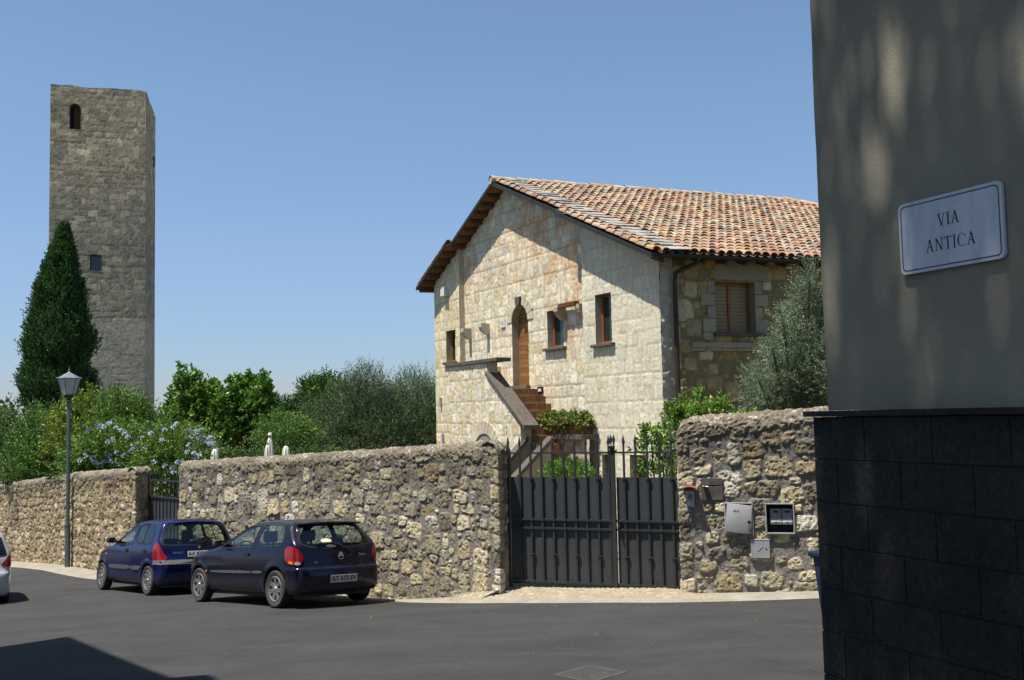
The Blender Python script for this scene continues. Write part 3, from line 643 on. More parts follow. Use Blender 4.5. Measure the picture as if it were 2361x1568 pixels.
def leaf(s0, s1, bars, sgn):
    mb = MB(); mb.box(gp(s0, zBot - .01, -.012), GU * (s1 - s0), GO * .010, UP * (zPan - zBot + .01)); pn = mb.build('gate_leaf', M['panel'], gate)
    for z, h in ((zTop, .026), (zM1, .03), (zM2, .03), (zBot + .02, .035)):
        mb = MB(); mb.box(gp(s0, z - h / 2, .0), GU * (s1 - s0), GO * .034, UP * h)
        if z != zTop:
            for s in bars[::2]: mb.tube(gp(s + pitch * .5, z + h / 2, .02), gp(s + pitch * .5, z + h / 2 + .02, .02), .008)
            for s in bars: mb.box(gp(s - .024, z - h / 2 - .004, .0), GU * .048, GO * .040, UP * (h + .008))
        mb.build('rail', M['iron'], pn)
    for i, s in enumerate(bars):
        mb = MB(); spear(mb, s, zBot - .0, zTop, zTip, off=.017, r=.0145)
        if i % 2 == sgn:
            for z in (zPan - .02, zBot + (zM2 - zBot) * .52): mb.box(gp(s - .032, z - .007, .0), GU * .064, GO * .042, UP * .014); mb.tube(gp(s - .032, z, .02), gp(s - .042, z, .02), .011, n=8); mb.tube(gp(s + .032, z, .02), gp(s + .042, z, .02), .011, n=8)
        mb.build('bar', M['iron'], pn)
    return pn
barsL = [pitch * (i + 1) - pitch * .0 for i in range(nb)]
pl = leaf(.02, sC - .035, barsL, 1)
barsR = [sC + .035 + pitch * (i + .75) for i in range(8)]
pr = leaf(sC + .04, sC + .03 + pitch * 8.9, barsR, 0)
mb = MB(); mb.box(gp(sC - .032, zBot - .03, .0), GU * .064, GO * .05, UP * (zTop - zBot + .13)); mb.tube(gp(sC - .04, zTop + .09, .05), gp(sC + .03, zTop + .09, .05), .035, n=14)
mb.box(gp(sC - .06, zTop + .015, -.01), GU * .12, GO * .06, UP * .02)
for s in (-.022, .022):
    spear(mb, sC + s, zTop, zTop + .06, zTip + .005, off=.02, r=.011)
mb.build('centre_post', M['iron'], gate)
for s, n_ in ((-.02, 0), (sC + .06 + pitch * 8.9, 1)):
    mb = MB(); spear(mb, s, zBot - .10, zTop, zTip, off=.0, r=.02); mb.tube(gp(s, zBot - .12, .0), gp(s, zBot - .03, 0), .034, n=10); mb.tube(gp(s, zTop - .09, 0), gp(s, zTop - .03, 0), .032, n=10)
    if n_ == 0: mb.tube(gp(s, zTop - .06, 0), gp(s - .16, zTop - .06, 0), .012)
    mb.build('hinge_post', M['iron'], gate)
mb = MB(); mb.cbox(gp(sC + .07, zM2 + .055, .03), (.03, .03, .06)); mb.tube(gp(sC + .07, zM2 + .04, .03), gp(sC + .07, zM2 + .04, .08), .012); mb.build('handle', M['iron'], gate)

# small side gate, set back in the passage
s2a = L0 + PD * .8; s2b = None
r1_ = ray(405, 1150); r0_ = ray(333, 1150)
sgL = np.array((r0_[0], r0_[1])) * (25.45 / r0_[1]); sgR = np.array((r1_[0], r1_[1])) * (24.3 / r1_[1])
sgR = sgR + (sgR - sgL) * .35; SD = (sgR - sgL) / np.linalg.norm(sgR - sgL); SN = np.array((SD[1], -SD[0])); sL = np.linalg.norm(sgR - sgL)
def sp(s, z, off=0): p = sgL + SD * s + SN * off; return np.array((p[0], p[1], z))
def onsg(x, y):
    r = ray(x, y); Mx = np.array([[r[0], -SD[0]], [r[1], -SD[1]]]); t, s = np.linalg.solve(Mx, sgL); return s, t * r[2]
zt2 = onsg(370, 1108)[1]; zp2 = onsg(370, 1098 + 18 + 30)[1]; ztip2 = onsg(370, 1086)[1]
sg = thing('garden_gate', 'narrow black iron gate with pointed bars, set back beside the end of the tan wall', 'gate', sp(0, -3.75))
SU = np.array((SD[0], SD[1], 0)); SO = np.array((SN[0], SN[1], 0))
mb = MB(); mb.box(sp(0, -3.7, -.01), SU * sL, SO * .01, UP * (zp2 + 3.7)); mb.build('panel', M['panel'], sg)
for z in (zt2, zp2 + .0, -3.6):
    mb = MB(); mb.box(sp(0, z - .02, 0), SU * sL, SO * .03, UP * .04); mb.build('rail', M['iron'], sg)
for i in range(12):
    mb = MB(); s = sL * (i + .5) / 12; mb.box(sp(s - .011, -3.7, .0), SU * .022, SO * .022, UP * (ztip2 - .08 + 3.7))
    b = [sp(s - .016, ztip2 - .08, -.005), sp(s + .016, ztip2 - .08, -.005), sp(s + .016, ztip2 - .08, .027), sp(s - .016, ztip2 - .08, .027)]
    for k in range(4): mb.add([b[k], b[(k + 1) % 4], sp(s, ztip2 + .04, .01)], [(0, 1, 2)])
    mb.build('bar', M['iron'], sg)
for s in (-.02, sL):
    mb = MB(); mb.box(sp(s, -3.72, -.015), SU * .045, SO * .045, UP * (zt2 + 3.80)); mb.build('post', M['iron'], sg)

# loose grit and pebbles on the road and along its edge
Rg_ = np.random.default_rng(8); n_ = 2600; k_ = Rg_.integers(2, len(su) - 2, n_); dist = np.abs(Rg_.normal(0, .25, n_)); far_ = Rg_.random(n_) < .35; dist = np.where(far_, Rg_.uniform(0, 12, n_), dist)
px_ = EX[k_] + Rg_.uniform(-.15, .15, n_) + dx_ * dist; py_ = EY[k_] + Rg_.uniform(-.15, .15, n_) + dy_ * dist; pz_ = G(px_, py_) + .001; sz_ = Rg_.uniform(.002, .007, n_) * (1 + (Rg_.random(n_) < .06) * 1.5)
oc = np.array([(1, 0, 0), (-.5, .8, .1), (-.5, -.8, 0), (0, 0, 1.1)]); V = (np.stack([px_, py_, pz_], -1)[:, None] + oc[None] * sz_[:, None, None] * Rg_.uniform(.7, 1.3, (n_, 4, 1))).reshape(-1, 3)
F = (np.arange(n_)[:, None, None] * 4 + np.array([(0, 1, 3), (1, 2, 3), (2, 0, 3)])[None]).reshape(-1, 3); kc = np.repeat(np.array([(.30, .27, .22), (.18, .17, .16), (.07, .07, .07), (.34, .24, .13)])[Rg_.integers(0, 4, n_)], 4, 0)
tag(gridmesh('grit', V, F, M['cobble'], col=kc, smooth=False), kind='stuff')
# ================================================================== HOUSE
HA = np.array([.1462 * 20.5, 20.5]); HF = np.array([-.471, .882]); HF /= np.linalg.norm(HF); HR = np.array([.925, .38])
HNf = np.array((-HF[1], HF[0]))          # outward normal of the gable front
HNs = np.array((HR[1], -HR[0]))          # outward normal of the side
def hp(a, b, z): p = HA + HF * a + HR * b; return np.array((p[0], p[1], z))
F3 = np.array((HF[0], HF[1], 0)); R3 = np.array((HR[0], HR[1], 0)); O3 = np.array((HNf[0], HNf[1], 0)); S3 = np.array((HNs[0], HNs[1], 0))
def fac(x, y, b=0.):
    r = ray(x, y); Mx = np.array([[r[0], -HF[0]], [r[1], -HF[1]]]); t, a = np.linalg.solve(Mx, HA + HR * b); return a, t * r[2]
def side(x, y, a=0.):
    r = ray(x, y); Mx = np.array([[r[0], -HR[0]], [r[1], -HR[1]]]); t, b = np.linalg.solve(Mx, HA + HF * a); return b, t * r[2]
def D3(x, y): return ((1700 + x / 2.091) / 1.7356, (1100 + y / 2.091) / 1.7356)
def D4(x, y): return ((2100 + x / 2.851) / 1.7356, (1400 + y / 2.851) / 1.7356)
def DR(x, y): return ((2500 + x / 1.8447) / 1.7356, (900 + y / 1.8447) / 1.7356)
HZ0 = -3.1; AR = 6.83; ZR = 6.12; SLR = .414; SLL = .460; ALFT = 11.22; BEND = 13.0; ZEL = ZR - SLL * (11.63 - AR)
def zroof(a): return np.where(np.asarray(a) < AR, ZR - SLR * (AR - a), ZR - SLL * (a - AR))
house = thing('stone_house', 'cream tuff stone house with gable front, outside stair and terracotta barrel tile roof', 'house', hp(0, 0, HZ0))

def panel(name, o2, d2, n2, u0, u1, zbot, ztopf, res, seed, m, holes=(), arch=None, parent=house, lines_u=(), lines_z=(), pal='cream', colf=None, **kw):
    """flat stone wall panel on a vertical plane; ztopf(u) gives its top; holes are (u0,u1,z0,z1)"""
    ex = [h[i] for h in holes for i in (0, 1)] + list(lines_u); ez = [h[i] for h in holes for i in (2, 3)] + list(lines_z)
    u = lines(u0, u1, res, ex); zt = ztopf(u); zmax = zt.max(); z = lines(zbot, zmax, res, ez)
    U, Z = np.meshgrid(u, z, indexing='ij'); over = Z > zt[:, None]
    Zc = np.minimum(Z, zt[:, None])
    H, K = (rubble if 'big' in kw else stones)(U, Zc, seed=seed, pal=pal, **kw)
    if colf is not None: K = colf(U, Zc, K)
    Uc = U.copy()
    if arch:                                            # snap the grid to a round-headed opening
        ac, ar, az0, az1 = arch
        for du in (0,):
            dd = np.hypot(U - ac, np.maximum(Z - az1, 0) * 1.0); near = (np.abs(dd - ar) < res * .75) & (Z > az1 - .001)
            sc_ = ar / np.maximum(dd, 1e-6); Uc = np.where(near, ac + (U - ac) * sc_, Uc); Zc = np.where(near, az1 + (Z - az1) * sc_, Zc)
    P = np.zeros(U.shape + (3,)); P[..., 0] = o2[0] + d2[0] * Uc + n2[0] * H; P[..., 1] = o2[1] + d2[1] * Uc + n2[1] * H; P[..., 2] = Zc
    F = quads(len(u), len(z)); uc = (U[:-1, :-1] + U[1:, 1:]) / 2; zc_ = (Z[:-1, :-1] + Z[1:, 1:]) / 2
    keep = (Z[:-1, :-1] < np.maximum(zt[:-1], zt[1:])[:, None])
    for (a, b, c, d) in holes: keep &= ~((uc > a) & (uc < b) & (zc_ > c) & (zc_ < d))
    if arch: keep &= ~(((np.abs(uc - ac) < ar) & (zc_ > az0) & (zc_ <= az1)) | ((np.hypot(uc - ac, zc_ - az1) < ar) & (zc_ > az1)))
    return gridmesh(name, P.reshape(-1, 3), F[keep.reshape(-1)], m, parent=parent, col=K.reshape(-1, 3))

ASH = dict(rows=(.262, .285), wid=(.15, .38), gap=(.002, .005), warp=.006, low=.0, relief=.009, rough=.003, mortar=(.44, .38, .27), chips=0, split=0, shrink=(.985, 1), rnd=.015, pit=.25, facet=.006)
# openings (a0,a1,z0,z1)
def rect(pts, b): q = [fac(*D3(*p), b) for p in pts]; aa = [p[0] for p in q]; zz = [p[1] for p in q]; return (min(aa), max(aa), (zz[2] + zz[3]) / 2 if len(zz) > 3 else min(zz), (zz[0] + zz[1]) / 2)
W1 = rect(((178, 468), (252, 460), (258, 715), (182, 735)), 0.); W2 = rect(((1022, 300), (1155, 285), (1160, 598), (1030, 612)), .15); W3 = rect(((1422, 175), (1555, 140), (1568, 565), (1435, 580)), 0.)
dc = 6.20; dr = .43; dz0 = .74; dz1 = 2.38
AJ1 = 2.93; AJ2 = 9.47
LW1 = (1.93, 2.29, -1.95, -.90); LW2 = (.66, 1.23, -1.95, -.88)
ztf = lambda u: zroof(u) - .16
def pinkish(U, Z, K):
    # the upper middle of the front is laid with rosy blocks
    w = sstep(.35, .75, fbm(U * .5 + 3, Z * .5, 90) + .22 * np.clip((Z - 2.0) / 1.5, -1.5, 1) - .04 * np.abs(U - 7.5) + .02)
    blk = _hash(np.floor(U / .33), np.floor(Z / .273), 77); p = (w * (blk < .5))[..., None]
    return K * (1 - p) + K * np.array((.96, .78, .68)) * p
panel('front_wall_middle', HA + HR * .15, HF, HNf, AJ1, AJ2, HZ0, ztf, .032, 101, M['ashlar'], holes=[W2], arch=(dc, dr, dz0, dz1), lines_u=(dc - dr, dc + dr), lines_z=(dz0, dz1), pal='cream', colf=pinkish, **{**ASH, 'pit': .4, 'rough': .0045, 'relief': .009})
panel('front_wall_right', HA, HF, HNf, -.0, AJ1, HZ0, ztf, .03, 102, M['ashlar'], holes=[W3, LW1, LW2], pal='cream', colf=lambda U, Z, K: K * .5 + np.array((.60, .55, .43)) * .5, **{**ASH, 'rows': (.283, .288), 'rough': .004})
panel('front_wall_left', HA, HF, HNf, AJ2, ALFT, HZ0, ztf, .035, 103, M['ashlar'], holes=[W1], pal='cream', colf=lambda U, Z, K: K * np.array((1, .97, .88)), **ASH)
# narrow returns where the front steps
for a, nm in ((AJ1, 'return'), (AJ2, 'return')):
    mb = MB(); z1 = float(ztf(np.array(a))); mb.c = (.47, .42, .31); mb.add([hp(a, 0, HZ0), hp(a, .15, HZ0), hp(a, .15, z1), hp(a, 0, z1)], [(0, 1, 2, 3)]); mb.build(nm, M['ashlar'], house, col=True)
# side wall of rubble
q = [side(*DR(*p)) for p in ((655, 425), (950, 425), (955, 800), (670, 800))]; SW = (q[0][0], q[1][0], 1.60, 2.67)
def sidecol(U, Z, K): return K
quoin = lambda U, Z, K: np.where((U < .32 + .12 * (np.floor(Z / .285) % 2))[..., None], np.array((.42, .39, .30)) * (.8 + .4 * fbm(U * 9, Z * 9, 4))[..., None], K)
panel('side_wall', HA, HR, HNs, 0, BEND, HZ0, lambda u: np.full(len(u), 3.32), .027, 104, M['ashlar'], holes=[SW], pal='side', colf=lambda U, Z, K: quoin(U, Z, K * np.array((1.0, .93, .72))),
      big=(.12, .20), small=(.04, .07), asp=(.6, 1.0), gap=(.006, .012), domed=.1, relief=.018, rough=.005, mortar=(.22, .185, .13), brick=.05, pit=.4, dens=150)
mb = MB(); mb.c = (.5, .44, .32)
mb.add([hp(ALFT, 0, HZ0), hp(ALFT, BEND, HZ0), hp(ALFT, BEND, float(ztf(np.array(ALFT)))), hp(ALFT, 0, float(ztf(np.array(ALFT))))], [(0, 1, 2, 3)])
mb.add([hp(0, BEND, HZ0), hp(ALFT, BEND, HZ0), hp(ALFT, BEND, 3.4), hp(0, BEND, 3.2)], [(0, 1, 2, 3)]); mb.build('rear_wall', M['ashlar'], house, col=True)

# door with round head, deep jambs
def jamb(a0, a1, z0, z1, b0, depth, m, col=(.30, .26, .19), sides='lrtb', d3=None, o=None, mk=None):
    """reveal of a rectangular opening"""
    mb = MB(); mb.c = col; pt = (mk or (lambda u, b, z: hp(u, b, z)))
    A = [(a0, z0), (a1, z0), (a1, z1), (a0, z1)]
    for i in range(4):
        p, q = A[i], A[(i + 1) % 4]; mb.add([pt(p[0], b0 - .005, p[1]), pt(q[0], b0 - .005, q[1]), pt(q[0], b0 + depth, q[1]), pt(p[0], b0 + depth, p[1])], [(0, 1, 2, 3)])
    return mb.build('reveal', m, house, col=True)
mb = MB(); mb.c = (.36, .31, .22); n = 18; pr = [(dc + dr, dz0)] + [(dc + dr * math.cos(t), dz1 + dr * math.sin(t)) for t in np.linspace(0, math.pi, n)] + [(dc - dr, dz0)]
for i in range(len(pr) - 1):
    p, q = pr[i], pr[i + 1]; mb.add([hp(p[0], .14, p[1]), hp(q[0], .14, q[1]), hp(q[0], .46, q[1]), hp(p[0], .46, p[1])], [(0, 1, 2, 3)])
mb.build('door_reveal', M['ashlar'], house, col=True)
mb = MB()
zs = np.arange(dz0, dz1 + dr, .115)
for i, z in enumerate(zs):
    z1 = min(z + .112, dz1 + dr - .005); zc_ = z + .06; w = dr if zc_ < dz1 else math.sqrt(max(dr ** 2 - (zc_ - dz1) ** 2, .002)); v = random.uniform(.7, 1.25)
    mb.c = (.27 * v, .115 * v, .035 * v); mb.box(hp(dc - w, .33, z + .003), F3 * 2 * w, R3 * .05, UP * (z1 - z - .003))
door = mb.build('arched_door', M['doorwood'], house, col=True)
mb = MB(); c = hp(dc - .16, .325, 1.62); mb.tube(c, c - R3 * .05, .012); mb.tube(c - R3 * .045, c - R3 * .045 + F3 * .11, .011); mb.cbox(hp(dc - .16, .325, 1.56), (.05, .05, .13)); mb.build('handle', M['iron'], door)
mb = MB(); mb.box(hp(dc - dr - .05, .02, dz0 - .09), F3 * (2 * dr + .1), R3 * .42, UP * .09); mb.build('door_sill', M['darkstone'], house, bevel=.008)
# ring of arch stones, keystone
mb = MB(); nv = 9
for i in range(nv):
    t0_, t1_ = math.pi * i / nv + .02, math.pi * (i + 1) / nv - .02; R0, R1 = dr + .005, dr + .26 + .05 * (i % 2); v = random.uniform(.9, 1.1); mb.c = (.55 * v, .50 * v, .37 * v)
    if i == nv // 2: continue
    q = [(R0, t0_), (R1, t0_), (R1, t1_), (R0, t1_)]; mb.prism([hp(dc + r * math.cos(t), .16, dz1 + r * math.sin(t)) for r, t in q], O3 * .035)
mb.build('arch_stone', M['ashlar'], house, col=True)
mb = MB(); mb.prism([hp(dc + x, .16, dz1 + z) for x, z in ((-.085, dr - .03), (.085, dr - .03), (.14, dr + .20), (-.14, dr + .20))], O3 * .09); mb.build('keystone', M['darkstone'], house, bevel=.012)

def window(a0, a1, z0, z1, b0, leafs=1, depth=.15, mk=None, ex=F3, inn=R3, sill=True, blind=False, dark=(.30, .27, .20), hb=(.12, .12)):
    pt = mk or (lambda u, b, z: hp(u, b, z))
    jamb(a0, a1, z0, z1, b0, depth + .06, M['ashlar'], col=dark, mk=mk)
    bw = .055; mb = MB(); d = b0 + depth
    mb.box(pt(a0, d, z0), ex * (a1 - a0), inn * .05, UP * bw); mb.box(pt(a0, d, z1 - bw), ex * (a1 - a0), inn * .05, UP * bw)
    mb.box(pt(a0, d, z0 + bw), ex * bw, inn * .05, UP * (z1 - z0 - 2 * bw)); mb.box(pt(a1 - bw, d, z0 + bw), ex * bw, inn * .05, UP * (z1 - z0 - 2 * bw))
    if leafs == 2: c = (a0 + a1) / 2; mb.box(pt(c - bw * .6, d - .004, z0 + bw), ex * bw * 1.2, inn * .05, UP * (z1 - z0 - 2 * bw))
    fr = mb.build('window', M['winwood'], house, bevel=.006)
    mb = MB(); mb.box(pt(a0 + bw, d + .03, z0 + bw), ex * (a1 - a0 - 2 * bw), inn * .006, UP * (z1 - z0 - 2 * bw)); mb.build('pane', M['winglass'] if not blind else M['shutter'], fr)
    if blind:
        mb = MB()
        for z in np.arange(z0 + bw + .03, z1 - bw, .075): mb.box(pt(a0 + bw, d + .024, z), ex * (a1 - a0 - 2 * bw), inn * .005, UP * .006)
        mb.build('slat', M['wood'], fr)
    if sill:
        mb = MB(); mb.box(pt(a0 - hb[0], b0 - .09, z0 - .075), ex * (a1 - a0 + hb[0] + hb[1]), inn * (depth + .09), UP * .07); mb.build('sill', M['darkstone'], fr, bevel=.01)
    return fr
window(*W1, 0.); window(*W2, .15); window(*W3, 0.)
for lw in (LW1, LW2):
    fr = window(*lw, 0., sill=False)
    if lw is LW1:
        mb = MB()
        for z in np.arange(-1.85, -1.0, .17): mb.tube(hp(lw[0], .05, z), hp(lw[1], .05, z), .011, n=6)
        for a in np.linspace(lw[0] + .08, lw[1] - .08, 3): mb.tube(hp(a, .05, -1.95), hp(a, .05, -.9), .011, n=6)
        mb.build('grille', M['iron'], fr)
sp_ = lambda u, b, z: hp(0, u, z) - S3 * b
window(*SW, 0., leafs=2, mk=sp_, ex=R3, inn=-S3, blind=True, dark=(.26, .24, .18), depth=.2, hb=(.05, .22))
# lintel with shallow gable, string course, quoins round the side window
mb = MB(); mb.c = (.28, .25, .18); mb.prism([sp_(u, .0, z) for u, z in ((1.28, 2.70), (1.29, 2.99), (1.96, 3.17), (2.62, 3.02), (2.62, 2.70))], S3 * .035); mb.build('lintel', M['ashlar'], house, col=True)
mb = MB()
for i, (z, dz) in enumerate(((1.62, .27), (1.90, .25), (2.16, .25), (2.42, .26))):
    for sgn, u in ((0, SW[0]), (1, SW[1])):
        mb = MB()
        w = (.30, .18, .33, .17)[i]; v = random.uniform(.85, 1.15); mb.c = (.31 * v, .28 * v, .21 * v); mb.box(sp_(u - w if not sgn else u, .0, z), R3 * w, S3 * .028, UP * (dz - .012))
        mb.build('window_surround', M['ashlar'], house, col=True)
mb = MB(); mb.c = (.33, .29, .20)
for u in np.arange(.68, 9.0, .36): mb.box(sp_(u, 0, 1.29), R3 * .35, S3 * .07, UP * .10); mb.box(sp_(u, 0, 1.22), R3 * .35, S3 * .04, UP * .07)
mb.build('string_course', M['ashlar'], house, col=True, bevel=0)

# corbels on the front, beam between two of them
for i, (x, y) in enumerate(((380, 480), (530, 440), (1170, 310), (1320, 280))):
    a, z = fac(*D3(x, y), .15); mb = MB(); mb.c = (.50, .47, .40) if i < 2 else (.40, .34, .24)
    pr = [(0, -.20), (.10, -.19), (.22, -.10), (.27, .0), (.27, .10), (.0, .10)]
    if i == 3: pr = [(x_ * .6, z_) for x_, z_ in pr]
    mb.prism([hp(a - .08, .16, z + zz) + O3 * o for o, zz in pr], F3 * .17); mb.build('corbel', M['ashlar'], house, col=True, bevel=0)
a1, z1 = fac(*D3(1170, 270), .15); a2, z2 = fac(*D3(1310, 245), .15)
mb = MB(); mb.box(hp(a2, .14, z1 - .03) + O3 * .05, F3 * (a1 - a2), O3 * .14, UP * .09); mb.build('beam', M['wood'], house)
# wall plaque, night light, small boxes, alarm box
def onfront(name, px, py, w, h, d, m, b=.15, **k):
    a, z = fac(*D3(px, py), b); mb = MB(); mb.box(hp(a - w / 2, b, z - h / 2) + O3 * -.005, F3 * w, O3 * (d + .02), UP * h); return mb.build(name, m, house, bevel=.006)
pq = onfront('house_number', 657, 405, .24, .23, .02, M['white'])
textmesh('digits', '20', .13, basis(hp(fac(*D3(657, 405), .15)[0], .15, fac(*D3(657, 405), .15)[1]) + O3 * .038 - base_of(house), -F3, UP), M['grey'], pq)
nl = onfront('step_light', 973, 965, .24, .16, .03, M['black']); onfront('diffuser', 974, 966, .15, .07, .045, M['white'])
al = onfront('alarm_box', 183, 143, .26, .26, .14, M['white'], b=0.); a, z = fac(*D3(160, 140), 0.); mb = MB(); mb.lathe(hp(a + .0, 0, z) + O3 * .06, F3, [(0.001, 0), (.07, 0), (.07, .05), (.05, .09), (.001, .10)], 14); mb.build('beacon', M['orange'], al)
onfront('wall_light', 139, 1065, .10, .28, .05, M['grey'], b=0.); onfront('wall_light', 158, 1367, .10, .28, .05, M['grey'], b=0.)

# ------------------------------------------------------------------ outside stair
PB = -1.2
def caps(name, pts, b0, w, th=.09, parent=house):
    mb = MB()
    for (a0, z0), (a1, z1) in zip(pts[:-1], pts[1:]): mb.prism([hp(a0, b0, z0), hp(a1, b0, z1), hp(a1, b0, z1 - th), hp(a0, b0, z0 - th)], R3 * w)
    return mb.build(name, M['darkstone'], parent, bevel=.01)
ptop = lambda u: np.interp(u, [3.67, 5.28, 5.30, 7.5], [-.24, .93, 1.28, 1.28])
pb = panel('stair_parapet', HA + HR * PB, HF, HNf, 3.67, 7.5, HZ0, ptop, .032, 105, M['ashlar'], pal='cream', lines_u=(5.29,), **{**ASH, 'pit': .5, 'rough': .006, 'relief': .010, 'warp': .012})
mb = MB(); mb.c = (.46, .41, .30); pr = [(3.67, HZ0), (3.67, -.24), (5.28, .93), (5.28, 1.28), (7.5, 1.28), (7.5, HZ0)]; mb.prism([hp(a, PB + .012, z) for a, z in pr], R3 * .24); mb.build('parapet_core', M['ashlar'], pb, col=True)
caps('coping', [(4.70, 1.37), (7.62, 1.37)], PB - .06, .38)
caps('coping', [(3.42, -.13 - .10), (5.32, 1.07)], PB - .06, .38)
# block joining landing to the wall on the far side
mb = MB(); mb.c = (.46, .41, .30); mb.box(hp(7.3, PB + .25, HZ0), F3 * .2, R3 * 1.2, UP * (1.28 - HZ0)); mb.box(hp(5.45, PB + .24, HZ0), F3 * 1.9, R3 * 1.16, UP * (dz0 - .10 - HZ0)); mb.build('landing', M['ashlar'], house, col=True)
mb = MB()
for i in range(13):
    z = .64 - .186 * i; a = 5.50 - .262 * i
    nb_ = 20
    for k in range(nb_):
        v = random.uniform(.65, 1.15); mb.c = (.24 * v, .125 * v, .065 * v)
        b0 = PB + .24 + k * (1.38 / nb_); d = random.uniform(-.004, .004); mb.box(hp(a - .262 + d, b0 + .002, z - .135), F3 * .3, R3 * (1.38 / nb_ - .004), UP * .125)
mb.build('brick_step', M['brick'], house, col=True)
mb = MB(); mb.c = (.36, .31, .22)
for i in range(13): mb.box(hp(5.50 - .262 * (i + 1) + .02, PB + .24, HZ0), F3 * .26, R3 * 1.36, UP * (.64 - .186 * i - .135 - HZ0))
mb.build('stair_core', M['ashlar'], house, col=True)
# blind arch in the parapet face
ac, arr, azc = 5.49, .62, -1.05; mb = MB()
for i in range(15):
    t0_, t1_ = math.pi * i / 15 + .012, math.pi * (i + 1) / 15 - .012; v = random.uniform(.88, 1.1); mb.c = (.55 * v, .49 * v, .36 * v)
    mb.prism([hp(ac + r * math.cos(t), PB - .012, azc + r * math.sin(t)) for r, t in ((arr, t0_), (arr + .30, t0_), (arr + .30, t1_), (arr, t1_))], O3 * .03)
mb.build('arch_ring', M['ashlar'], pb, col=True)
mb = MB(); mb.prism([hp(ac + arr * math.cos(t), PB - .012, azc + arr * math.sin(t)) for t in np.linspace(0, math.pi, 20)] + [hp(ac - arr, PB - .012, HZ0), hp(ac + arr, PB - .012, HZ0)][:0], O3 * .012)
mb.build('niche', M['concrete'], pb)
mb = MB()
for i in range(24):
    t0_, t1_ = math.pi * i / 24, math.pi * (i + 1) / 24; mb.prism([hp(ac + r * math.cos(t), PB - .012, azc + r * math.sin(t)) for r, t in ((arr - .035, t0_), (arr + .005, t0_), (arr + .005, t1_), (arr - .035, t1_))], O3 * .022)
mb.build('niche_edge', M['darkstone'], pb)
# lower flight going away from the wall: two sloping parapets seen through the gate
def D1(x, y): return ((1100 + x / 1.96) / 1.7356, (1700 + y / 1.96) / 1.7356)
for (p0, p1, a) in ((D1(1960, 122), D1(1790, 330), 3.63), (D1(2150, 122), D1(1785, 520), 2.9)):
    (b0, z0), (b1, z1) = side(*p0, a), side(*p1, a); print('flight', a, b0, z0, b1, z1)
    k = (z1 - z0) / (b1 - b0); b0 += .1; z0 += .1 * k; b1 = max(b1 - .6, -4.2); z1 = z0 + k * (b1 - b0)
    mb = MB(); mb.prism([hp(a, b0, z0), hp(a, b1, z1), hp(a, b1, z1 - .12), hp(a, b0, z0 - .12)], F3 * .26); mb.build('coping', M['darkstone'], house, bevel=.01)
    mb = MB(); mb.c = (.36, .31, .20); mb.prism([hp(a + .03, b0, z0 - .1), hp(a + .03, b1, z1 - .1), hp(a + .03, b1, HZ0), hp(a + .03, b0, HZ0)], F3 * .2); mb.build('stair_parapet', M['ashlar'], house, col=True)
# planter wall beside the stair
(pa0, pz), (pa1, _) = fac(*D4(245, 958), -.28), fac(*D4(712, 948), -.28)
mb = MB(); mb.box(hp(pa1, -.42, pz - .12), F3 * (pa0 - pa1), R3 * .55, UP * .12); mb.build('planter_shelf', M['darkstone'], house, bevel=.01)
panel('planter_wall', HA + HR * -.30, HF, HNf, pa1 - .1, pa0 - .12, HZ0, lambda u: np.full(len(u), pz - .11), .035, 106, M['ashlar'], pal='side', **{**ASH, 'warp': .015, 'rows': (.2, .3)})
mb = MB(); mb.c = (.36, .31, .20); mb.box(hp(pa0 - .14, -.29, HZ0), F3 * .02, R3 * .40, UP * (pz - .12 - HZ0)); mb.build('planter_end', M['ashlar'], house, col=True)

# ------------------------------------------------------------------ ROOF
BF = -.40; BM = -.25; BRID = 9.0; AEL = -.36
def rp(a, b, dz=0): return hp(a, b, float(zroof(a)) + dz)
# slabs (boards + tiles underside)
mb = MB(); mb.c = (.20, .10, .055)
th = .05
def slab(mb, a0, a1, b0, b1, dz, th):
    P = [rp(a0, b0, dz), rp(a1, b0, dz), rp(a1, b1, dz), rp(a0, b1, dz)]; mb.prism(P, (0, 0, -th))
slab(mb, 3.3, AR, BM, BRID, -.05, th); slab(mb, AEL, 3.3, BF, BRID + 2, -.05, th)
slab(mb, AR, 9.44, BM, BRID, -.05, th); slab(mb, 9.44, 11.63, BF, BRID + 2, -.05, th)
mb.build('roof_boards', M['soffit'], house)
# purlin ends under the verges (left verge shows them)
for a in np.arange(AR + .35, 11.6, .36):
    mb = MB()
    bo = (BM if a < 9.44 else BF) + .06
    z = float(zroof(a)) - .10; mb.prism([hp(a - .045, bo, z), hp(a + .045, bo, z - .04), hp(a + .045, bo, z - .14), hp(a - .045, bo, z - .10)], R3 * (.15 - bo))
    mb.build('purlin_end', M['wood'], house)
mb = MB()
for a0, a1, b in ((3.3, AR, BM), (AEL, 3.3, BF), (AR, 9.44, BM), (9.44, 11.63, BF)):
    mb.prism([hp(a0, b - .01, float(zroof(a0)) - .02), hp(a1, b - .01, float(zroof(a1)) - .02), hp(a1, b - .01, float(zroof(a1)) - .11), hp(a0, b - .01, float(zroof(a0)) - .11)], R3 * .035)
mb.build('verge_board', M['gutter'], house)
for a in np.arange(.0, 0, 1): pass
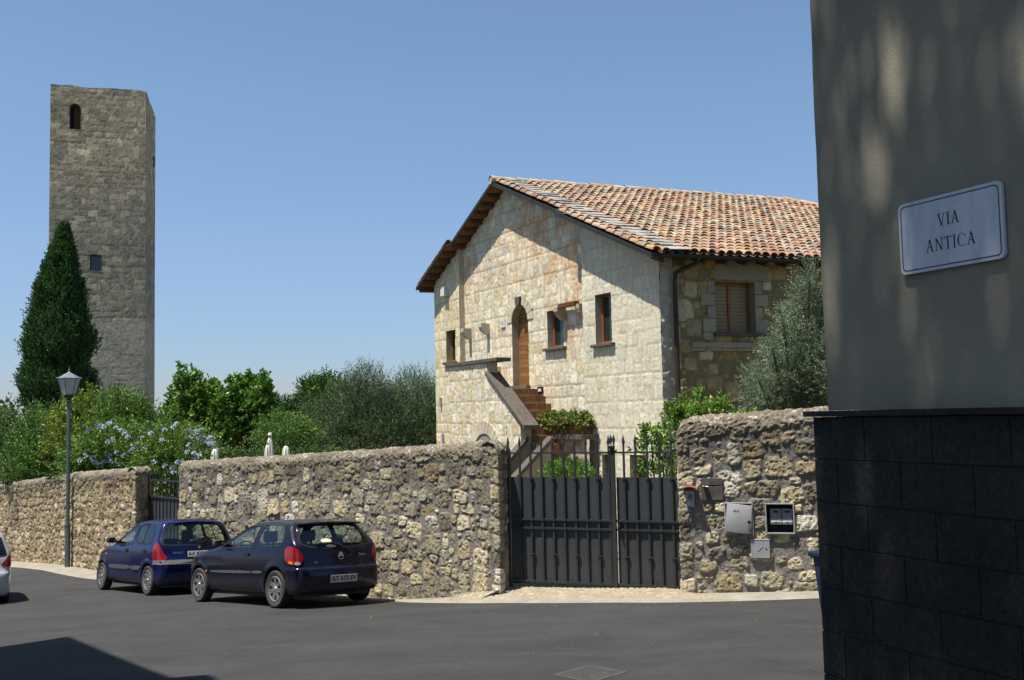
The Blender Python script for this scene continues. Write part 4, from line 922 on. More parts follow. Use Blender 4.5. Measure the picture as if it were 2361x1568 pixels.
# rafter feet along the right eave, gutter, downpipe
for b in np.arange(-.2, 12, .5):
    mb = MB(); mb.prism([hp(AEL + .02, b, float(zroof(AEL)) - .11), hp(.0, b, float(zroof(0)) - .11), hp(.0, b, float(zroof(0)) - .21), hp(AEL + .02, b, float(zroof(AEL)) - .19)], R3 * .09)
    mb.build('rafter_end', M['wood'], house)
zg = float(zroof(AEL)) - .03
mb = MB(); N = 10; V = []
for j, b in enumerate((BF - .04, 12.0)):
    for r in (.075, .069):
        for i in range(N + 1): t = math.pi * i / N; V.append(hp(AEL - .05 - r * math.cos(t), b, zg - .0 - r * math.sin(t)))
F = []; n1 = N + 1
for i in range(N): F += [(i, i + 1, 2 * n1 + i + 1, 2 * n1 + i), (n1 + i, 3 * n1 + i, 3 * n1 + i + 1, n1 + i + 1), (i, n1 + i, n1 + i + 1, i + 1)]
F += [(0, 2 * n1, 3 * n1, n1), (N, n1 + N, 3 * n1 + N, 2 * n1 + N)]
mb.add(V, F); mb.build('gutter', M['gutter'], house, smooth=True)
mb = MB(); mb.path([hp(AEL - .05, .62, zg - .05), hp(AEL - .05, .62, zg - .14), hp(-.02, .33, 2.80) + S3 * .07, hp(-.02, .30, 2.6) + S3 * .07], .045, 12); mb.build('downpipe', M['gutter'], house, smooth=True)
mb = MB(); mb.tube(hp(-.02, .30, 2.62) + S3 * .07, hp(-.02, .30, -2.9) + S3 * .07, .047, n=14)
for z in (1.9, -.35, -1.8): mb.tube(hp(-.02, .30, z) + S3 * .07, hp(-.02, .30, z + .05) + S3 * .07, .058, n=14)
mb.build('downpipe', M['pipe'], house, smooth=True)

# barrel tiles: cover rows (and the channels between them) down each slope
TCOL = [((.33, .205, .14), 5), ((.36, .245, .165), 5), ((.37, .29, .195), 4), ((.29, .245, .19), 3.5), ((.29, .155, .105), 1.6), ((.35, .24, .11), .5), ((.22, .185, .15), 1.6)]
_tw = np.cumsum([w for _, w in TCOL]); _tw = _tw / _tw[-1]; _tc = np.array([c for c, _ in TCOL])
def tile_field(colsb, alo, ahi_f, slope_side, name, hipf=None):
    V = []; F = []; K = []; R = np.random.default_rng(9 if slope_side > 0 else 10); o = 0
    step = .30; ns = 7; cosl = 1 / math.hypot(1, SLR if slope_side > 0 else SLL)
    for jc, b in enumerate(colsb):
        front = b < 1.4 and slope_side > 0
        a_hi = ahi_f(b)
        na = int(abs(a_hi - alo(b)) / (step * cosl)) + 1
        for ir in range(na):
            a0 = alo(b) + (1 if slope_side > 0 else -1) * ir * step * cosl; a1 = a0 + (1 if slope_side > 0 else -1) * step * 1.25 * cosl
            if slope_side > 0: a1 = min(a1, a_hi)
            else: a1 = max(a1, a_hi)
            if abs(a1 - a0) < .05: continue
            jit = R.uniform(-.012, .012, 4); tw = R.uniform(-.02, .02); col = _tc[min(np.searchsorted(_tw, R.random()), len(_tc) - 1)] * R.uniform(.80, 1.02)
            flatt = front and (jc in (2, 3))
            if flatt: col = np.array((.27, .255, .225)) * R.uniform(.8, 1.2)
            for typ in (0, 1):
                if typ == 0:                                # cover tile, convex
                    w0, w1 = .098 * R.uniform(.94, 1.06), .080; z0, z1 = .055 + jit[0], .028; bb0 = b + jit[1]; bb1 = b + jit[2] * .6
                    ths = np.linspace(0, math.pi, ns); rows = []
                    if flatt: prof = [(-w0 * 1.3, 0), (-w0 * 1.3, .55 * w0), (w0 * 1.3, .60 * w0), (w0 * 1.3, .02)]
                    for (aa, w, zz, bc) in ((a0, w0, z0, bb0), (a1, w1, z1, bb1)):
                        zc_ = zroof(aa)
                        if flatt: rows.append([hp(aa, bc + x * w / w0, float(zc_) + zz + h) for x, h in prof])
                        else: rows.append([hp(aa + tw * math.cos(t) * .5, bc + w * math.cos(t), float(zc_) + zz + w * .78 * math.sin(t)) for t in ths])
                    m = len(rows[0]); inner = [(p - np.array((0, 0, .018))) if 0 < i < m - 1 else p + R3 * (.015 if i == m - 1 else -.015) for i, p in enumerate(rows[0])]
                    V += rows[0] + rows[1] + inner
                    for i in range(m - 1): F.append((o + i, o + i + 1, o + m + i + 1, o + m + i)); F.append((o + 2 * m + i, o + 2 * m + i + 1, o + i + 1, o + i))
                    K += [col] * (2 * m) + [col * .8] * m; o += 3 * m
                else:                                       # channel tile, concave
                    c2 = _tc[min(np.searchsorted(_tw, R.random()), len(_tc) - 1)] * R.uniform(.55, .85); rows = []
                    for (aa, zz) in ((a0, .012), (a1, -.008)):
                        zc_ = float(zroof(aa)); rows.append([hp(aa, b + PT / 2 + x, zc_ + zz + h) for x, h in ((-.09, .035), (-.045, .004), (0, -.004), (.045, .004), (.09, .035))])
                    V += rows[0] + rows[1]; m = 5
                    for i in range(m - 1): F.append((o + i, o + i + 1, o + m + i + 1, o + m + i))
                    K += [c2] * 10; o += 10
    return gridmesh(name, np.array(V), np.array(F), M['tile'], parent=house, col=np.array(K), smooth=False)
PT = .215
cb = np.arange(BF + .10, BRID + 5.2, PT)
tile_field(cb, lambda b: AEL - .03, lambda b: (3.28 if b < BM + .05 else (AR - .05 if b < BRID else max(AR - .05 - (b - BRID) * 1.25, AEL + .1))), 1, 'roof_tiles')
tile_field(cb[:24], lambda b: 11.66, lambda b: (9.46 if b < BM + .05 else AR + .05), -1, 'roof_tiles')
mb = MB(); R = random.Random(4)
for k in range(int((BRID - BM) / .36) + 1):
    b = BM - .03 + k * .36; v = R.uniform(.8, 1.15); mb.c = tuple(c * v for c in R.choice([(.46, .36, .24), (.42, .30, .19), (.40, .36, .28), (.45, .27, .16)]))
    mb.lathe(hp(AR, b, ZR + .03 + R.uniform(-.01, .01)), R3, [(.115, 0), (.095, .40)], 14); mb.tube(hp(AR, b + .01, ZR - .0), hp(AR, b + .05, ZR - .0), .09, n=12)
mb.build('ridge_tiles', M['tile'], house, col=True, smooth=True)
# hip end: ridge tiles down the hip
mb = MB()
for k in range(16):
    b = BRID + k * .30; a = AR - (b - BRID) * 1.25
    if a < 0: break
    v = R.uniform(.8, 1.15); mb.c = (.45 * v, .29 * v, .18 * v); mb.tube(rp(a, b, .06), rp(max(a - .5, -.3), b + .40, .05), .11, .09, n=12)
mb.build('hip_tiles', M['tile'], house, col=True)
mb = MB(); mb.c = (.4, .25, .16); mb.add([hp(AR, BRID, ZR - .05), hp(AEL, BRID + 5.75, float(zroof(AEL)) - .05), hp(11.6, BRID + 5.75, float(zroof(11.6)) - .05)], [(0, 1, 2)]); mb.build('hip_roof', M['tile'], house, col=True)
# ================================================================== CARS
def smooth_poly(P, it=2, closed=True):
    P = np.array(P, float)
    for _ in range(it):
        Q = np.roll(P, -1, 0); P = np.stack([P * .75 + Q * .25, P * .25 + Q * .75], 1).reshape(-1, 2)
    return P
def sdf2(P, X, Y):
    d = np.full(X.shape, 1e9); ins = np.zeros(X.shape, bool); n = len(P)
    for i in range(n):
        a = P[i]; b = P[(i + 1) % n]; e = b - a; wx = X - a[0]; wy = Y - a[1]
        t = np.clip((wx * e[0] + wy * e[1]) / (e @ e + 1e-12), 0, 1); d = np.minimum(d, (wx - e[0] * t) ** 2 + (wy - e[1] * t) ** 2)
        c = ((a[1] <= Y) & (b[1] > Y)) | ((b[1] <= Y) & (a[1] > Y))
        with np.errstate(divide='ignore', invalid='ignore'): xi = a[0] + (Y - a[1]) * (b[0] - a[0]) / (b[1] - a[1])
        ins ^= c & (X < xi)
    d = np.sqrt(d); return np.where(ins, -d, d)
class Grid2:
    def __init__(s, P, x0, x1, y0, y1, h=.012):
        s.x0, s.y0, s.h = x0, y0, h; xs = np.arange(x0, x1 + h, h); ys = np.arange(y0, y1 + h, h)
        X, Y = np.meshgrid(xs, ys, indexing='ij'); s.D = sdf2(P, X, Y); s.n = s.D.shape
    def __call__(s, x, y):
        fx = np.clip((x - s.x0) / s.h, 0, s.n[0] - 1.001); fy = np.clip((y - s.y0) / s.h, 0, s.n[1] - 1.001)
        i = fx.astype(int); j = fy.astype(int); u = fx - i; v = fy - j; D = s.D
        return (D[i, j] * (1 - u) + D[i + 1, j] * u) * (1 - v) + (D[i, j + 1] * (1 - u) + D[i + 1, j + 1] * u) * v
def smax(a, b, k):
    h = np.maximum(k - np.abs(a - b), 0) / k; return np.maximum(a, b) + h * h * k * .25
class Body:
    def __init__(s, side, front, plan, wb, r_arch=.325, krear=.14, kfront=.10, kround=.07, bump=None, flare=.012, wsr=(.15, 1.25)):
        s.gs = Grid2(smooth_poly(side), -.95, 3.6, -.1, 1.7); s.gf = Grid2(smooth_poly(front), -1.1, 1.1, -.1, 1.7); s.gp = Grid2(smooth_poly(plan), -.95, 3.6, -1.1, 1.1)
        s.wb = wb; s.ra = r_arch; s.kr = krear; s.kf = kfront; s.k = kround; s.bump = bump; s.flare = flare
    def F(s, P, arches=True):
        x, y, z = P[..., 0], P[..., 1], P[..., 2]
        kx = s.kr * sstep(.7, -.3, x); kf = s.kf * sstep(.9, 1.6, x)
        d = smax(s.gs(x - (kx - kf) * y * y, z + .045 * y * y * sstep(.9, 1.2, z)), s.gf(y, z), s.k)
        d = smax(d, s.gp(x, y), s.k * .9)
        if s.bump is not None: d = d - s.bump(x, y, z)
        for ax in (0, s.wb):
            rr = np.hypot(x - ax, z - .285)
            d = d - s.flare * np.exp(-((rr - s.ra - .02) / .05) ** 2) * (z < .75) * (np.abs(y) > .4)
            if arches: d = np.maximum(d, -np.maximum(rr - s.ra, .50 - np.abs(y)))
        return d
    def grad(s, P, arches=True):
        e = .004; g = np.stack([s.F(P + np.eye(3)[i] * e, arches) - s.F(P - np.eye(3)[i] * e, arches) for i in range(3)], -1)
        return g / (np.linalg.norm(g, axis=-1, keepdims=True) + 1e-9)
    def march(s, O, D, L=1.4, n=90):
        """first hit of rays O + D t, ignoring the arches; returns points"""
        t = np.linspace(0, L, n); P = O[:, None] + D[:, None] * t[None, :, None]; f = s.F(P, False)
        hit = (f < 0); i = np.argmax(hit, 1); i = np.where(hit.any(1), i, np.argmin(f, 1)); i = np.maximum(i, 1)
        lo = t[i - 1]; hi = t[i]
        for _ in range(14):
            m = (lo + hi) / 2; f = s.F(O + D * m[:, None], False); lo = np.where(f > 0, m, lo); hi = np.where(f > 0, hi, m)
        return O + D * hi[:, None]
def surfnet(fn, lo, hi, h):
    ax = [np.arange(lo[i], hi[i] + h, h) for i in range(3)]; X = np.stack(np.meshgrid(*ax, indexing='ij'), -1); f = fn(X); s = f < 0; n = np.array(f.shape)
    acc = np.zeros((n[0] - 1, n[1] - 1, n[2] - 1, 3)); cnt = np.zeros(acc.shape[:3]); E = []
    for d in range(3):
        sl0 = [slice(None)] * 3; sl1 = [slice(None)] * 3; sl0[d] = slice(0, -1); sl1[d] = slice(1, None)
        a = f[tuple(sl0)]; b = f[tuple(sl1)]; idx = np.argwhere((a < 0) != (b < 0))
        o1, o2 = [(1, 2), (2, 0), (0, 1)][d]
        idx = idx[(idx[:, o1] > 0) & (idx[:, o1] < n[o1] - 1) & (idx[:, o2] > 0) & (idx[:, o2] < n[o2] - 1)]
        fa = a[tuple(idx.T)]; fb = b[tuple(idx.T)]; t = fa / (fa - fb); p = idx.astype(float); p[:, d] += t; p = p * h + np.array(lo)
        cells = []
        for q1, q2 in ((-1, -1), (0, -1), (0, 0), (-1, 0)):
            c = idx.copy(); c[:, o1] += q1; c[:, o2] += q2; cells.append(c)
            np.add.at(acc, tuple(c.T), p); np.add.at(cnt, tuple(c.T), 1)
        E.append((cells, fa < 0))
    act = cnt > 0; ids = -np.ones(cnt.shape, int); ids[act] = np.arange(act.sum()); V = acc[act] / cnt[act][:, None]; Fs = []
    for cells, pos in E:
        q = np.stack([ids[tuple(c.T)] for c in cells], 1); q[~pos] = q[~pos][:, ::-1]; Fs.append(q)
    return V, np.concatenate(Fs)
def frame_ray(mode):
    """maps 2D outline coords (u, z) to ray origins/directions"""
    if mode == 'L': return lambda u, z: (np.stack([u, u * 0 + 1.2, z], -1), np.array((0, -1.0, 0)))
    if mode == 'R': return lambda u, z: (np.stack([u, u * 0 - 1.2, z], -1), np.array((0, 1.0, 0)))
    if mode == 'B': return lambda u, z: (np.stack([u * 0 - 1.3, u, z], -1), np.array((1.0, 0, 0)))
    if mode == 'F': return lambda u, z: (np.stack([u * 0 + 3.9, u, z], -1), np.array((-1.0, 0, 0)))
    if mode == 'W': return lambda u, z: (np.stack([u * 0 + 2.9, u, z], -1), np.array((-1.0, 0, 0)))
    if mode in ('BL', 'BR'):                               # rear corner, 45 degrees; u runs from the side (negative) to the tail (positive)
        sg = 1 if mode == 'BL' else -1; d = np.array((.7071, -.7071 * sg, 0)); c = np.array((-.35, .6 * sg, 0)); e = np.array((-.7071, -.7071 * sg, 0))
        return lambda u, z: (c - d * .9 + e * u[:, None] + np.stack([u * 0, u * 0, z], -1), d)
def drape(body, mode, U, Z, off):
    O, D = frame_ray(mode)(np.asarray(U, float), np.asarray(Z, float)); P = body.march(O, np.broadcast_to(D, O.shape), L=2.2 if mode in 'FBW' or mode[0] == 'B' else 1.2)
    return P + body.grad(P, False) * off
def patch(body, mode, poly, name, m, parent, off=.004, res=.035, it=2, rim=.012, smooth=True):
    P = smooth_poly(poly, it); lo = P.min(0); hi = P.max(0)
    # resample boundary
    gx_, gz_ = np.meshgrid(np.arange(lo[0], hi[0], res), np.arange(lo[1], hi[1], res), indexing='ij'); q = np.stack([gx_.ravel(), gz_.ravel()], -1)
    q = q[sdf2(P, q[:, 0], q[:, 1]) < -res * .35]
    pts = [Vector((float(a), float(b))) for a, b in np.concatenate([P, q])]; n = len(P)
    r = delaunay_2d_cdt(pts, [], [list(range(n))], 1, 1e-5); vv = np.array([(v.x, v.y) for v in r[0]]); ff = [tuple(f) for f in r[2]]
    W = drape(body, mode, vv[:, 0], vv[:, 1], off)
    me = bpy.data.meshes.new(name); V = [tuple(map(float, w)) for w in W]
    bd = [int(np.argmin(np.hypot(vv[:, 0] - p[0], vv[:, 1] - p[1]))) for p in P]
    if rim:
        W2 = drape(body, mode, P[:, 0], P[:, 1], off - rim); o = len(V); V += [tuple(map(float, w)) for w in W2]
        ff += [(bd[i], bd[(i + 1) % n], o + (i + 1) % n, o + i) for i in range(n)]
    me.from_pydata(V, [], ff); me.validate()
    bm = bmesh.new(); bm.from_mesh(me)
    bmesh.ops.recalc_face_normals(bm, faces=bm.faces); bm.faces.ensure_lookup_table()
    g = body.grad(np.array([W[0]]), False)[0]; f0 = max((f for f in bm.faces), key=lambda f: f.calc_area())
    gg = body.grad(np.array([tuple(f0.calc_center_median())]), False)[0]
    if f0.normal.dot(Vector(gg)) < 0: bmesh.ops.reverse_faces(bm, faces=bm.faces)
    bm.to_mesh(me); bm.free()
    me.polygons.foreach_set('use_smooth', np.full(len(me.polygons), True))
    try: me.set_sharp_from_angle(angle=0.7)
    except Exception: pass
    me.materials.append(m); return link(name, me, parent)
def ribbon(body, mode, pts, w, name, m, parent, off=.004, closed=True, it=2, th=.006):
    P = smooth_poly(pts, it) if closed else np.array(pts, float)
    if not closed:
        L = np.r_[0, np.cumsum(np.hypot(*np.diff(P, axis=0).T))]; t = np.linspace(0, L[-1], max(3, int(L[-1] / .03))); P = np.stack([np.interp(t, L, P[:, i]) for i in (0, 1)], -1)
    d = np.roll(P, -1, 0) - np.roll(P, 1, 0) if closed else np.gradient(P, axis=0); d /= np.linalg.norm(d, axis=1)[:, None] + 1e-9; nn = np.stack([-d[:, 1], d[:, 0]], -1)
    a = P + nn * w / 2; b = P - nn * w / 2; A_ = drape(body, mode, a[:, 0], a[:, 1], off); B_ = drape(body, mode, b[:, 0], b[:, 1], off); A2 = drape(body, mode, a[:, 0], a[:, 1], off - th); B2 = drape(body, mode, b[:, 0], b[:, 1], off - th)
    n = len(P); V = np.concatenate([A_, B_, A2, B2]); F = []
    for i in range(n if closed else n - 1):
        j = (i + 1) % n; F += [(i, j, n + j, n + i), (2 * n + i, 2 * n + j, j, i), (n + i, n + j, 3 * n + j, 3 * n + i)]
    F = np.array(F)
    o = gridmesh(name, V, F, m, parent=parent, smooth=False)
    bm = bmesh.new(); bm.from_mesh(o.data); bmesh.ops.recalc_face_normals(bm, faces=bm.faces); bm.to_mesh(o.data); bm.free(); return o
def rounded(x0, z0, x1, z1, r=.05):
    return [(x0 + r, z0), (x1 - r, z0), (x1, z0 + r), (x1, z1 - r), (x1 - r, z1), (x0 + r, z1), (x0, z1 - r), (x0, z0 + r)]
def make_paint(name, base, dust=(.10, .09, .08), rough=.2):
    m = bpy.data.materials.new(name); m.use_nodes = True; n, l = nodes(m); b = n['Principled BSDF']
    tc = n.new('ShaderNodeTexCoord'); t = n.new('ShaderNodeTexNoise'); t.inputs['Scale'].default_value = 9; t.inputs['Detail'].default_value = 8; t.inputs['Roughness'].default_value = .75; l.new(tc.outputs['Object'], t.inputs['Vector'])
    ge = n.new('ShaderNodeNewGeometry'); sx = n.new('ShaderNodeSeparateXYZ'); l.new(tc.outputs['Normal'], sx.inputs[0]); sz = n.new('ShaderNodeSeparateXYZ'); l.new(tc.outputs['Object'], sz.inputs[0])
    # dust settles on upward faces and road dirt is thrown low on the body
    up = n.new('ShaderNodeMapRange'); up.inputs['From Min'].default_value = .35; up.inputs['From Max'].default_value = 1; up.inputs['To Max'].default_value = .25; l.new(sx.outputs[2], up.inputs['Value'])
    lw = n.new('ShaderNodeMapRange'); lw.inputs['From Min'].default_value = .50; lw.inputs['From Max'].default_value = .22; lw.inputs['To Max'].default_value = .42; l.new(sz.outputs[2], lw.inputs['Value'])
    ad = n.new('ShaderNodeMath'); ad.operation = 'ADD'; l.new(up.outputs[0], ad.inputs[0]); l.new(lw.outputs[0], ad.inputs[1])
    mr = n.new('ShaderNodeMapRange'); mr.inputs['From Min'].default_value = .3; mr.inputs['From Max'].default_value = .75; mr.inputs['To Min'].default_value = .2; mr.inputs['To Max'].default_value = 1.3; l.new(t.outputs['Fac'], mr.inputs['Value'])
    mu = n.new('ShaderNodeMath'); mu.operation = 'MULTIPLY'; mu.use_clamp = True; l.new(ad.outputs[0], mu.inputs[0]); l.new(mr.outputs[0], mu.inputs[1])
    mx = n.new('ShaderNodeMix'); mx.data_type = 'RGBA'; mx.inputs[6].default_value = (*base, 1); mx.inputs[7].default_value = (*dust, 1); l.new(mu.outputs[0], mx.inputs[0]); l.new(mx.outputs[2], b.inputs['Base Color'])
    ro = n.new('ShaderNodeMapRange'); ro.inputs['To Min'].default_value = rough; ro.inputs['To Max'].default_value = .75; l.new(mu.outputs[0], ro.inputs['Value']); l.new(ro.outputs[0], b.inputs['Roughness'])
    b.inputs['Coat Weight'].default_value = .35; b.inputs['Coat Roughness'].default_value = .07; b.inputs['Metallic'].default_value = .15; b.inputs['Specular IOR Level'].default_value = .2
    return m
M['carglass'] = glassmat('car_glass', (.80, .90, .86), .05, .97)
M['redlens'] = mat('red_lens', (.22, .006, .010), .12, nscale=14, namp=.45, coat=.6); M['clearlens'] = mat('clear_lens', (.42, .30, .26), .15, namp=.1, coat=.6)
M['tyre'] = mat('tyre_rubber', (.022, .021, .020), .85, nscale=20, namp=.3); M['tyredust'] = mat('tyre_side', (.050, .045, .040), .9, nscale=20, namp=.3)
M['alloy'] = mat('alloy', (.42, .41, .39), .35, namp=.12, metal=.85); M['bumpergrey'] = mat('bumper_plastic', (.10, .10, .105), .6, nscale=14, namp=.3)
M['seat'] = mat('seat_cloth', (.035, .035, .038), .9, namp=.15); M['interior'] = mat('interior', (.045, .05, .055), .85, namp=.1); M['chrome'] = mat('chrome', (.5, .5, .52), .2, namp=0, metal=1)

def wheel(parent, x, y, sgn, style, R=.285, W=.17, steer=0.0):
    c = np.array((x, y, R)); ax = np.array((0, sgn, 0.0)); rr = R * .66
    if steer: ax = np.array((-math.sin(steer) * sgn, math.cos(steer) * sgn, 0.0))
    mb = MB(); prof = [(rr - .01, -.06), (R * .9, -W / 2 - .0), (R * .97, -W / 2 + .015), (R, -W / 2 + .035), (R, W / 2 - .035), (R * .97, W / 2 - .012), (R * .90, W / 2 + .004), (rr + .02, W / 2 - .004), (rr, W / 2 - .015), (rr - .012, W / 2 - .06)]
    mb.lathe(c, ax, prof, 48); w = mb.build('wheel', M['tyre'], parent, smooth=True)
    mb = MB(); mb.lathe(c, ax, [(R * .955, W / 2 - .007), (R * .90, W / 2 + .0055), (rr + .02, W / 2 - .002), (rr + .004, W / 2 - .010)], 48); mb.build('tyre_wall', M['tyredust'], w, smooth=True)
    e1 = np.cross(ax, (0, 0, 1.0)); e1 /= np.linalg.norm(e1); e2 = np.cross(ax, e1); P = lambda r, t, h: c + ax * h + r * (math.cos(t) * e1 + math.sin(t) * e2)
    hb = W / 2 - .012; mb = MB(); mb.lathe(c, ax, [(rr + .006, hb + .004), (rr - .006, hb + .012), (rr - .020, hb + .004), (rr - .024, hb - .05)], 48)
    mb.lathe(c, ax, [(.001, hb + .008), (.028, hb + .008), (.034, hb), (.062, hb - .004), (.066, hb - .02)], 24)
    if style == 'spoke':
        for i in range(7):
            t = 2 * math.pi * i / 7 + .3
            for dt in (-.13, .13):
                a0, a1 = t + dt * 1.9, t + dt * .92; w0, w1 = .013, .012
                q = [P(.055, a0, hb - .004) , P(rr - .015, a1, hb + .002)]; d = q[1] - q[0]; d /= np.linalg.norm(d); s_ = np.cross(ax, d)
                mb.prism([q[0] - s_ * w0, q[1] - s_ * w1, q[1] + s_ * w1, q[0] + s_ * w0], -ax * .02)
        for i in range(4): t = math.pi / 2 * i + .4; mb.tube(P(.045, t, hb - .01), P(.045, t, hb + .006), .006, n=6)
    else:
        mb.lathe(c, ax, [(.06, hb - .002), (.11, hb + .002), (.125, hb - .008)], 36)
        for i in range(9):
            t = 2 * math.pi * i / 9; q = [P(.10, t - .20, hb), P(rr - .015, t - .20, hb - .002), P(rr - .015, t + .20, hb - .002), P(.10, t + .20, hb)]; mb.prism(q, -ax * .014)
            mb.lathe(P(.148, t, hb - .004), ax, [(.001, .014), (.012, .012), (.019, .0)], 8)
    mb.build('rim', M['alloy'], w, smooth=True)
    mb = MB(); mb.lathe(c, ax, [(.001, -.02), (rr - .01, -.02), (rr - .01, .02)], 24); mb.build('brake', M['black'], w)
    return w
def seats(parent, xf=1.15, xr=.25, zs=.28, rear_head=True, H=1.0):
    for x, yy, nm in ((xf, .36, 'front_seat'), (xf, -.36, 'front_seat')):
        mb = MB(); mb.cbox((x + .12, yy, zs + .12), (.50, .46, .16), .05); mb.prism([np.array((x - .16, yy - .22, zs + .12)), np.array((x - .16, yy + .22, zs + .12)), np.array((x - .30, yy + .18, zs + .62)), np.array((x - .30, yy - .18, zs + .62))], (.11, 0, .02))
        s_ = mb.build(nm, M['seat'], parent, bevel=.035, smooth=True); mb = MB(); mb.cbox((x - .27, yy, zs + .78), (.09, .25, .18), .03); mb.tube((x - .26, yy - .05, zs + .6), (x - .27, yy - .05, zs + .72), .007); mb.tube((x - .26, yy + .05, zs + .6), (x - .27, yy + .05, zs + .72), .007); mb.build('headrest', M['seat'], s_, bevel=.02, smooth=True)
    mb = MB(); mb.cbox((xr + .15, 0, zs + .12), (.46, 1.16, .15), .05); mb.prism([np.array((xr - .10, -.58, zs + .12)), np.array((xr - .10, .58, zs + .12)), np.array((xr - .22, .54, zs + .56)), np.array((xr - .22, -.54, zs + .56))], (.10, 0, .02)); s_ = mb.build('rear_seat', M['seat'], parent, bevel=.03, smooth=True)
    if rear_head:
        for yy in (.34, -.34): mb = MB(); mb.cbox((xr - .20, yy, zs + .66), (.08, .27, .16), .03); mb.build('headrest', M['seat'], s_, bevel=.02, smooth=True)
    mb = MB(); mb.cbox((xf + .75, 0, zs + .50), (.42, 1.26, .24), .06); mb.build('dashboard', M['interior'], parent, bevel=.03)
    mb = MB(); c = np.array((xf + .46, .36, zs + .55)); ax = np.array((-.9, 0, .44)); e1 = np.array((0, 1.0, 0)); e2 = np.cross(ax, e1); ps = [c + .18 * (math.cos(t) * e1 + math.sin(t) * e2) for t in np.linspace(0, 2 * math.pi, 25)]
    mb.path(ps, .014, 6); mb.path([ps[0], c, ps[12]], .012, 6); mb.tube(c, c - ax * .2, .02); mb.build('steering_wheel', M['black'], parent)
    mb = MB(); mb.cbox((.9, 0, .20), (2.6, 1.3, .10)); mb.cbox((-.30, 0, .50), (.42, 1.12, .42)); mb.build('floor', M['interior'], parent)
def plate(parent, P, ex, ey, txt, w=.50, h=.112):
    ex = np.array(ex) / np.linalg.norm(ex); ey = np.array(ey, float); ez = np.cross(ex, ey); ey = np.cross(ez, ex); ey /= np.linalg.norm(ey); ez = np.cross(ex, ey); P = np.array(P, float)
    mb = MB(); mb.box(P - ex * (w / 2 + .012) - ey * (h / 2 + .012) - ez * .01, ex * (w + .024), ey * (h + .024), ez * .014); pf = mb.build('number_plate', M['black'], parent)
    mb = MB(); mb.box(P - ex * w / 2 - ey * h / 2, ex * w, ey * h, ez * .008); mb.build('plate_face', M['plate'], pf, bevel=.003)
    textmesh('plate_text', txt, .098, basis(P + ez * .009, ex, ey), M['ink'], pf, space=1.02, offset=.0022)
def build_car(name, label, pose, spec, matrix=None):
    loc, Rm, wb = pose
    mw_ = Matrix([[Rm[i][0], Rm[i][1], Rm[i][2], loc[i]] for i in range(3)] + [[0, 0, 0, 1]])
    car = thing(name, label, 'car', (0, 0, 0), matrix=mw_)
    B = Body(spec['side'], spec['front'], spec['plan'], wb, bump=spec.get('bump'), krear=spec.get('krear', .14))
    V, F = surfnet(lambda X: B.F(X), (-.86, -.95, .08), (spec['xmax'], .95, spec['H'] + .08), .023)
    for _ in range(2): V = V - (B.F(V)[:, None] * B.grad(V))
    cc = V[F].mean(1); g = B.grad(cc, False); keep = np.ones(len(F), bool)
    for mode, poly, _ in spec['windows']:
        P = smooth_poly(poly)
        if mode == 'L': k = (sdf2(P, cc[:, 0], cc[:, 2]) < 0) & (cc[:, 1] > .25) & (np.abs(g[:, 1]) > .35)
        elif mode == 'R': k = (sdf2(P, cc[:, 0], cc[:, 2]) < 0) & (cc[:, 1] < -.25) & (np.abs(g[:, 1]) > .35)
        elif mode == 'B': k = (sdf2(P, cc[:, 1], cc[:, 2]) < 0) & (cc[:, 0] < .3) & (g[:, 0] < -.2)
        else: k = (sdf2(P, cc[:, 1], cc[:, 2]) < 0) & (cc[:, 0] > .9) & (g[:, 0] > .2)
        keep &= ~k
    F = F[keep]; cc = cc[keep]
    bmp = spec['bumper'](cc); body = gridmesh('body', V, F[~bmp], spec['paint'], parent=car)
    for nm, sel in (('rear_bumper', bmp & (cc[:, 0] < 1)), ('front_bumper', bmp & (cc[:, 0] > 1))):
        f = F[sel]; u, inv = np.unique(f, return_inverse=True); gridmesh(nm, V[u], inv.reshape(f.shape), spec['paint'], parent=car)
    for mode, poly, nm in spec['windows']:
        gl = patch(B, mode, poly, nm, M['carglass'], car, off=-.004, rim=0); ribbon(B, mode, poly, spec.get('seal', .026), 'seal', M['black'], gl, off=.003, th=.012)
    mb = MB(); mb.cbox((wb / 2, 0, .24), (wb + .6, 1.28, .12)); mb.cbox((-.3, 0, .32), (.4, 1.1, .14)); mb.tube((-.55, -.42, .24), (-.1, -.42, .24), .028); mb.build('underbody', M['black'], car)
    for x in (0, wb):
        for sg_ in (1, -1): wheel(car, x, .725 * sg_, sg_, spec['wheel'], R=.285, steer=(spec.get('steer', 0) if x else 0))
    seats(car, H=spec['H'], zs=spec.get('zs', .28))
    return car, B

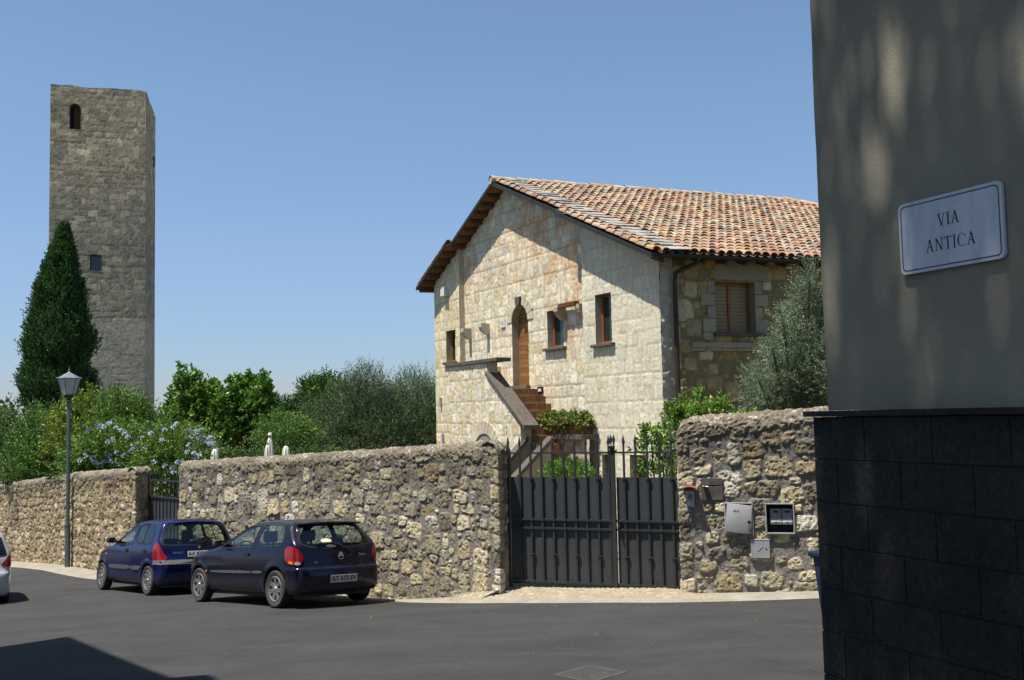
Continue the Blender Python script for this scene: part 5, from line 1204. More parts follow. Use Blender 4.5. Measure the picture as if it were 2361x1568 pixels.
# ---- car A: three-door hatchback, dark violet blue
sideA = [(-.50, .19), (-.60, .26), (-.645, .38), (-.645, .54), (-.605, .60), (-.590, .74), (-.555, .90), (-.49, .985), (-.37, 1.10), (-.235, 1.225), (-.205, 1.272), (-.06, 1.300), (.40, 1.332), (.85, 1.325), (1.12, 1.275), (1.50, 1.10), (1.93, .905),
         (2.35, .845), (2.78, .755), (3.02, .66), (3.14, .52), (3.17, .36), (3.10, .22), (2.9, .17), (1.2, .165), (0, .165)]
frontA = [(-.70, .16), (-.80, .30), (-.822, .50), (-.822, .70), (-.79, .86), (-.765, .93), (-.705, 1.09), (-.625, 1.24), (-.54, 1.33), (-.30, 1.40), (.30, 1.40), (.54, 1.33), (.625, 1.24), (.705, 1.09), (.765, .93), (.79, .86), (.822, .70), (.822, .50), (.80, .30), (.70, .16)]
planA = [(-.70, -.35), (-.66, -.60), (-.54, -.745), (-.25, -.805), (.5, -.825), (2.2, -.825), (2.75, -.77), (3.02, -.64), (3.20, -.30), (3.20, .30), (3.02, .64), (2.75, .77), (2.2, .825), (.5, .825), (-.25, .805), (-.54, .745), (-.66, .60), (-.70, .35)]
def bumpA(x, y, z):
    b = .016 * sstep(.60, .575, z) * (sstep(-.10, -.30, x) + sstep(2.6, 2.8, x)) + .010 * sstep(.93, .80, z) * sstep(.45, .60, z) * sstep(-.55, -.1, x)
    return b
M['paintA'] = make_paint('car_paint_violet_blue', (.0035, .0035, .016)); M['paintB'] = make_paint('car_paint_blue', (.002, .008, .055), dust=(.07, .075, .10))
specA = dict(side=sideA, front=frontA, plan=planA, xmax=3.35, H=1.34, bump=bumpA, paint=M['paintA'], wheel='spoke', steer=.0, krear=.15,
    bumper=lambda c: (c[:, 2] < .585) & ((c[:, 0] < -.335) | (c[:, 0] > 2.80)),
    windows=[('L', [(1.74, .905), (1.30, 1.165), (1.10, 1.235), (.74, 1.255), (.70, 1.23), (.74, .91), (.80, .90), (1.60, .895)], 'door_window'), ('R', [(1.74, .905), (1.30, 1.165), (1.10, 1.235), (.74, 1.255), (.70, 1.23), (.74, .91), (.80, .90), (1.60, .895)], 'door_window'),
             ('L', [(.60, .915), (.62, 1.24), (.48, 1.265), (.12, 1.25), (-.05, 1.19), (-.14, 1.04), (-.10, .94), (.0, .915)], 'rear_side_window'), ('R', [(.60, .915), (.62, 1.24), (.48, 1.265), (.12, 1.25), (-.05, 1.19), (-.14, 1.04), (-.10, .94), (.0, .915)], 'rear_side_window'),
             ('B', [(-.50, 1.225), (-.56, 1.14), (-.645, .99), (-.60, .925), (-.42, .885), (0, .868), (.42, .885), (.60, .925), (.645, .99), (.56, 1.14), (.50, 1.225), (0, 1.235)], 'rear_window'),
             ('W', [(-.50, 1.25), (-.68, .96), (-.60, .925), (0, .915), (.60, .925), (.68, .96), (.50, 1.25), (0, 1.27)], 'windscreen')])
carA, BA = build_car('parked_car', 'dark violet three-door hatchback with seven-spoke wheels and dusty doors, nearer the gate', POSE_A, specA)
for sg_, md in ((1, 'L'), (-1, 'R')):
    patch(BA, md, [(2.02, .50), (2.02, .535), (.71, .545), (.71, .505)], 'side_moulding', M['bumpergrey'], carA, off=.012, it=1)
    patch(BA, md, [(.69, .51), (.69, .545), (.40, .545), (.38, .53), (.40, .51)], 'side_moulding', M['bumpergrey'], carA, off=.012, it=1)
    dr_ = ribbon(BA, md, [(.665, 1.27), (.665, .5), (.70, .30), (.80, .24)], .007, 'door_seam', M['black'], carA, off=.0008, closed=False, th=.004)
    ribbon(BA, md, [(2.0, .86), (2.04, .6), (2.0, .28)], .007, 'door_seam', M['black'], carA, off=.0008, closed=False, th=.004)
    patch(BA, md, [(.95, .775), (.95, .815), (.79, .825), (.77, .80), (.79, .775)], 'door_handle', M['black'], carA, off=.022, it=2, rim=.02)
    patch(BA, md, [(2.18, .505), (2.18, .535), (2.145, .535), (2.145, .505)], 'side_repeater', M['orange'], carA, off=.01)
    ribbon(BA, md, rounded(-.36, .60, -.18, .80, .07), .006, 'fuel_flap', M['black'], carA, off=.0008, th=.004) if sg_ > 0 else None
    mb = MB(); P0 = drape(BA, md, [1.70], [.95], .0)[0]; c = P0 + np.array((.02, sg_ * .12, .03)); mb.cbox(c, (.09, .15, .105), .03); mb.tube(P0, c, .022); mi = mb.build('wing_mirror', M['bumpergrey'], carA, bevel=.03, smooth=True)
    mb = MB(); mb.cbox(c + np.array((-.047, 0, 0)), (.004, .12, .08)); mb.build('mirror_glass', M['winglass'], mi)
for md, pts in (('BL', [(-0.19, 0.915), (-0.204, 0.798), (-0.172, 0.671), (0.022, 0.635), (0.086, 0.667), (0.1, 0.762), (0.049, 0.852), (-0.052, 0.915)]), ('BR', [(-0.19, 0.915), (-0.204, 0.798), (-0.172, 0.671), (0.022, 0.635), (0.086, 0.667), (0.1, 0.762), (0.049, 0.852), (-0.052, 0.915)])):
    tl = patch(BA, md, pts, 'tail_light', M['redlens'], carA, off=.012, rim=.014); patch(BA, md, [(-.02, .64), (.07, .645), (.06, .675), (-.01, .70)], 'reversing_lens', M['clearlens'], tl, off=.0145, it=1, rim=.002); patch(BA, md, [(-.13, .665), (-.04, .65), (-.04, .69), (-.11, .71)], 'indicator_lens', M['orange'], tl, off=.0145, it=1, rim=.002)
ribbon(BA, 'B', [(-.60, .62), (-.60, .70), (-.685, .90), (-.66, 1.0), (-.56, 1.20), (-.50, 1.26)], .007, 'tailgate_seam', M['black'], carA, off=.0008, closed=False, th=.004)
ribbon(BA, 'B', [(.60, .62), (.60, .70), (.685, .90), (.66, 1.0), (.56, 1.20), (.50, 1.26)], .007, 'tailgate_seam', M['black'], carA, off=.0008, closed=False, th=.004)
for md in ('L', 'R'): ribbon(BA, md, [(-.33, .605), (-.60, .605)], .008, 'bumper_seam', M['black'], carA, off=.001, closed=False, th=.004)
ribbon(BA, 'B', [(-.76, .608), (.76, .608)], .009, 'bumper_seam', M['black'], carA, off=.001, closed=False, th=.004)
# spoiler lip over the rear window
mb = MB(); ys = np.linspace(-.545, .545, 15); top = [(-.30 + .13 * y * y, y, 1.262 - .05 * y * y) for y in ys]
V = []
for x, y, z in top: V += [(x + .16, y * .98, z + .032), (x, y, z + .012), (x, y, z - .012), (x + .14, y * .98, z - .018)]
F = [(4 * i + j, 4 * i + (j + 1) % 4, 4 * i + 4 + (j + 1) % 4, 4 * i + 4 + j) for i in range(14) for j in range(4)] + [(0, 1, 2, 3), (56, 57, 58, 59)]
mb.add(V, F); mb.build('spoiler', M['paintA'], carA, smooth=True)
pl_ = drape(BA, 'B', [0], [.415], .012)[0]; plate(carA, pl_, (0, -1, 0), (-.10, 0, 1), 'AT 673 EV', w=.49)
em = patch(BA, 'B', [(0.06 * math.cos(t) * (.75 if math.sin(t) > 0 else 1), .745 + .062 * math.sin(t) * (1.15 if math.sin(t) > 0 else .8)) for t in np.linspace(0, 2 * math.pi, 13)[:-1]], 'badge', M['chrome'], carA, off=.010, it=1)
patch(BA, 'B', [(.042 * math.cos(t), .728 + .02 * math.sin(t)) for t in np.linspace(0, 2 * math.pi, 13)[:-1]], 'badge_oval', M['paintB'], em, off=.013, it=1)
def ontail(B, y, z, off=.006): p = drape(B, 'B', [y], [z], off)[0]; g = B.grad(p[None], False)[0]; ex = np.cross((0, 0, 1.0), g); ey = np.cross(g, ex); return basis(p, ex, ey)
textmesh('script', 'Fiesta', .062, ontail(BA, -.40, .76), M['chrome'], carA, shear=.35); textmesh('script', '16V', .036, ontail(BA, .44, .668), M['chrome'], carA)
# wiper
def wiper(car, B, y0, z0, y1, z1, pivot_r=.022):
    t = np.linspace(0, 1, 9); p = drape(B, 'B', y0 + (y1 - y0) * t, z0 + (z1 - z0) * t + .03 * np.sin(t * math.pi), .03); mb = MB(); mb.path(list(p), list(np.linspace(.014, .006, 9)), 6); mb.tube(p[0] - np.array((-.03, 0, 0)), p[0] + np.array((-.01, 0, 0)), pivot_r)
    return mb.build('wiper', M['black'], car, smooth=True)
wiper(carA, BA, -.17, .80, .16, .955); wiper(carA, BA, -.02, .895, .42, .925, .006)
patch(BA, 'B', [(.30, 1.01), (.12, 1.02), (.10, .955), (.28, .95)], 'paper_slip', M['paper'], carA, off=.004, it=1, rim=.003); patch(BA, 'B', [(.24, .925), (.07, .918), (.06, .885), (.22, .888)], 'paper_slip', M['paper'], carA, off=.004, it=1, rim=.003)

# ---- car B: five-door hatchback, brighter blue
sideB = [(-.46, .19), (-.56, .26), (-.615, .38), (-.62, .58), (-.585, .66), (-.545, .74), (-.52, .88), (-.49, .965), (-.40, 1.14), (-.31, 1.35), (-.25, 1.405), (.0, 1.435), (.45, 1.455), (.85, 1.44), (1.15, 1.38), (1.55, 1.18), (1.98, .95),
         (2.35, .87), (2.75, .77), (3.0, .66), (3.10, .52), (3.13, .36), (3.06, .22), (2.9, .17), (1.2, .165), (0, .165)]
frontB = [(-.70, .16), (-.80, .30), (-.825, .50), (-.825, .72), (-.80, .90), (-.775, .97), (-.72, 1.12), (-.645, 1.32), (-.565, 1.43), (-.30, 1.50), (.30, 1.50), (.565, 1.43), (.645, 1.32), (.72, 1.12), (.775, .97), (.80, .90), (.825, .72), (.825, .50), (.80, .30), (.70, .16)]
planB = [(-.68, -.40), (-.64, -.64), (-.50, -.765), (-.2, -.815), (.5, -.828), (2.2, -.828), (2.75, -.77), (3.0, -.64), (3.16, -.30), (3.16, .30), (3.0, .64), (2.75, .77), (2.2, .828), (.5, .828), (-.2, .815), (-.50, .765), (-.64, .64), (-.68, .40)]
def bumpB(x, y, z): return .016 * sstep(.67, .64, z) * sstep(-.15, -.35, x) + .016 * sstep(.60, .57, z) * sstep(2.6, 2.8, x) + .010 * sstep(.95, .82, z) * sstep(.45, .60, z) * sstep(-.5, -.1, x)
Wf = [(1.82, .965), (1.34, 1.225), (1.12, 1.32), (.90, 1.345), (.86, 1.32), (.90, .975), (.95, .96), (1.7, .95)]; Wr = [(.80, .975), (.80, 1.345), (.60, 1.365), (.18, 1.345), (.02, 1.27), (-.06, 1.04), (-.02, .98), (.08, .965)]
specB = dict(side=sideB, front=frontB, plan=planB, xmax=3.3, H=1.46, bump=bumpB, paint=M['paintB'], wheel='cover', krear=.12, zs=.32,
    bumper=lambda c: (c[:, 2] < .655) & ((c[:, 0] < -.33) | ((c[:, 0] > 2.80) & (c[:, 2] < .58))),
    windows=[('L', Wf, 'front_door_window'), ('R', Wf, 'front_door_window'), ('L', Wr, 'rear_door_window'), ('R', Wr, 'rear_door_window'),
             ('B', [(-.575, 1.32), (-.62, 1.20), (-.70, 1.0), (-.70, .955), (-.60, .945), (0, .935), (.60, .945), (.70, .955), (.70, 1.0), (.62, 1.20), (.575, 1.32), (0, 1.345)], 'rear_window'),
             ('W', [(-.54, 1.33), (-.70, 1.01), (-.62, .975), (0, .965), (.62, .975), (.70, 1.01), (.54, 1.33), (0, 1.355)], 'windscreen')])
carB, BB = build_car('parked_car', 'blue five-door hatchback with grey bumper strips and roof, parked in front of the violet one', POSE_B, specB)
for sg_, md in ((1, 'L'), (-1, 'R')):
    patch(BB, md, [(2.0, .47), (2.02, .51), (1.98, .545), (.88, .545), (.88, .47)], 'side_moulding', M['bumpergrey'], carB, off=.014, it=1)
    patch(BB, md, [(.86, .47), (.86, .545), (.40, .545), (.36, .51), (.40, .47)], 'side_moulding', M['bumpergrey'], carB, off=.014, it=1)
    ribbon(BB, md, [(.84, 1.37), (.85, .9), (.86, .4), (.86, .24)], .007, 'door_seam', M['black'], carB, off=.0008, closed=False, th=.004)
    ribbon(BB, md, [(2.06, .90), (2.10, .6), (2.04, .26)], .007, 'door_seam', M['black'], carB, off=.0008, closed=False, th=.004)
    ribbon(BB, md, [(-.02, 1.36), (-.12, 1.0), (-.06, .90), (.12, .78), (.34, .60), (.40, .42), (.42, .26)], .008, 'door_seam', M['black'], carB, off=.0008, closed=False, th=.004)
    for x in (1.02, .12): patch(BB, md, [(x + .15, .815), (x + .15, .85), (x + .06, .88), (x, .85), (x, .82), (x + .06, .80)], 'door_handle', M['black'], carB, off=.016, it=2, rim=.014)
    patch(BB, md, [(2.26, .74), (2.26, .765), (2.17, .77), (2.17, .74)], 'side_repeater', M['orange'], carB, off=.008)
    ribbon(BB, md, [(.37, .965), (.44, 1.36)], .03, 'window_divider', M['black'], carB, off=.002, closed=False)
    mb = MB(); P0 = drape(BB, md, [1.78], [1.0], .0)[0]; c = P0 + np.array((.02, sg_ * .13, .04)); mb.cbox(c, (.10, .17, .12), .04); mb.tube(P0, c, .024); mi = mb.build('wing_mirror', M['bumpergrey'], carB, bevel=.035, smooth=True)
    mb = MB(); mb.cbox(c + np.array((-.052, 0, 0)), (.004, .13, .085)); mb.build('mirror_glass', M['winglass'], mi)
for md in ('BL', 'BR'):
    patch(BB, md, [(-.17, 1.00), (-.225, .90), (-.25, .67), (-.05, .665), (.12, .67), (.03, .80), (-.07, .96), (-.12, 1.00)], 'tail_light', M['redlens'], carB, off=.012, rim=.014, it=2)
for md in ('L', 'R'): ribbon(BB, md, [(-.27, .625), (-.70, .625)], .075, 'bumper_strip', M['bumpergrey'], carB, off=.012, closed=False, th=.014)
ribbon(BB, 'B', [(-.74, .625), (.74, .625)], .075, 'bumper_strip', M['bumpergrey'], carB, off=.012, closed=False, th=.014)
ribbon(BB, 'B', [(-.55, .67), (-.72, .98), (-.68, 1.10), (-.60, 1.345)], .007, 'tailgate_seam', M['black'], carB, off=.0008, closed=False, th=.004); ribbon(BB, 'B', [(.55, .67), (.72, .98), (.68, 1.10), (.60, 1.345)], .007, 'tailgate_seam', M['black'], carB, off=.0008, closed=False, th=.004)
pl_ = drape(BB, 'B', [0], [.765], .010)[0]; g = BB.grad(pl_[None], False)[0]; plate(carB, pl_, (0, -1, 0), np.cross(g, (0, -1.0, 0)) * np.sign(np.cross(g, (0, -1.0, 0))[2]), 'AX 835 TR', w=.49)
patch(BB, 'B', [(0, .935), (-.035, .895), (0, .855), (.035, .895)], 'badge', M['chrome'], carB, off=.010, it=1); textmesh('lettering', 'RENAULT', .05, ontail(BB, .42, .795), M['chrome'], carB)
wiper(carB, BB, .0, .955, -.38, .975); patch(BB, 'B', [(.14, 1.055), (-.08, 1.06), (-.08, 1.03), (.14, 1.025)], 'window_sticker', M['binblue'], carB, off=.003, it=1, rim=.002)
mb = MB(); mb.cbox((-.30, 0, 1.415), (.06, .9, .016)); mb.build('spoiler', M['black'], carB, bevel=.005)

# ---- car C: silver-white hatchback mostly outside the left edge of the view
Cp = atY(19, 1352, 19.6); RC = rotm(R_(119), R_(2.0), R_(3.5)); locC = np.array((Cp[0], Cp[1], 0)) - RC @ np.array((-.58, -.79, 0))
M['paintC'] = make_paint('car_paint_silver', (.42, .43, .45), dust=(.35, .34, .32))
specC = dict(specB); specC['paint'] = M['paintC']; locC[2] = float(G(locC[0], locC[1])) + .01
carC, BC = build_car('passing_car', 'silver-white hatchback with red tail lamp, cut off by the left edge', (tuple(locC), RC, 2.472), specC)
for md in ('BL', 'BR'): patch(BC, md, [(-.17, 1.00), (-.225, .90), (-.20, .80), (.0, .74), (.10, .78), (.03, .86), (-.05, .98)], 'tail_light', M['redlens'], carC, off=.012, rim=.014, it=2)
# ================================================================== TOWER
tl_ = atY(112, 600, 70.0); tc_ = atY(335, 600, 71.9); tb_ = atY(357, 600, 78.2)
TZ = float(np.mean([atY(108, 195, 70.0)[2], atY(333, 210, 71.9)[2]])); TB = -6.0
tower = thing('stone_tower', 'tall square medieval stone tower with small arched opening near its top', 'tower', (tc_[0], tc_[1], TB))
Lt = np.linalg.norm(tc_[:2] - tl_[:2]); TD = (tc_[:2] - tl_[:2]) / Lt; TN = np.array((TD[1], -TD[0])); Ls = np.linalg.norm(tb_[:2] - tc_[:2]); TS = (tb_[:2] - tc_[:2]) / Ls; TSN = np.array((TS[1], -TS[0]))
def ont(x, y): r = ray(x, y); Mx = np.array([[r[0], -TD[0]], [r[1], -TD[1]]]); t, s = np.linalg.solve(Mx, tl_[:2]); return s, t * r[2]
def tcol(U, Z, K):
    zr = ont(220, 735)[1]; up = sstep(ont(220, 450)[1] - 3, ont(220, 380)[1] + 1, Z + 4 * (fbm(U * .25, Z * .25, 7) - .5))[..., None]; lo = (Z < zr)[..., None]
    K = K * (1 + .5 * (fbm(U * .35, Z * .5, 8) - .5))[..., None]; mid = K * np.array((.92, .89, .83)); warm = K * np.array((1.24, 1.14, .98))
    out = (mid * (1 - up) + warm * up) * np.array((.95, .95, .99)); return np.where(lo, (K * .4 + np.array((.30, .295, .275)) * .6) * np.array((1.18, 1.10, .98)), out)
a0_, a1_ = ont(160, 297), ont(186, 240); w0_, w1_ = ont(207, 623), ont(234, 588)
tac = (a0_[0] + a1_[0]) / 2; tar = (a1_[0] - a0_[0]) / 2
TKW = dict(rows=(.34, .46), wid=(.35, .85), gap=(.001, .006), warp=.016, low=.03, relief=.007, rough=.003, mortar=(.24, .215, .165), chips=0, split=.05, shrink=(.97, 1), rnd=.04, pit=.5)
topf = lambda u: TZ + .10 * (vnoise(u * 1.5, u * 0 + 1.1, 5) - .5)
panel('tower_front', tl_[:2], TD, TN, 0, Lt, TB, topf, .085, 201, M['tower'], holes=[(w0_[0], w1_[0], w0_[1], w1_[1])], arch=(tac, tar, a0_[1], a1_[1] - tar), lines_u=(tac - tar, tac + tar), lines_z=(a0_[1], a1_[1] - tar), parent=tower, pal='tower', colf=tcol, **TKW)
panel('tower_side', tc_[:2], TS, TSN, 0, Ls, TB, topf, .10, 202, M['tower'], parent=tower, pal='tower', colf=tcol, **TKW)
mb = MB(); mb.c = (.25, .23, .18); b2 = tl_[:2] + TS * Ls; c2 = tc_[:2] + TS * Ls
mb.add([(*tl_[:2], TB), (*b2, TB), (*b2, TZ - .1), (*tl_[:2], TZ - .1)], [(0, 1, 2, 3)]); mb.add([(*b2, TB), (*c2, TB), (*c2, TZ - .1), (*b2, TZ - .1)], [(0, 1, 2, 3)])
mb.add([(*tl_[:2], TZ - .15), (*tc_[:2], TZ - .15), (*c2, TZ - .15), (*b2, TZ - .15)], [(0, 1, 2, 3)]); mb.build('tower_back', M['tower'], tower, col=True)
def tp(s, z, off): p = tl_[:2] + TD * s + TN * off; return np.array((p[0], p[1], z))
TU = np.array((*TD, 0)); TO = np.array((*TN, 0))
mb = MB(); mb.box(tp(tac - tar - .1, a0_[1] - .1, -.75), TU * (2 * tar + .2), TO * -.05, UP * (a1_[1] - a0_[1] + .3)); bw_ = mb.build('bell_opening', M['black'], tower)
mb = MB(); mb.box(tp(tac + tar - .30, a0_[1], -.55), TU * .28, TO * .05, UP * (a1_[1] - a0_[1])); mb.box(tp(tac - .12, a0_[1], -.6), TU * .2, TO * .05, UP * (a1_[1] - a0_[1])); mb.build('shutter', M['wood'], bw_)
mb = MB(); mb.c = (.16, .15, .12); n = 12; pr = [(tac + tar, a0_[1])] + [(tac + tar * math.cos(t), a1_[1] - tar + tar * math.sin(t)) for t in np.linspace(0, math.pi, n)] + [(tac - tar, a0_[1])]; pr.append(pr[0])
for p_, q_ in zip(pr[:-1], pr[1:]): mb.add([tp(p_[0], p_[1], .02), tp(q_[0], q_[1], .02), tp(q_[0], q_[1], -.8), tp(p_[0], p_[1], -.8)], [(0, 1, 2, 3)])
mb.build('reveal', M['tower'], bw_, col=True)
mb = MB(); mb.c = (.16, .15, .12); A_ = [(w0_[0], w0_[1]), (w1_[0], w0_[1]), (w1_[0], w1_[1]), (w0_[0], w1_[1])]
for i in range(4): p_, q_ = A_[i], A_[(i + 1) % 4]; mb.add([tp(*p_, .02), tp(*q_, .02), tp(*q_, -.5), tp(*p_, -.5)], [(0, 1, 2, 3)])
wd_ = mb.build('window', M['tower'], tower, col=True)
mb = MB(); mb.box(tp(w0_[0], w0_[1], -.35), TU * (w1_[0] - w0_[0]), TO * -.03, UP * (w1_[1] - w0_[1])); mb.build('pane', M['winglass'], wd_)
mb = MB()
for zz, l_ in ((ont(350, 330)[1], .9), (ont(350, 345)[1], .6)): p_ = np.array((*(tc_[:2] + TS * 4.8), zz)); mb.box(p_, np.array((*TS, 0)) * l_, np.array((*TSN, 0)) * .08, UP * .25)
mb.build('stone_bracket', M['darkstone'], tower)

# ================================================================== RENDERED BUILDING ON THE RIGHT
FD = np.array((.425, -.905)); FN = np.array((-.905, -.425)); FE = np.array((.905, .425))
qb = atY(1874, 965, 6.46); qp = atY(1908, 940, 6.43); Qb = qb[:2]; Qp = qp[:2]
FU = np.array((*FD, 0)); FO = np.array((*FN, 0)); FE3 = np.array((*FE, 0))
zl = float(atY(1880, 962, 6.46)[2])
bld = thing('rendered_building', 'grey rendered building with dark stone block base and street name sign, filling the right edge', 'building', (Qb[0], Qb[1], -2.1))
def fb(t, z, off=0, base=Qb): p = base + FD * t + FN * off; return np.array((p[0], p[1], z))
def onf(x, y, base=Qb): r = ray(x, y); Mx = np.array([[r[0], -FD[0]], [r[1], -FD[1]]]); t, s = np.linalg.solve(Mx, base); return s, t * r[2]
mb = MB(); RB = random.Random(3)
for k in range(9):
    z1 = zl - .2635 * k; z0 = z1 - .2635 + .007; off0 = .43 if k % 2 == 0 else .196
    c = [0.0, off0] + [off0 + .5 * (j + 1) for j in range(15)]
    for i in range(len(c) - 1):
        d = RB.uniform(-.002, .002); mb.box(fb(c[i] + (.003 if i else 0), z0, d), FU * (c[i + 1] - c[i] - .006), -FO * .03, UP * (z1 - z0))
        if i == 0: mb.box(fb(0, z0, d - .031), FU * .03, -FO * .35, UP * (z1 - z0))
    for i in range(8): mb.box(fb(0, z0, -.38 - .5 * i), FU * .03, -FO * .494, UP * (z1 - z0))
base_ = mb.build('stone_base', M['basalt'], bld, bevel=.0025)
mb = MB(); mb.box(fb(.006, -2.4, -.008), FU * 8, -FO * 6, UP * (zl + 2.4 - .01)); mb.build('base_core', M['black'], bld)
mb = MB(); mb.box(fb(-.045, zl + .004, .045), FU * 8.2, -FO * 6, UP * .034); mb.build('ledge', M['basalt'], bld, bevel=.005)
mb = MB(); H_ = 5.6; u_ = np.linspace(0, 7.8, 120); z_ = np.linspace(zl + .04, H_, 90); U, Z = np.meshgrid(u_, z_, indexing='ij'); hh = .006 * (fbm(U * 3, Z * 3, 61, 4) - .5) + .004 * (fbm(U * 14, Z * 9, 62, 2) - .5)
wob = lambda z: .009 * (fbm(z * 1.1, z * 0 + 4.4, 63, 4) - .5) * 2
U2 = U + wob(Z) * np.exp(-(U / .1) ** 2)
P = Qp[None, None] + FD * U2[..., None] + FN * hh[..., None]; gridmesh('plaster_wall', np.concatenate([P, Z[..., None]], -1).reshape(-1, 3), quads(120, 90), M['plaster'], parent=bld)
v_ = np.linspace(0, 5.6, 60); Vv, Zz = np.meshgrid(v_, z_, indexing='ij'); hq = .006 * (fbm(Vv * 3, Zz * 3, 64, 4) - .5)
P = Qp[None, None] + FE * Vv[..., None] + FD * ((wob(Zz) + hq * (Vv > 0))[..., None]) + FN * (np.where(Vv == 0, hh[0][None], 0))[..., None]; gridmesh('plaster_return', np.concatenate([P, Zz[..., None]], -1).reshape(-1, 3), quads(60, 90)[:, ::-1], M['plaster'], parent=bld)
mb = MB(); mb.box(fb(.03, zl + .04, -.03, Qp), FU * 7.7, -FO * 5.5, UP * (H_ - zl - .05)); mb.build('wall_core', M['plaster'], bld)
mb = MB(); mb.box(fb(-.5, H_, .55, Qp), FU * 9, -FO * 7, UP * .14); mb.build('eaves', M['wood'], bld)
mb = MB(); rid = H_ + 1.5; a_ = [fb(-.5, H_ + .14, .55, Qp), fb(8.5, H_ + .14, .55, Qp), fb(8.5, rid, -3, Qp), fb(-.5, rid, -3, Qp), fb(-.5, H_ + .14, -6.4, Qp), fb(8.5, H_ + .14, -6.4, Qp)]; mb.c = (.42, .26, .16); mb.add(a_, [(0, 1, 2, 3), (3, 2, 5, 4), (0, 3, 4), (1, 5, 2)]); mb.build('roof', M['tile'], bld, col=True)

# street sign
S4 = [onf(x, y, Qp + FN * .02) for x, y in ((2072, 477), (2313, 410), (2316, 596), (2078, 636))]
sx0 = (S4[0][0] + S4[3][0]) / 2; sx1 = (S4[1][0] + S4[2][0]) / 2; sz1 = (S4[0][1] + S4[1][1]) / 2; sz0 = (S4[2][1] + S4[3][1]) / 2
def sg_pt(u, v, o=0): return fb(sx0 + u, sz0 + v, .008 + o, Qp)
SWd = sx1 - sx0; SHt = sz1 - sz0
sign = thing('street_sign', 'white marble street name plaque with black border reading VIA ANTICA, on the grey rendered wall', 'street sign', sg_pt(SWd / 2, 0))
def rr_(x0, y0, x1, y1, r, n=6):
    P = []
    for cx_, cy_, t0 in ((x1 - r, y0 + r, -math.pi / 2), (x1 - r, y1 - r, 0), (x0 + r, y1 - r, math.pi / 2), (x0 + r, y0 + r, math.pi)):
        for t in np.linspace(t0, t0 + math.pi / 2, n): P.append((cx_ + r * math.cos(t), cy_ + r * math.sin(t)))
    return P
mb = MB(); mb.prism([sg_pt(u, v) for u, v in rr_(0, 0, SWd, SHt, .035)], FO * .02); mb.build('slab', M['marble'], sign, bevel=.002)
mb = MB(); o1 = rr_(.018, .018, SWd - .018, SHt - .018, .028); o2 = rr_(.0235, .0235, SWd - .0235, SHt - .0235, .0235); n = len(o1)
for i in range(n): j = (i + 1) % n; mb.prism([sg_pt(*o1[i], .020), sg_pt(*o1[j], .020), sg_pt(*o2[j], .020), sg_pt(*o2[i], .020)], FO * .0012)
mb.build('border', M['ink'], sign)
def glyph(ch):
    """roman capitals as (polygons) in a cap-height-1 box; returns polys, width"""
    T, t, s = .125, .05, .035
    def q(x0, y0, x1, y1): return [(x0, y0), (x1, y0), (x1, y1), (x0, y1)]
    def bar(xa, ya, xb, yb, w):
        return [(xa - w / 2, ya), (xa + w / 2, ya), (xb + w / 2, yb), (xb - w / 2, yb)]
    if ch == 'I': return [q(.1, 0, .1 + T, 1), q(0, 0, .33, s), q(0, 1 - s, .33, 1)], .33
    if ch == 'V': return [bar(.13, 1, .42, .0, T), bar(.68, 1, .44, .0, t), q(0, 1 - s, .30, 1), q(.55, 1 - s, .80, 1)], .80
    if ch == 'A': return [bar(.10, 0, .38, 1, t), bar(.64, 0, .38, 1, T), q(-.02, 0, .23, s), q(.50, 0, .80, s), q(.20, .33, .52, .33 + t)], .80
    if ch == 'N': return [q(.10, 0, .10 + t, 1), q(.66, 0, .66 + t, 1), bar(.12, 1, .67, 0, T), q(0, 0, .26, s), q(.55, 1 - s, .82, 1), q(-.02, 1 - s, .16, 1)], .82
    if ch == 'T': return [q(.29, 0, .29 + T, 1), q(.19, 0, .52, s), q(0, 1 - t, .71, 1), q(0, .80, .035, 1), q(.675, .80, .71, 1)], .71
    if ch == 'C':
        P = []; N = 16; c = (.44, .5)
        for i in range(N):
            t0, t1 = math.radians(48) + i * math.radians(264) / N, math.radians(48) + (i + 1) * math.radians(264) / N
            w = lambda a: .035 + .095 * max(0, -math.cos(a)) ** 1.2
            P.append([(c[0] + .44 * math.cos(t0), c[1] + .51 * math.sin(t0)), (c[0] + .44 * math.cos(t1), c[1] + .51 * math.sin(t1)), (c[0] + (.44 - w(t1)) * math.cos(t1), c[1] + (.51 - w(t1) * .6) * math.sin(t1)), (c[0] + (.44 - w(t0)) * math.cos(t0), c[1] + (.51 - w(t0) * .6) * math.sin(t0))])
        P.append(q(.72, .68, .755, .93)); return P, .80
def inscr(txt, xc, v0, h):
    sp = .12; gl = [glyph(c) for c in txt]; W = sum(g[1] for g in gl) * h + sp * h * (len(txt) - 1); x = xc - W / 2
    for g, w in gl:
        mb = MB()
        for i, p in enumerate(g): mb.prism([sg_pt(x + a * h, v0 + b * h, .0202 + .00004 * i) for a, b in p], FO * .001)
        mb.build('letter', M['ink'], sign); x += (w + sp) * h
v1 = onf(2185, 517, Qp + FN * .03); v2 = onf(2190, 572, Qp + FN * .03)
inscr('VIA', v1[0] - sx0, v1[1] - sz0, .068); inscr('ANTICA', v2[0] - sx0, v2[1] - sz0, .068)

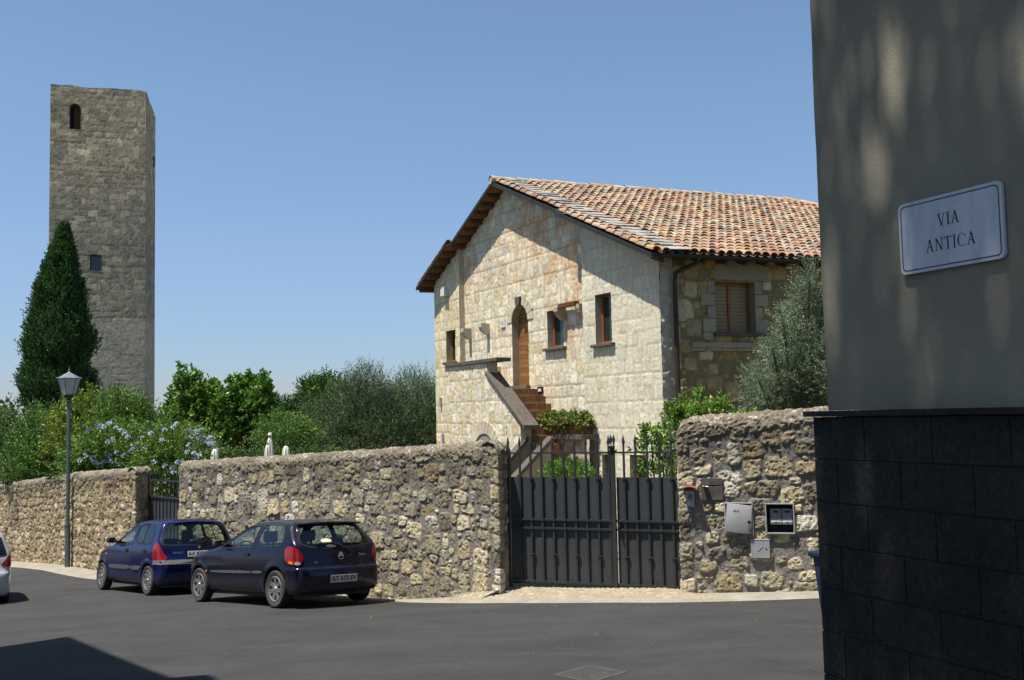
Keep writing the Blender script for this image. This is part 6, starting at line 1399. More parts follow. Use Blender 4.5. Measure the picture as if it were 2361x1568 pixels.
# ================================================================== WHEELIE BIN behind the corner
bp_ = atY(1877, 1400, 9.55)[:2] + np.array((.21, -.50)); bz = float(G(bp_[0] + .3, bp_[1] + .2))
bin_ = thing('wheelie_bin', 'blue plastic wheelie bin standing half hidden behind the dark stone building corner', 'bin', (bp_[0] + .3, bp_[1] + .2, bz))
e1 = np.array((.905, .425, 0)); e2 = np.array((-.425, .905, 0)); o3 = np.array((bp_[0], bp_[1], bz)); ht = (1500 - 1290) * 9.25 / 2360
mb = MB(); lo = [o3 + e1 * x + e2 * y + UP * .05 for x, y in ((.05, .04), (.45, .04), (.45, .46), (.05, .46))]; hi = [o3 + e1 * x + e2 * y + UP * (ht - .05) for x, y in ((0, -.02), (.5, -.02), (.5, .52), (0, .52))]
mb.add(lo + hi, [(0, 3, 2, 1), (4, 5, 6, 7), (0, 1, 5, 4), (1, 2, 6, 5), (2, 3, 7, 6), (3, 0, 4, 7)]); mb.build('bin_body', M['binblue'], bin_, bevel=.02, smooth=True)
mb = MB(); mb.box(o3 + e1 * -.03 + e2 * -.05 + UP * (ht - .05), e1 * .56, e2 * .60, UP * .05); mb.tube(o3 + e1 * .02 + e2 * .55 + UP * (ht - .02), o3 + e1 * .48 + e2 * .55 + UP * (ht - .02), .015); mb.build('lid', M['binblue'], bin_, bevel=.015, smooth=True)
for x in (.04, .46): mb = MB(); mb.tube(o3 + e1 * (x - .02) + e2 * .06 + UP * .1, o3 + e1 * (x + .02) + e2 * .06 + UP * .1, .1, n=20); mb.build('wheel', M['black'], bin_)

# ================================================================== STREET LAMP
lb = atY(155, 1306, 27.7); lzt = atY(158, 912, 27.7)[2]
lamp = thing('street_lamp', 'green-grey square lamp post with glazed tapering lantern, in front of the tan wall', 'street lamp', lb)
mb = MB(); mb.cbox(lb + UP * (.55), (.115, .115, 1.1), .02); h_ = lzt - lb[2]; mb.cbox(lb + UP * (1.1 + (h_ - 1.15) / 2), (.085, .085, h_ - 1.15), .018); mb.cbox(lb + UP * 1.1, (.13, .13, .04), .02); mb.cbox(lb + UP * (h_ - .18), (.10, .10, .08), .02); mb.build('post', M['lampgreen'], lamp)
c = lb + UP * h_; n = 6; ang = [2 * math.pi * (i + .5) / n for i in range(n)]
ring = lambda r, z: [c + np.array((r * math.cos(a), r * math.sin(a), z)) for a in ang]
mb = MB(); mb.tube(c + UP * -.12, c + UP * .0, .05, .14, n=12); mb.tube(c, c + UP * .03, .17, n=6); mb.build('lantern_base', M['iron'], lamp)
r0, r1 = ring(.165, .03), ring(.285, .46); rt = ring(.31, .47); ra = ring(.05, .62)
mb = MB()
for i in range(n): j = (i + 1) % n; mb.tube(r0[i], r1[i], .013, n=6); mb.tube(r0[i], r0[j], .012, n=6); mb.tube(r1[i], r1[j], .014, n=6)
lf = mb.build('lantern_frame', M['lampzinc'], lamp)
for i in range(n): j = (i + 1) % n; mb = MB(); mb.add([r0[i], r0[j], r1[j], r1[i]], [(0, 1, 2, 3)]); mb.build('pane', M['frost'], lf)
mb = MB()
for i in range(n): j = (i + 1) % n; mb.add([rt[i], rt[j], ra[j], ra[i]], [(0, 1, 2, 3)]); mb.add([rt[i], rt[j], c + UP * .45], [(0, 1, 2)])
mb.tube(c + UP * .60, c + UP * .66, .06, .02, n=10); mb.tube(c + UP * .66, c + UP * .80, .008, n=6); mb.lathe(c + UP * .70, UP, [(.001, -.02), (.022, 0), (.001, .02)], 10)
for i in range(n): mb.lathe(rt[i], UP, [(.001, -.02), (.018, 0), (.001, .03)], 8)
mb.build('lantern_roof', M['lampzinc'], lamp); mb = MB(); mb.lathe(c + UP * .06, UP, [(.001, 0), (.03, 0), (.03, .08), (.06, .16), (.055, .24), (.001, .30)], 14); mb.build('bulb', M['white'], lamp, smooth=True)

# ================================================================== FITTINGS ON THE RIGHT WALL
def wp(s, z, off=0): p = B0 + BD * s + BN * off; return np.array((p[0], p[1], z))
BU = np.array((*BD, 0)); BO = np.array((*BN, 0))
def frame(mb, s0, s1, z0, z1, off, w, d):
    mb.box(wp(s0, z0, off), BU * (s1 - s0), BO * d, UP * w); mb.box(wp(s0, z1 - w, off), BU * (s1 - s0), BO * d, UP * w); mb.box(wp(s0, z0 + w, off), BU * w, BO * d, UP * (z1 - z0 - 2 * w)); mb.box(wp(s1 - w, z0 + w, off), BU * w, BO * d, UP * (z1 - z0 - 2 * w))
def cabinet(label, c0, c1):
    s0, z0 = c0; s1, z1 = c1; cb_ = thing('meter_cabinet', label, 'meter box', wp((s0 + s1) / 2, z0, 0))
    mb = MB(); frame(mb, s0, s1, z0, z1, .02, .018, .03); mb.build('frame', M['grey'], cb_, bevel=.003)
    for nm_, o_, e_, f_ in (('box_side', wp(s0 + .016, z0 + .016, -.2), BO * .22, UP * (z1 - z0 - .03)), ('box_side', wp(s1 - .018, z0 + .016, -.2), BO * .22, UP * (z1 - z0 - .03))): mb = MB(); mb.box(o_, BU * .003, e_, f_); mb.build(nm_, M['grey'], cb_)
    mb = MB(); mb.box(wp(s0 + .016, z0 + .012, -.2), BU * (s1 - s0 - .032), BO * .22, UP * .003); mb.box(wp(s0 + .016, z1 - .016, -.2), BU * (s1 - s0 - .032), BO * .22, UP * .003); mb.box(wp(s0 + .01, z0 + .01, -.205), BU * (s1 - s0 - .02), BO * .004, UP * (z1 - z0 - .02)); mb.build('box_back', M['dgrey'], cb_)
    return cb_, s0, s1, z0, z1
cb1, s0, s1, z0, z1 = cabinet('grey meter box with its padlocked door hanging askew, left of the open one', *cabL)
q4 = [DB(783, 716), DB(1062, 748), DB(1068, 452), DB(808, 424)]
mb = MB(); fr_ = [wp(s, z, o) for (s, z), o in zip(q4, (.085, .075, .062, .055))]; mb.add([p - BO * .022 for p in fr_] + fr_, [(0, 3, 2, 1), (4, 5, 6, 7), (0, 1, 5, 4), (1, 2, 6, 5), (2, 3, 7, 6), (3, 0, 4, 7)]); dd = mb.build('door', M['grey'], cb1, bevel=.008, smooth=True)
ce = (fr_[2] + fr_[3]) / 2; exd = (fr_[1] - fr_[0]); eyd = (fr_[3] - fr_[0]); textmesh('lettering', 'ENEL', .040, basis((fr_[3] + (fr_[2] - fr_[3]) * .42 + (fr_[0] - fr_[3]) * .24) + BO * .001 - base_of(cb1), exd, eyd), M['castiron'], dd)
lk = fr_[0] + exd * .88 + eyd * .42; mb = MB(); mb.lathe(lk, BO, [(.024, 0), (.024, .008), (.001, .010)], 16); mb.build('lock', M['black'], dd)
mb = MB(); mb.cbox(lk + BO * .018 - UP * .085, (.030, .016, .034)); mb.path([lk + BO * .014 - UP * .065 + BU * -.010, lk + BO * .014 - UP * .035 + BU * -.010, lk + BO * .014 - UP * .025, lk + BO * .014 - UP * .035 + BU * .010, lk + BO * .014 - UP * .065 + BU * .010], .004, 6); mb.build('padlock', M['steel'], dd)
cb2, s0, s1, z0, z1 = cabinet('open grey meter box showing two white electricity meters side by side', *cabR)
for px0, px1 in ((1258, 1372), (1384, 1500)):
    (a, zb_), (b, zt_) = DB(px0, 655), DB(px1, 490); a = max(a, s0 + .03); b = min(b, s1 - .03)
    mb = MB(); mb.box(wp(a, zb_ + .005, -.10), BU * (b - a), BO * .06, UP * (zt_ - zb_)); me_ = mb.build('meter', M['grey'], cb2, bevel=.008, smooth=True)
    mb = MB(); zc2 = DB(0, 612)[1]; mb.lathe(wp((a + b) / 2, zc2, -.045), BU, [(.001, -(b - a) / 2), (.038, -(b - a) / 2), (.042, -(b - a) / 2 + .006), (.042, (b - a) / 2 - .006), (.038, (b - a) / 2), (.001, (b - a) / 2)], 20); mb.build('breaker_cover', M['white'], me_, smooth=True)
    mb = MB(); mb.cbox(wp((a + b) / 2, zc2 - .01, .0), (.022, .01, .02)); mb.build('breaker', M['black'], me_)
    zd = DB(0, 514)[1]; mb = MB(); mb.prism([wp((a + b) / 2 + .040 * math.cos(t), zd + .014 * math.sin(t), -.0395) for t in np.linspace(0, 2 * math.pi, 17)[:-1]], BO * .002); mb.build('display', M['black'], me_)
mb = MB()
for s_, d_ in ((.12, .02), (.2, -.02), (.27, .03)): mb.path([wp(s0 + s_, z0 + .10, -.12), wp(s0 + s_ + d_, z0 + .06, -.06), wp(s0 + s_ + d_, z0 + .03, -.10)], .005, 6)
mb.build('cable', M['dgrey'], cb2)
(s0, z0), (s1, z1) = DB(1060, 995), DB(1252, 800); cv = thing('access_cover', 'small light grey square cover plate below the meter boxes', 'cover plate', wp((s0 + s1) / 2, z0))
mb = MB(); mb.box(wp(s0, z0, .015), BU * (s1 - s0), BO * .028, UP * (z1 - z0)); pc = mb.build('plate', M['grey'], cv, bevel=.006)
mb = MB(); frame(mb, s0 + .006, s1 - .006, z0 + .006, z1 - .006, .043, .004, .003); mb.tube(wp(s0 + (s1 - s0) * .35, z0 + (z1 - z0) * .38, .044), wp(s0 + (s1 - s0) * .62, z0 + (z1 - z0) * .62, .044), .004, n=6); mb.build('moulding', M['grey'], pc)
mb = MB(); mb.lathe(wp(s0 + (s1 - s0) * .80, z0 + (z1 - z0) * .5, .043), BO, [(.011, 0), (.011, .004), (.001, .005)], 12); mb.build('lock', M['dgrey'], pc)
(s0, z0), (s1, z1) = DB(540, 392), DB(757, 165); lbx = thing('letterbox', 'dark stone letterbox slab with folded papers sticking out of its slot', 'letterbox', wp((s0 + s1) / 2, z0))
mb = MB(); zs_ = DB(0, 250)[1]; zs2 = DB(0, 236)[1]; mb.box(wp(s0, z0, .0), BU * (s1 - s0), BO * .04, UP * (zs_ - z0)); mb.box(wp(s0, zs2, .0), BU * (s1 - s0), BO * .042, UP * (z1 - zs2)); mb.box(wp(s0, zs_, .0), BU * .015, BO * .04, UP * (zs2 - zs_)); mb.box(wp(s1 - .04, zs_, .0), BU * .04, BO * .04, UP * (zs2 - zs_)); mb.build('slab', M['darkstone'], lbx, bevel=.003)
mb = MB(); mb.box(wp(s0 + .01, zs_ - .0, -.01), BU * (s1 - s0 - .05), BO * .012, UP * (zs2 - zs_)); mb.build('slot', M['black'], lbx)
mb = MB(); mb.add([wp(s0 + .015, zs_ + .012, .0), wp(s0 + .10, zs_ + .008, .0), wp(s0 + .10, zs_ - .004, .11), wp(s0 + .03, zs_ + .006, .10)], [(0, 1, 2, 3)]); mb.add([wp(s0 + .03, zs_ + .016, .0), wp(s0 + .12, zs_ + .014, .0), wp(s0 + .085, zs_ - .016, .09), wp(s0 + .05, zs_ + .022, .12)], [(0, 1, 2, 3)])
tag(mb.build('folded_papers', M['white'], loc=wp(s0 + .05, zs_, .05)), 'folded white papers stuck in the slot of the stone letterbox', 'paper')
(s0, z0), (s1, z1) = DB(385, 462), DB(463, 293); ic = thing('intercom', 'grey intercom panel under a small curved terracotta tile beside the gate', 'intercom', wp((s0 + s1) / 2, z0))
mb = MB(); mb.box(wp(s0, z0, .0), BU * (s1 - s0), BO * .065, UP * (z1 - z0)); pn_ = mb.build('panel', M['grey'], ic, bevel=.006)
mb = MB(); sc2 = (s0 + s1) / 2
for i in range(7): mb.box(wp(s0 + .03, z1 - .05 - i * .012, .065), BU * (s1 - s0 - .055), BO * .001, UP * .005)
mb.build('speaker_grille', M['dgrey'], pn_)
for z, dz, s_ in ((z0 + .035, .014, 0), (z0 + .060, .014, 0)):
    mb = MB(); mb.box(wp(s0 + .018, z, .065), BU * .042, BO * .003, UP * dz); mb.build('name_button', M['white'], pn_)
mb = MB(); mb.lathe(wp(sc2, z1 - .075, .066), BO, [(.010, 0), (.010, .004), (.001, .005)], 12); mb.build('camera_eye', M['black'], pn_)
(h0, hz0), (h1, hz1) = DB(330, 285), DB(490, 243); mb = MB(); n = 12; th_ = [math.pi * (.12 + .76 * i / n) for i in range(n + 1)]; rh = (h1 - h0) / 2 * 1.07; cz = hz1 - rh * .62 
for i in range(n):
    f_ = lambda t, r: (sc2 + r * math.cos(t), cz + r * .62 * math.sin(t) * 1.0); mb.prism([wp(*f_(th_[i], rh), .0), wp(*f_(th_[i + 1], rh), .0), wp(*f_(th_[i + 1], rh - .014), .0), wp(*f_(th_[i], rh - .014), .0)], BO * .15)
mb.build('tile_hood', M['terracotta'], ic)
mb = MB(); mb.lathe(wp(*DB(615, 667), .0), BO, [(.012, 0), (.012, .06), (.008, .06), (.008, .0)], 12); tag(mb.build('drain_pipe', M['terracotta'], loc=wp(*DB(615, 667), 0)), 'tiny orange pipe end poking out of the wall mortar left of the meter boxes', 'pipe')

# manhole cover in the road, small drain at the wall foot
def ong(x, y):
    r = ray(x, y); t = 8.0
    for _ in range(30): p = r * t; t *= float(G(p[0], p[1])) / p[2]
    return r * t
m4 = [ong(1272, 1556), ong(1356, 1533), ong(1447, 1549), ong(1366, 1574)]
mh = thing('manhole_cover', 'square cast iron manhole cover with diamond tread set in the asphalt', 'manhole cover', sum(m4) / 4)
ux = m4[2] - m4[1]; uy = m4[1] - m4[0]; o = m4[0] - UP * .006; mb = MB()
mb.prism([o, o + ux, o + ux + uy, o + uy], UP * .008); mp_ = mb.build('cover', M['castiron'], mh)
mb = MB(); nx_, ny_ = 15, 15; lx = np.linalg.norm(ux); ly = np.linalg.norm(uy)
for i in range(nx_):
    for j in range(ny_):
        c_ = o + ux * (.07 + .86 * (i + .5) / nx_) + uy * (.07 + .86 * (j + .5) / ny_) + UP * .0085; a = ux * .020; b = uy * .020; mb.prism([c_ - a, c_ - b, c_ + a, c_ + b], UP * .003)
mb.build('tread', M['castiron'], mp_)
mb = MB()
for p_, d_, e_ in ((o, ux, uy * .03), (o + uy * .97, ux, uy * .03), (o + uy * .03, uy * .94, ux * .03), (o + ux * .97 + uy * .03, uy * .94, ux * .03)): mb.box(p_ - UP * .002, d_, e_, UP * .011)
mb.build('cover_frame', M['castiron'], mh)

# ================================================================== HOUSE ACROSS THE STREET that throws the shadow at lower left (outside the frame)
def sunup(p, h): return np.array(p, float) + SUND / SUND[2] * h
def ongr(x, y): p = ong(x, y); return p
g0, g1, g2, g3, g4 = [ongr(*q) for q in ((-40, 1497), (147, 1469), (379, 1564), (465, 1557), (505, 1580))]
hh = 5.2
def top(p, z=7.4): k = (z - p[2]) / SUND[2]; return p + SUND * k
T0_, T1_, T2_, T3_, T4_ = [top(p) for p in (g0, g1, g2, g3, g4)]
dd_ = (T4_ - T3_); dd_ /= np.linalg.norm(dd_); T5_ = T4_ + dd_ * .9; db = (T0_ - T1_); db /= np.linalg.norm(db); T6_ = T1_ + db * 8; T7_ = T5_ + db * 8
nb_ = thing('neighbour_house', 'plain ochre house across the street, outside the view, casting the lower left shadow', 'house', (T3_[0], T3_[1], -2.2))
poly = [T1_, T2_, T3_, T4_, T5_, T7_, T6_]; cen = sum(poly) / len(poly)
mb = MB(); mb.prism([p for p in poly], (0, 0, .18)); mb.build('eaves', M['soffit'], nb_)
mb = MB(); inn_ = [p + (cen - p) * .08 for p in poly]; mb.prism([np.array((p[0], p[1], -2.6)) for p in inn_], (0, 0, 10.0)); mb.build('wall', mat('ochre_plaster', (.36, .28, .16), .9, nscale=2, namp=.15, bump=.3, bscale=30), nb_)
mb = MB(); mb.c = (.42, .26, .16); ap = cen + UP * .35
for i in range(len(poly)): mb.add([poly[i] + UP * .185, poly[(i + 1) % len(poly)] + UP * .185, ap], [(0, 1, 2)])
mb.build('roof', M['tile'], nb_, col=True)
# ================================================================== VEGETATION
def unit(v): return v / (np.linalg.norm(v, axis=-1, keepdims=True) + 1e-9)
def leaves(name, P, D, L, W, K, m, parent, cup=.0):
    """each leaf: a small folded kite (4 points, 2 triangles as one quad)"""
    n = len(P); r = unit(RNG.normal(size=(n, 3))); S_ = unit(np.cross(D, r)); N_ = np.cross(S_, D)
    L = np.asarray(L).reshape(-1, 1) * np.ones((n, 1)); W = np.asarray(W).reshape(-1, 1) * np.ones((n, 1))
    V = np.stack([P, P + D * L * .5 + S_ * W * .5 + N_ * W * .15, P + D * L - N_ * L * .08, P + D * L * .5 - S_ * W * .5 + N_ * W * .15], 1).reshape(-1, 3)
    F = np.arange(4 * n).reshape(n, 4); Kc = np.repeat(K, 4, 0)
    return gridmesh(name, V, F, m, parent=parent, col=Kc, smooth=False)
def crown(blobs, nspr, per, L, W, sprl, up=.5, out=.7, rnd=.6, pal=None, seed=1, shell=(.55, 1.05), droop=0., lump=.25):
    """blobs: (centre, radii). returns leaf bases, dirs, lengths, widths, colours"""
    R = np.random.default_rng(seed); B = [(np.array(c, float), np.array(r, float) * np.ones(3)) for c, r in blobs]
    w = np.array([np.prod(r) ** (2 / 3.) for _, r in B]); w /= w.sum(); bi = R.choice(len(B), nspr, p=w)
    c = np.array([b[0] for b in B])[bi]; rr = np.array([b[1] for b in B])[bi]
    u = unit(R.normal(size=(nspr, 3))); q = u * (R.uniform(0, 1, nspr) ** (1 / 2.2) * (shell[1] - shell[0]) + shell[0])[:, None]
    lu = 1 + lump * (vnoise(u[:, 0] * 3 + c[:, 0] * 1.7, u[:, 2] * 3 + u[:, 1] * 2 + c[:, 2], seed) - .5) * 2
    base = c + q * rr * lu[:, None]; d = unit(u * out + np.array((0, 0, up)) + R.normal(size=(nspr, 3)) * rnd * .6)
    ln = R.uniform(.6, 1.25, nspr) * sprl; t = np.tile(np.linspace(0.05, 1, per), (nspr, 1))
    bend = d[:, None] * t[..., None] * ln[:, None, None]; bend[..., 2] -= droop * (t ** 2) * ln[:, None]
    P = (base[:, None] + bend).reshape(-1, 3)
    side_ = R.normal(size=(nspr, per, 3)); D = unit(unit(d[:, None] * .8 + side_ * .55) - np.array((0, 0, droop * .5))).reshape(-1, 3)
    pk = np.array(pal); ci = R.integers(0, len(pk), nspr); K = pk[ci][:, None] * R.uniform(.75, 1.3, (nspr, 1, 1)) * R.uniform(.8, 1.25, (nspr, per, 1)); K = K.reshape(-1, 3)
    return P, D, L * R.uniform(.7, 1.2, len(P)), W * R.uniform(.7, 1.2, len(P)), np.clip(K, 0, .9)
def trunk(mb, p0, pts, r0, r1, n=7):
    P = [np.array(p0, float)] + [np.array(p, float) for p in pts]; k = len(P) - 1
    mb.path(P, list(np.linspace(r0, r1, k + 1)), n)
def limbs(parent, base, blobs, r0=.12, seed=1, name='trunk', hfrac=.35, sub=3):
    R = random.Random(seed); mb = MB(); base = np.array(base, float); top_ = sum(np.array(b[0], float) for b in blobs) / len(blobs)
    fork = base + (top_ - base) * hfrac; trunk(mb, base - UP * .2, [base + (fork - base) * .5 + np.array((R.uniform(-.05, .05), 0, 0)), fork], r0, r0 * .75)
    for c, r in blobs:
        c = np.array(c, float); r = np.array(r, float) * np.ones(3); mid = fork + (c - fork) * .5 + np.array((R.uniform(-.1, .1), R.uniform(-.1, .1), R.uniform(-.05, .15))) * r0 * 6
        trunk(mb, fork, [mid, c], r0 * .6, r0 * .28)
        for k in range(sub): e = c + np.array((R.uniform(-.8, .8), R.uniform(-.8, .8), R.uniform(-.2, .9))) * r; trunk(mb, mid if k % 2 else c, [(mid + e) / 2 + UP * .05, e], r0 * .25, r0 * .07, 5)
    return mb.build(name, M['bark'], parent)
def pxb(x, y, Y, rx, ry, ratio=1.0):
    """blob from photo outline: centre and radii in metres at depth Y"""
    k = Y / FPX; return (atY(x, y, Y), (rx * k, rx * k * ratio, ry * k))
def plant(name, label, cat, base, blobs, nspr, per, L, W, sprl, pal, seed, group=None, r0=.08, hfrac=.35, mat_=None, **kw):
    o = thing(name, label, cat, base, group); a = crown(blobs, nspr, per, L, W, sprl, pal=pal, seed=seed, **kw)
    leaves('crown' if cat == 'tree' else 'foliage', *a, M['leaf'], o); limbs(o, base, blobs, r0, seed, 'trunk' if cat == 'tree' else 'stem', hfrac); return o
GRN = [(0.074, 0.161, 0.024), (0.099, 0.199, 0.029), (0.058, 0.133, 0.024), (0.124, 0.228, 0.033)]
YGR = [(0.187, 0.255, 0.031), (0.145, 0.221, 0.034), (0.238, 0.272, 0.034), (0.085, 0.153, 0.034)]
DGR = [(0.033, 0.068, 0.022), (0.045, 0.087, 0.027), (0.027, 0.054, 0.018), (0.06, 0.102, 0.03)]
OLV = [(.10, .155, .06), (.085, .13, .055), (.065, .105, .04), (.20, .25, .15), (.07, .11, .05)]
_OLVX = [(0.116, 0.163, 0.085), (0.155, 0.202, 0.116), (0.085, 0.124, 0.062), (0.248, 0.295, 0.202), (0.07, 0.101, 0.046)]
LIM = [(0.115, 0.23, 0.03), (0.149, 0.27, 0.041), (0.081, 0.169, 0.027), (0.189, 0.297, 0.047)]
gz = lambda p: float(G(p[0], p[1])) - .1
def gbase(x, Y): p = atY(x, 1200, Y); return np.array((p[0], p[1], gz(p)))
HG = 'shrubs growing behind the tan wall'
plant('shrub', 'dark green shrub at the left edge of the view, behind the tan wall', 'shrub', gbase(20, 34), [pxb(25, 1040, 34, 75, 90), pxb(-60, 1030, 34, 90, 100), pxb(-160, 1040, 35, 100, 110), pxb(60, 1090, 33, 60, 55), pxb(18, 1092, 31.3, 34, 26), pxb(128, 1088, 28.6, 16, 16)], 2232, 9, .108, .045, .40, GRN[:3] + DGR[:1], 1, HG, lump=.45, up=.6)
plant('shrub', 'upright dark shrub left of the lamp post, between the edge shrub and the yellowish one', 'shrub', gbase(110, 33), [pxb(120, 1026, 33, 60, 64), pxb(100, 1086, 32.5, 70, 55), pxb(85, 1006, 34, 35, 46)], 1860, 9, .115, .042, .43, GRN[:3], 2, HG, lump=.45, up=.8)
plant('shrub', 'yellow-green shrub directly behind the street lamp', 'shrub', gbase(195, 31.6), [pxb(190, 981, 31.6, 50, 55), pxb(215, 1026, 31.5, 65, 64), pxb(160, 1016, 32, 45, 55)], 1860, 9, .123, .045, .40, YGR, 3, HG, lump=.45, up=1.0)
plant('shrub', 'tall green bay shrub with upright shoots in front of the tower foot', 'shrub', gbase(285, 31), [pxb(285, 976, 31, 42, 47), pxb(300, 1016, 31, 60, 55), pxb(255, 966, 31.4, 22, 41)], 1488, 10, .130, .042, .56, GRN + YGR[1:2], 4, HG, lump=.45, up=1.6)
pb1 = plant('flowering_shrub', 'green shrub dotted with pale blue flower clusters, right of the lamp post', 'shrub', gbase(255, 29.5), [pxb(265, 1051, 29.5, 100, 55), pxb(215, 1076, 29.2, 60, 41), pxb(330, 1056, 29, 60, 55)], 2604, 9, .101, .042, .37, GRN + YGR[1:2], 5, HG, lump=.45, up=.3)
pb2 = plant('flowering_shrub', 'green shrub with pale blue flowers drooping towards the small gate', 'shrub', gbase(400, 28.2), [pxb(395, 1051, 28.2, 62, 53), pxb(445, 1071, 28, 50, 36), pxb(365, 1101, 27.6, 45, 27)], 1798, 9, .101, .039, .37, GRN + YGR[:1], 6, HG, lump=.45, up=.2)
pb3 = plant('flowering_shrub', 'small shrub covered in lilac blue blossom at the left end of the long wall', 'shrub', gbase(465, 28.6), [pxb(470, 1051, 28.6, 30, 27), pxb(440, 1016, 29, 20, 23)], 496, 8, .087, .036, .29, GRN, 7, HG, lump=.45, up=.4)
def blossoms(parent, pts, Y, seed, size=.05, n=22, dep=(1.2, 1.5)):
    R = np.random.default_rng(seed); P = []; D = []; K = []
    for x, y in pts:
        c = atY(x, y, Y - R.uniform(*dep)); u = unit(R.normal(size=(n, 3)) + np.array((-.3, -.6, .5))); P.append(c + u * R.uniform(.02, size, (n, 1))); D.append(u); K.append(np.array((.62, .64, .84)) * R.uniform(.8, 1.2, (n, 1)) * np.array((1, 1, 1)))
    leaves('blossom', np.concatenate(P), np.concatenate(D), .05, .045, np.clip(np.concatenate(K), 0, .9), M['flower'], parent)
R6 = random.Random(6)
blossoms(pb1, [(x * .5798 / 1.0 * 1.0, y) for x, y in []] + [(232, 982), (240, 984), (205, 992), (268, 987), (279, 993), (288, 1000), (296, 1008), (262, 1012), (248, 1020), (330, 1010), (317, 1023), (306, 1029), (339, 1022), (312, 1036), (302, 1040), (322, 1038), (334, 1035), (197, 1050), (183, 1062), (214, 1055), (218, 1066), (255, 1052), (270, 1044), (229, 1073), (255, 1064), (276, 1070), (240, 1066), (285, 1050), (225, 985), (252, 976)], 29.5, 1)
blossoms(pb2, [(355, 1066), (398, 1077), (410, 1065), (420, 1068), (381, 1076), (400, 1090), (436, 1027), (432, 1043), (448, 1045), (460, 1052), (375, 1015), (452, 1060), (440, 1075), (425, 1083), (432, 1087), (441, 1073), (415, 1093), (348, 1000), (380, 992), (400, 985), (408, 978)], 28.0, 2, dep=(.75, .95))
blossoms(pb3, [(450 + R6.uniform(0, 52), 1008 + R6.uniform(0, 52)) for _ in range(34)] + [(425 + R6.uniform(0, 40), 985 + R6.uniform(0, 25)) for _ in range(10)], 28.4, 3, n=16, dep=(.35, .6))
# two young trees, wall of mixed trees further right
def lobes(spec, Y): return [pxb(x, y, Y + (i % 3 - 1) * .5, rx, ry) for i, (x, y, rx, ry) in enumerate(spec)]
def spires(sp, body, Y):
    L_ = [(x, yt + 26, 9, 30) for x, yt in sp] + [(x * .8 + .2 * sp[len(sp) // 2][0], yt + 62, 12, 26) for x, yt in sp] + body
    return lobes(L_, Y)
plant('young_tree', 'bright green young tree with upright leafy branches, left of the pair', 'tree', gbase(468, 33), spires([(420, 864), (448, 868), (397, 912), (459, 890), (494, 894), (477, 900), (510, 915), (412, 935)], [(455, 955, 36, 22), (475, 985, 34, 26), (500, 1000, 26, 24), (490, 945, 24, 20)], 33), 2100, 9, .13, .10, .24, LIM, 11, up=.9, out=.9, rnd=.8, shell=(.2, 1.1), lump=.5, r0=.09)
plant('young_tree', 'bright green young tree with upright leafy branches, right of the pair', 'tree', gbase(568, 33.5), spires([(534, 886), (552, 877), (574, 870), (605, 872), (613, 894), (590, 884), (524, 915)], [(555, 955, 22, 24), (590, 950, 22, 26), (572, 985, 30, 26)], 33.5), 1700, 9, .13, .10, .24, LIM[:3] + GRN[:1], 12, up=.9, out=.9, rnd=.8, shell=(.2, 1.1), lump=.5, r0=.09)
plant('garden_tree', 'low dark green tree between the young trees and the olives', 'tree', gbase(625, 36), lobes([(640, 975, 50, 48), (600, 1000, 45, 35), (670, 1000, 45, 35), (535, 1010, 50, 30), (485, 1015, 30, 25)], 36), 3200, 9, .10, .05, .32, DGR + GRN[:1], 13, up=.6)
plant('garden_tree', 'small tree with bare arching twigs above the white parasols', 'tree', gbase(665, 31), lobes([(650, 985, 40, 22), (690, 1000, 32, 18), (620, 1010, 25, 14)], 31), 700, 9, .10, .03, .5, GRN, 14, up=.2, droop=.35, r0=.06)
plant('laurel_tree', 'rounded dark green tree rising left of the olive trees', 'tree', gbase(735, 37), lobes([(725, 935, 38, 52), (755, 925, 40, 50), (700, 975, 40, 45), (740, 985, 50, 50)], 37), 3600, 9, .11, .05, .34, GRN[:3] + DGR[:1], 15, up=.9)
plant('olive_tree', 'broad grey-green olive tree behind the long wall, left of the house', 'tree', gbase(815, 33), lobes([(845, 925, 48, 62), (800, 945, 55, 60), (760, 985, 60, 50), (835, 1000, 80, 50), (865, 965, 45, 60)], 33), 5200, 12, .085, .020, .48, OLV[:3], 16, up=.9, lump=.45, rnd=.8)
plant('olive_tree', 'grey-green olive tree standing against the left side of the house', 'tree', gbase(950, 35), lobes([(955, 925, 45, 55), (920, 965, 50, 50), (985, 950, 35, 60), (950, 1005, 70, 50), (985, 1010, 50, 40)], 35), 4500, 12, .085, .020, .48, OLV[:2] + OLV[2:4] + GRN[:1], 17, up=.9, lump=.45, rnd=.8)
plant('hedge', 'low dark hedge below the parasols behind the long wall', 'hedge', gbase(620, 29.5), lobes([(x, 1062, 40, 18) for x in range(500, 800, 50)], 29.5), 2500, 8, .07, .035, .2, GRN + DGR, 18, up=.5)
fw_ = crown([(np.array((x, 62 + 4 * math.sin(x), -3.0)), (7, 4, 4.2 + 1.0 * math.sin(x * .7))) for x in range(-75, 40, 8)], 9000, 8, .34, .22, .9, pal=DGR + GRN[:1], seed=19, up=.6)
tag(leaves('distant_woodland', *fw_, M['leaf'], None), kind='stuff')
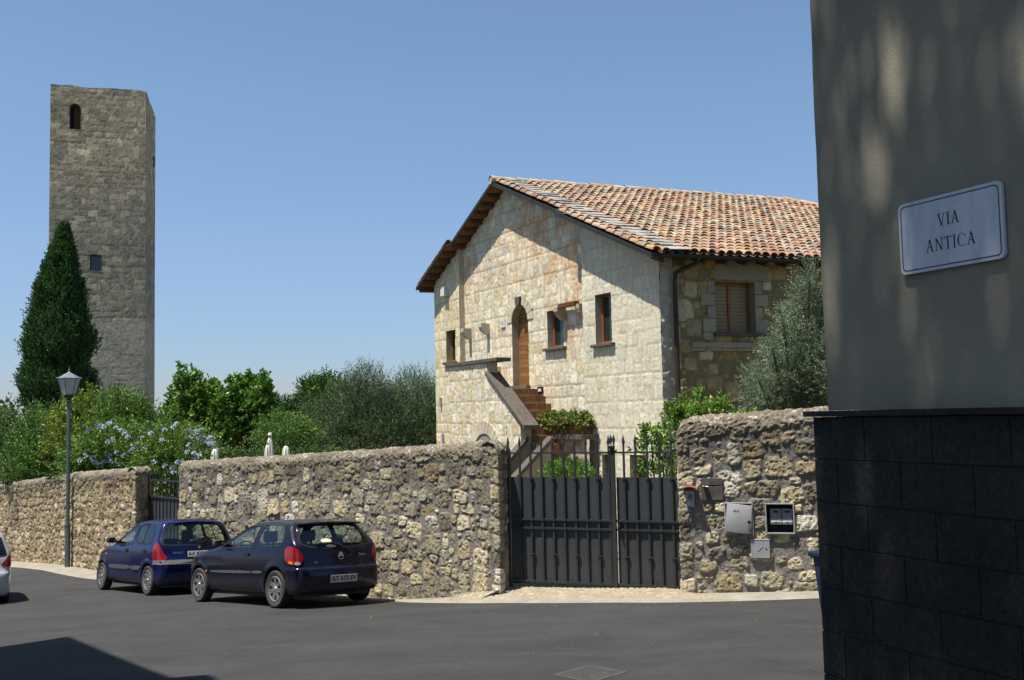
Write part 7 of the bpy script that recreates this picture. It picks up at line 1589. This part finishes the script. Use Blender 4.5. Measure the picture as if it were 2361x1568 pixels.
# far left low trees
# cypress
cyb = gbase(135, 42); cy = thing('cypress_tree', 'tall dark slender cypress in front of the tower', 'tree', cyb)
prof = [(503, 150, 1), (530, 149, 7), (560, 147, 16), (600, 144, 30), (650, 141, 45), (700, 139, 64), (760, 136, 74), (820, 134, 82), (870, 134, 86), (920, 138, 78), (950, 140, 68), (990, 142, 52), (1040, 142, 30)]
pa = np.array(prof, float); Rg = np.random.default_rng(21); N = 9500; yy = 522 + (1040 - 522) * Rg.random(N) ** .75; cxs = np.interp(yy, pa[:, 0], pa[:, 1]); rx = np.interp(yy, pa[:, 0], pa[:, 2]) * 42 / FPX * .84 * (1 + .16 * (vnoise(yy * .02, yy * 0 + 2.0, 9) - .5))
k42 = 42 / FPX; th_ = Rg.uniform(0, 2 * math.pi, N); zc_ = np.array([atY(x, y, 42)[2] for x, y in zip(cxs, yy)]); x0_ = np.array([atY(x, y, 42)[0] for x, y in zip(cxs, yy)])
lumps = .74 + .54 * vnoise(th_ * 2.4, zc_ * 1.3, 5) ; rad = rx * lumps * (1 - .45 * Rg.random(N) ** 2.5)
base = np.stack([x0_ + rad * np.cos(th_), 42 + rad * np.sin(th_), zc_], -1); d = unit(np.stack([np.cos(th_) * .45, np.sin(th_) * .45, np.ones(N) * 1.1], -1) + Rg.normal(size=(N, 3)) * .22)
per = 7; t = np.linspace(0, 1, per); P = (base[:, None] + d[:, None] * t[None, :, None] * (.12 + .26 * np.minimum(1, rx / .9))[:, None, None] + Rg.normal(size=(N, per, 3)) * .03).reshape(-1, 3); D = unit(d[:, None] + Rg.normal(size=(N, per, 3)) * .35).reshape(-1, 3)
K = np.array([(.042, .105, .024), (.058, .135, .032), (.028, .070, .018)])[Rg.integers(0, 3, N)][:, None] * Rg.uniform(.7, 1.3, (N, per, 1))
leaves('crown', P, D, .15, .055, K.reshape(-1, 3), M['leaf'], cy)
mb = MB(); trunk(mb, cyb - UP * .3, [cyb + UP * 3, (x0_[np.argmin(yy)], 42, float(zc_.max()) - .8)], .2, .03); mb.build('trunk', M['bark'], cy)
mb = MB(); mb.c = (.01, .02, .01)

# right-hand olive, lemon trees, shrub behind the gate
plant('olive_tree', 'grey-green olive tree beside the house window, rising behind the right stone wall', 'tree', gbase(1850, 17.6), lobes([(1866, 640, 10, 26), (1862, 690, 28, 34), (1850, 750, 38, 40), (1805, 740, 16, 14), (1880, 800, 55, 60), (1815, 830, 48, 40), (1780, 800, 12, 14), (1860, 880, 70, 60), (1790, 900, 52, 36), (1745, 870, 20, 16), (1740, 925, 22, 16), (1840, 940, 80, 40), (1930, 860, 40, 90), (1930, 740, 40, 80)], 17.6), 7200, 12, .055, .015, .26, [(.15, .20, .11), (.12, .17, .08), (.22, .27, .18)], 31, up=.7, lump=.35, rnd=1.0, r0=.03)
lem = plant('lemon_tree', 'bright green lemon tree by the house corner, above the right stone wall', 'tree', gbase(1610, 16.6), lobes([(1562, 958, 20, 14), (1600, 962, 22, 14), (1612, 925, 7, 20), (1650, 957, 20, 16), (1668, 938, 8, 14), (1580, 938, 7, 12), (1690, 968, 14, 8), (1730, 965, 10, 5)], 16.6), 250, 8, .09, .042, .14, LIM + YGR[:1], 32, up=1.0, lump=.3, r0=.025)
lem2 = plant('lemon_tree', 'bright green lemon bush seen behind the right leaf of the gate', 'tree', gbase(1520, 16.3), lobes([(1500, 1012, 18, 18), (1532, 1040, 18, 26), (1545, 990, 10, 14), (1482, 1040, 9, 8), (1488, 1088, 16, 8), (1530, 1090, 22, 10)], 16.3), 170, 8, .09, .042, .14, LIM + YGR[:1], 33, up=.7, lump=.3, r0=.025)
for pr_, (x, y, Y) in ((lem, (1638, 917, 16.3)), (lem, (1585, 957, 16.3)), (lem, (1700, 952, 16.4)), (lem2, (1470, 1018, 16.0))):
    c = atY(x, y, Y); mb = MB(); mb.lathe(c, (0.1, 0, 1.0), [(.001, -.036), (.015, -.027), (.024, -.008), (.024, .008), (.014, .027), (.005, .034), (.001, .04)], 12); mb.build('lemon', mat('lemon', (.55, .46, .05), .5, namp=.05) if 'lemon' not in bpy.data.materials else bpy.data.materials['lemon'], pr_, smooth=True)
plant('shrub', 'low leafy shrub growing behind the left leaf of the gate', 'shrub', gbase(1305, 19.5), lobes([(1305, 1090, 42, 18), (1290, 1100, 30, 22), (1325, 1102, 32, 20)], 19.5), 520, 9, .085, .022, .16, LIM[:3] + GRN[:1], 34, up=.7, r0=.02)

# geraniums in terracotta boxes on the planter shelf
def pot(label, a0, a1, seed, spread):
    z = pz + .002; b0, b1 = -.36, -.08; w = a1 - a0; h = .17
    o = thing('flower_box', label, 'flower box', hp((a0 + a1) / 2, (b0 + b1) / 2, z), 'terracotta flower boxes on the planter shelf')
    mb = MB(); lo = [hp(a0 + .03, b0 + .02, z), hp(a1 - .03, b0 + .02, z), hp(a1 - .03, b1 - .02, z), hp(a0 + .03, b1 - .02, z)]; hi = [hp(a0, b0, z + h), hp(a1, b0, z + h), hp(a1, b1, z + h), hp(a0, b1, z + h)]
    mb.add(lo + hi, [(0, 3, 2, 1), (4, 5, 6, 7), (0, 1, 5, 4), (1, 2, 6, 5), (2, 3, 7, 6), (3, 0, 4, 7)]); mb.box(hp(a0 - .012, b0 - .012, z + h - .035), F3 * (w + .024), R3 * (b1 - b0 + .024), UP * .037); mb.build('box', M['terracotta'], o, bevel=.006)
    bl = [(hp(a0 + w * t_, (b0 + b1) / 2 - .03 + dy, z + h + hz_), (.17, .17, .14)) for t_, dy, hz_ in [(x, y_, zz) for x, y_, zz in zip(np.linspace(-.02, 1.02, spread), np.tile([.0, -.06], 9), np.tile([.10, .14, .08], 6))]]
    a = crown(bl, 150 * spread // 2, 9, .06, .055, .10, pal=[(.17, .24, .04), (.12, .19, .03), (.22, .28, .06), (.20, .15, .05)], seed=seed, up=.3, lump=.3); leaves('foliage', *a, M['leaf'], o)
ap0, ap1 = pa1 + .0, pa0
pot('longer terracotta box of yellow-green geraniums, left one on the planter shelf', pa0 - .93, pa0 - .02, 41, 6)
pot('shorter terracotta box of yellow-green geraniums, right one against the house wall', pa0 - 1.58, pa0 - 1.02, 42, 4)

# closed white parasols in the garden
def parasol(label, x, ytop, ybot, Y, wpx, knob=False):
    t_ = atY(x, ytop, Y); b_ = atY(x, ybot, Y); r = wpx * Y / FPX / 2; g = float(G(t_[0], t_[1])) - .1
    o = thing('closed_parasol', label, 'parasol', (t_[0], t_[1], g), 'closed white parasols in the garden'); mb = MB(); h = t_[2] - g
    hc = min(1.5, h - .5); V = []; rows = [(0, .10), (.03, .42), (.10, .68), (.25, .85), (.5, 1.0), (1.4, 1.25)]; n = 24
    for dz, rf in rows:
        for i in range(n): a = 2 * math.pi * i / n; rr = r * rf * (1 + .16 * math.cos(a * 8)); V.append((t_[0] + rr * math.cos(a), t_[1] + rr * math.sin(a), t_[2] - dz * hc / 1.4))
    F = [(j * n + i, j * n + (i + 1) % n, (j + 1) * n + (i + 1) % n, (j + 1) * n + i) for j in range(len(rows) - 1) for i in range(n)] + [tuple(range(n))]
    mb.add(V, F); mb.build('canopy', M['canvas'], o, smooth=True); mb = MB(); mb.tube((t_[0], t_[1], g), (t_[0], t_[1], t_[2] + .03), .022); mb.build('pole', M['wood'], o)
    if knob: mb = MB(); mb.lathe((t_[0], t_[1], t_[2] + .05), UP, [(.001, -.05), (.05, -.03), (.06, 0), (.04, .05), (.001, .06)], 12); mb.build('finial', M['white'], o, smooth=True)
parasol('closed white parasol furthest left, beside the lilac blossom', 495, 1034, 1066, 27.5, 20)
parasol('small closed white parasol, farther back, second from the left', 556, 1031, 1042, 36, 10)
parasol('tall closed white parasol topped with a white knob, third from the left', 622, 1007, 1052, 27.5, 15, True)
parasol('shorter closed parasol standing in front of the one with the knob', 617, 1024, 1052, 26.5, 16)
parasol('closed white parasol furthest right, grey folds', 659, 1027, 1050, 27, 19)

# ================================================================== STREET TREE beside the camera (outside the frame): its crown dapples the rendered wall
stt = thing('street_tree', 'tall leafy street tree on the near side, outside the view, dappling the grey wall', 'tree', (-2.6, -3.4, -1.6))
R = np.random.default_rng(77); bl = []
shft = SUND / SUND[2]
for t_ in np.arange(.15, 8.4, .62):
    for z in (-2.0, -.9, .2, 1.3, 2.4, 3.5, 4.6):
        hgt = 14.5 + R.uniform(-1.5, 1.8) + z * .3; P_ = np.array((*(Qp + FD * t_), z)); q = P_ + shft * (hgt - z) + np.array((R.uniform(-.1, .1), R.uniform(-.1, .1), 0))
        bl.append((q, (.36, .36, .40)))
bl += [((-5.2, -1.5, 13.2), (1.6, 1.8, 1.5)), ((-3.0, -4.5, 12.6), (2.0, 2.0, 1.6)), ((-2.2, -2.6, 15), (1.8, 1.8, 1.5)), ((-5, -4, 12), (1.6, 1.6, 1.2))]
a = crown(bl, 6200, 9, .13, .11, .26, pal=GRN + LIM[:1], seed=78, shell=(.0, 1.05), up=.2, lump=.2); leaves('crown', *a, M['leaf'], stt)
mb = MB(); b_ = np.array((-2.6, -3.4, -1.8)); fk = b_ + np.array((-.2, .6, 8.6)); trunk(mb, b_, [b_ + UP * 2.6, fk], .28, .2, 12)
for e in ((-2.8, 2.6, 14.2), (-1.4, -.2, 14.4), (-1.0, 2.0, 15), (-2.6, 3.8, 14.4), (-3.4, -3.6, 12.8), (-4.6, -1.6, 13), (.0, -1.5, 14.6)): e = np.array(e, float); trunk(mb, fk, [(fk + e) / 2 + UP * .5, e], .13, .03, 8)
mb.build('trunk', M['bark'], stt)
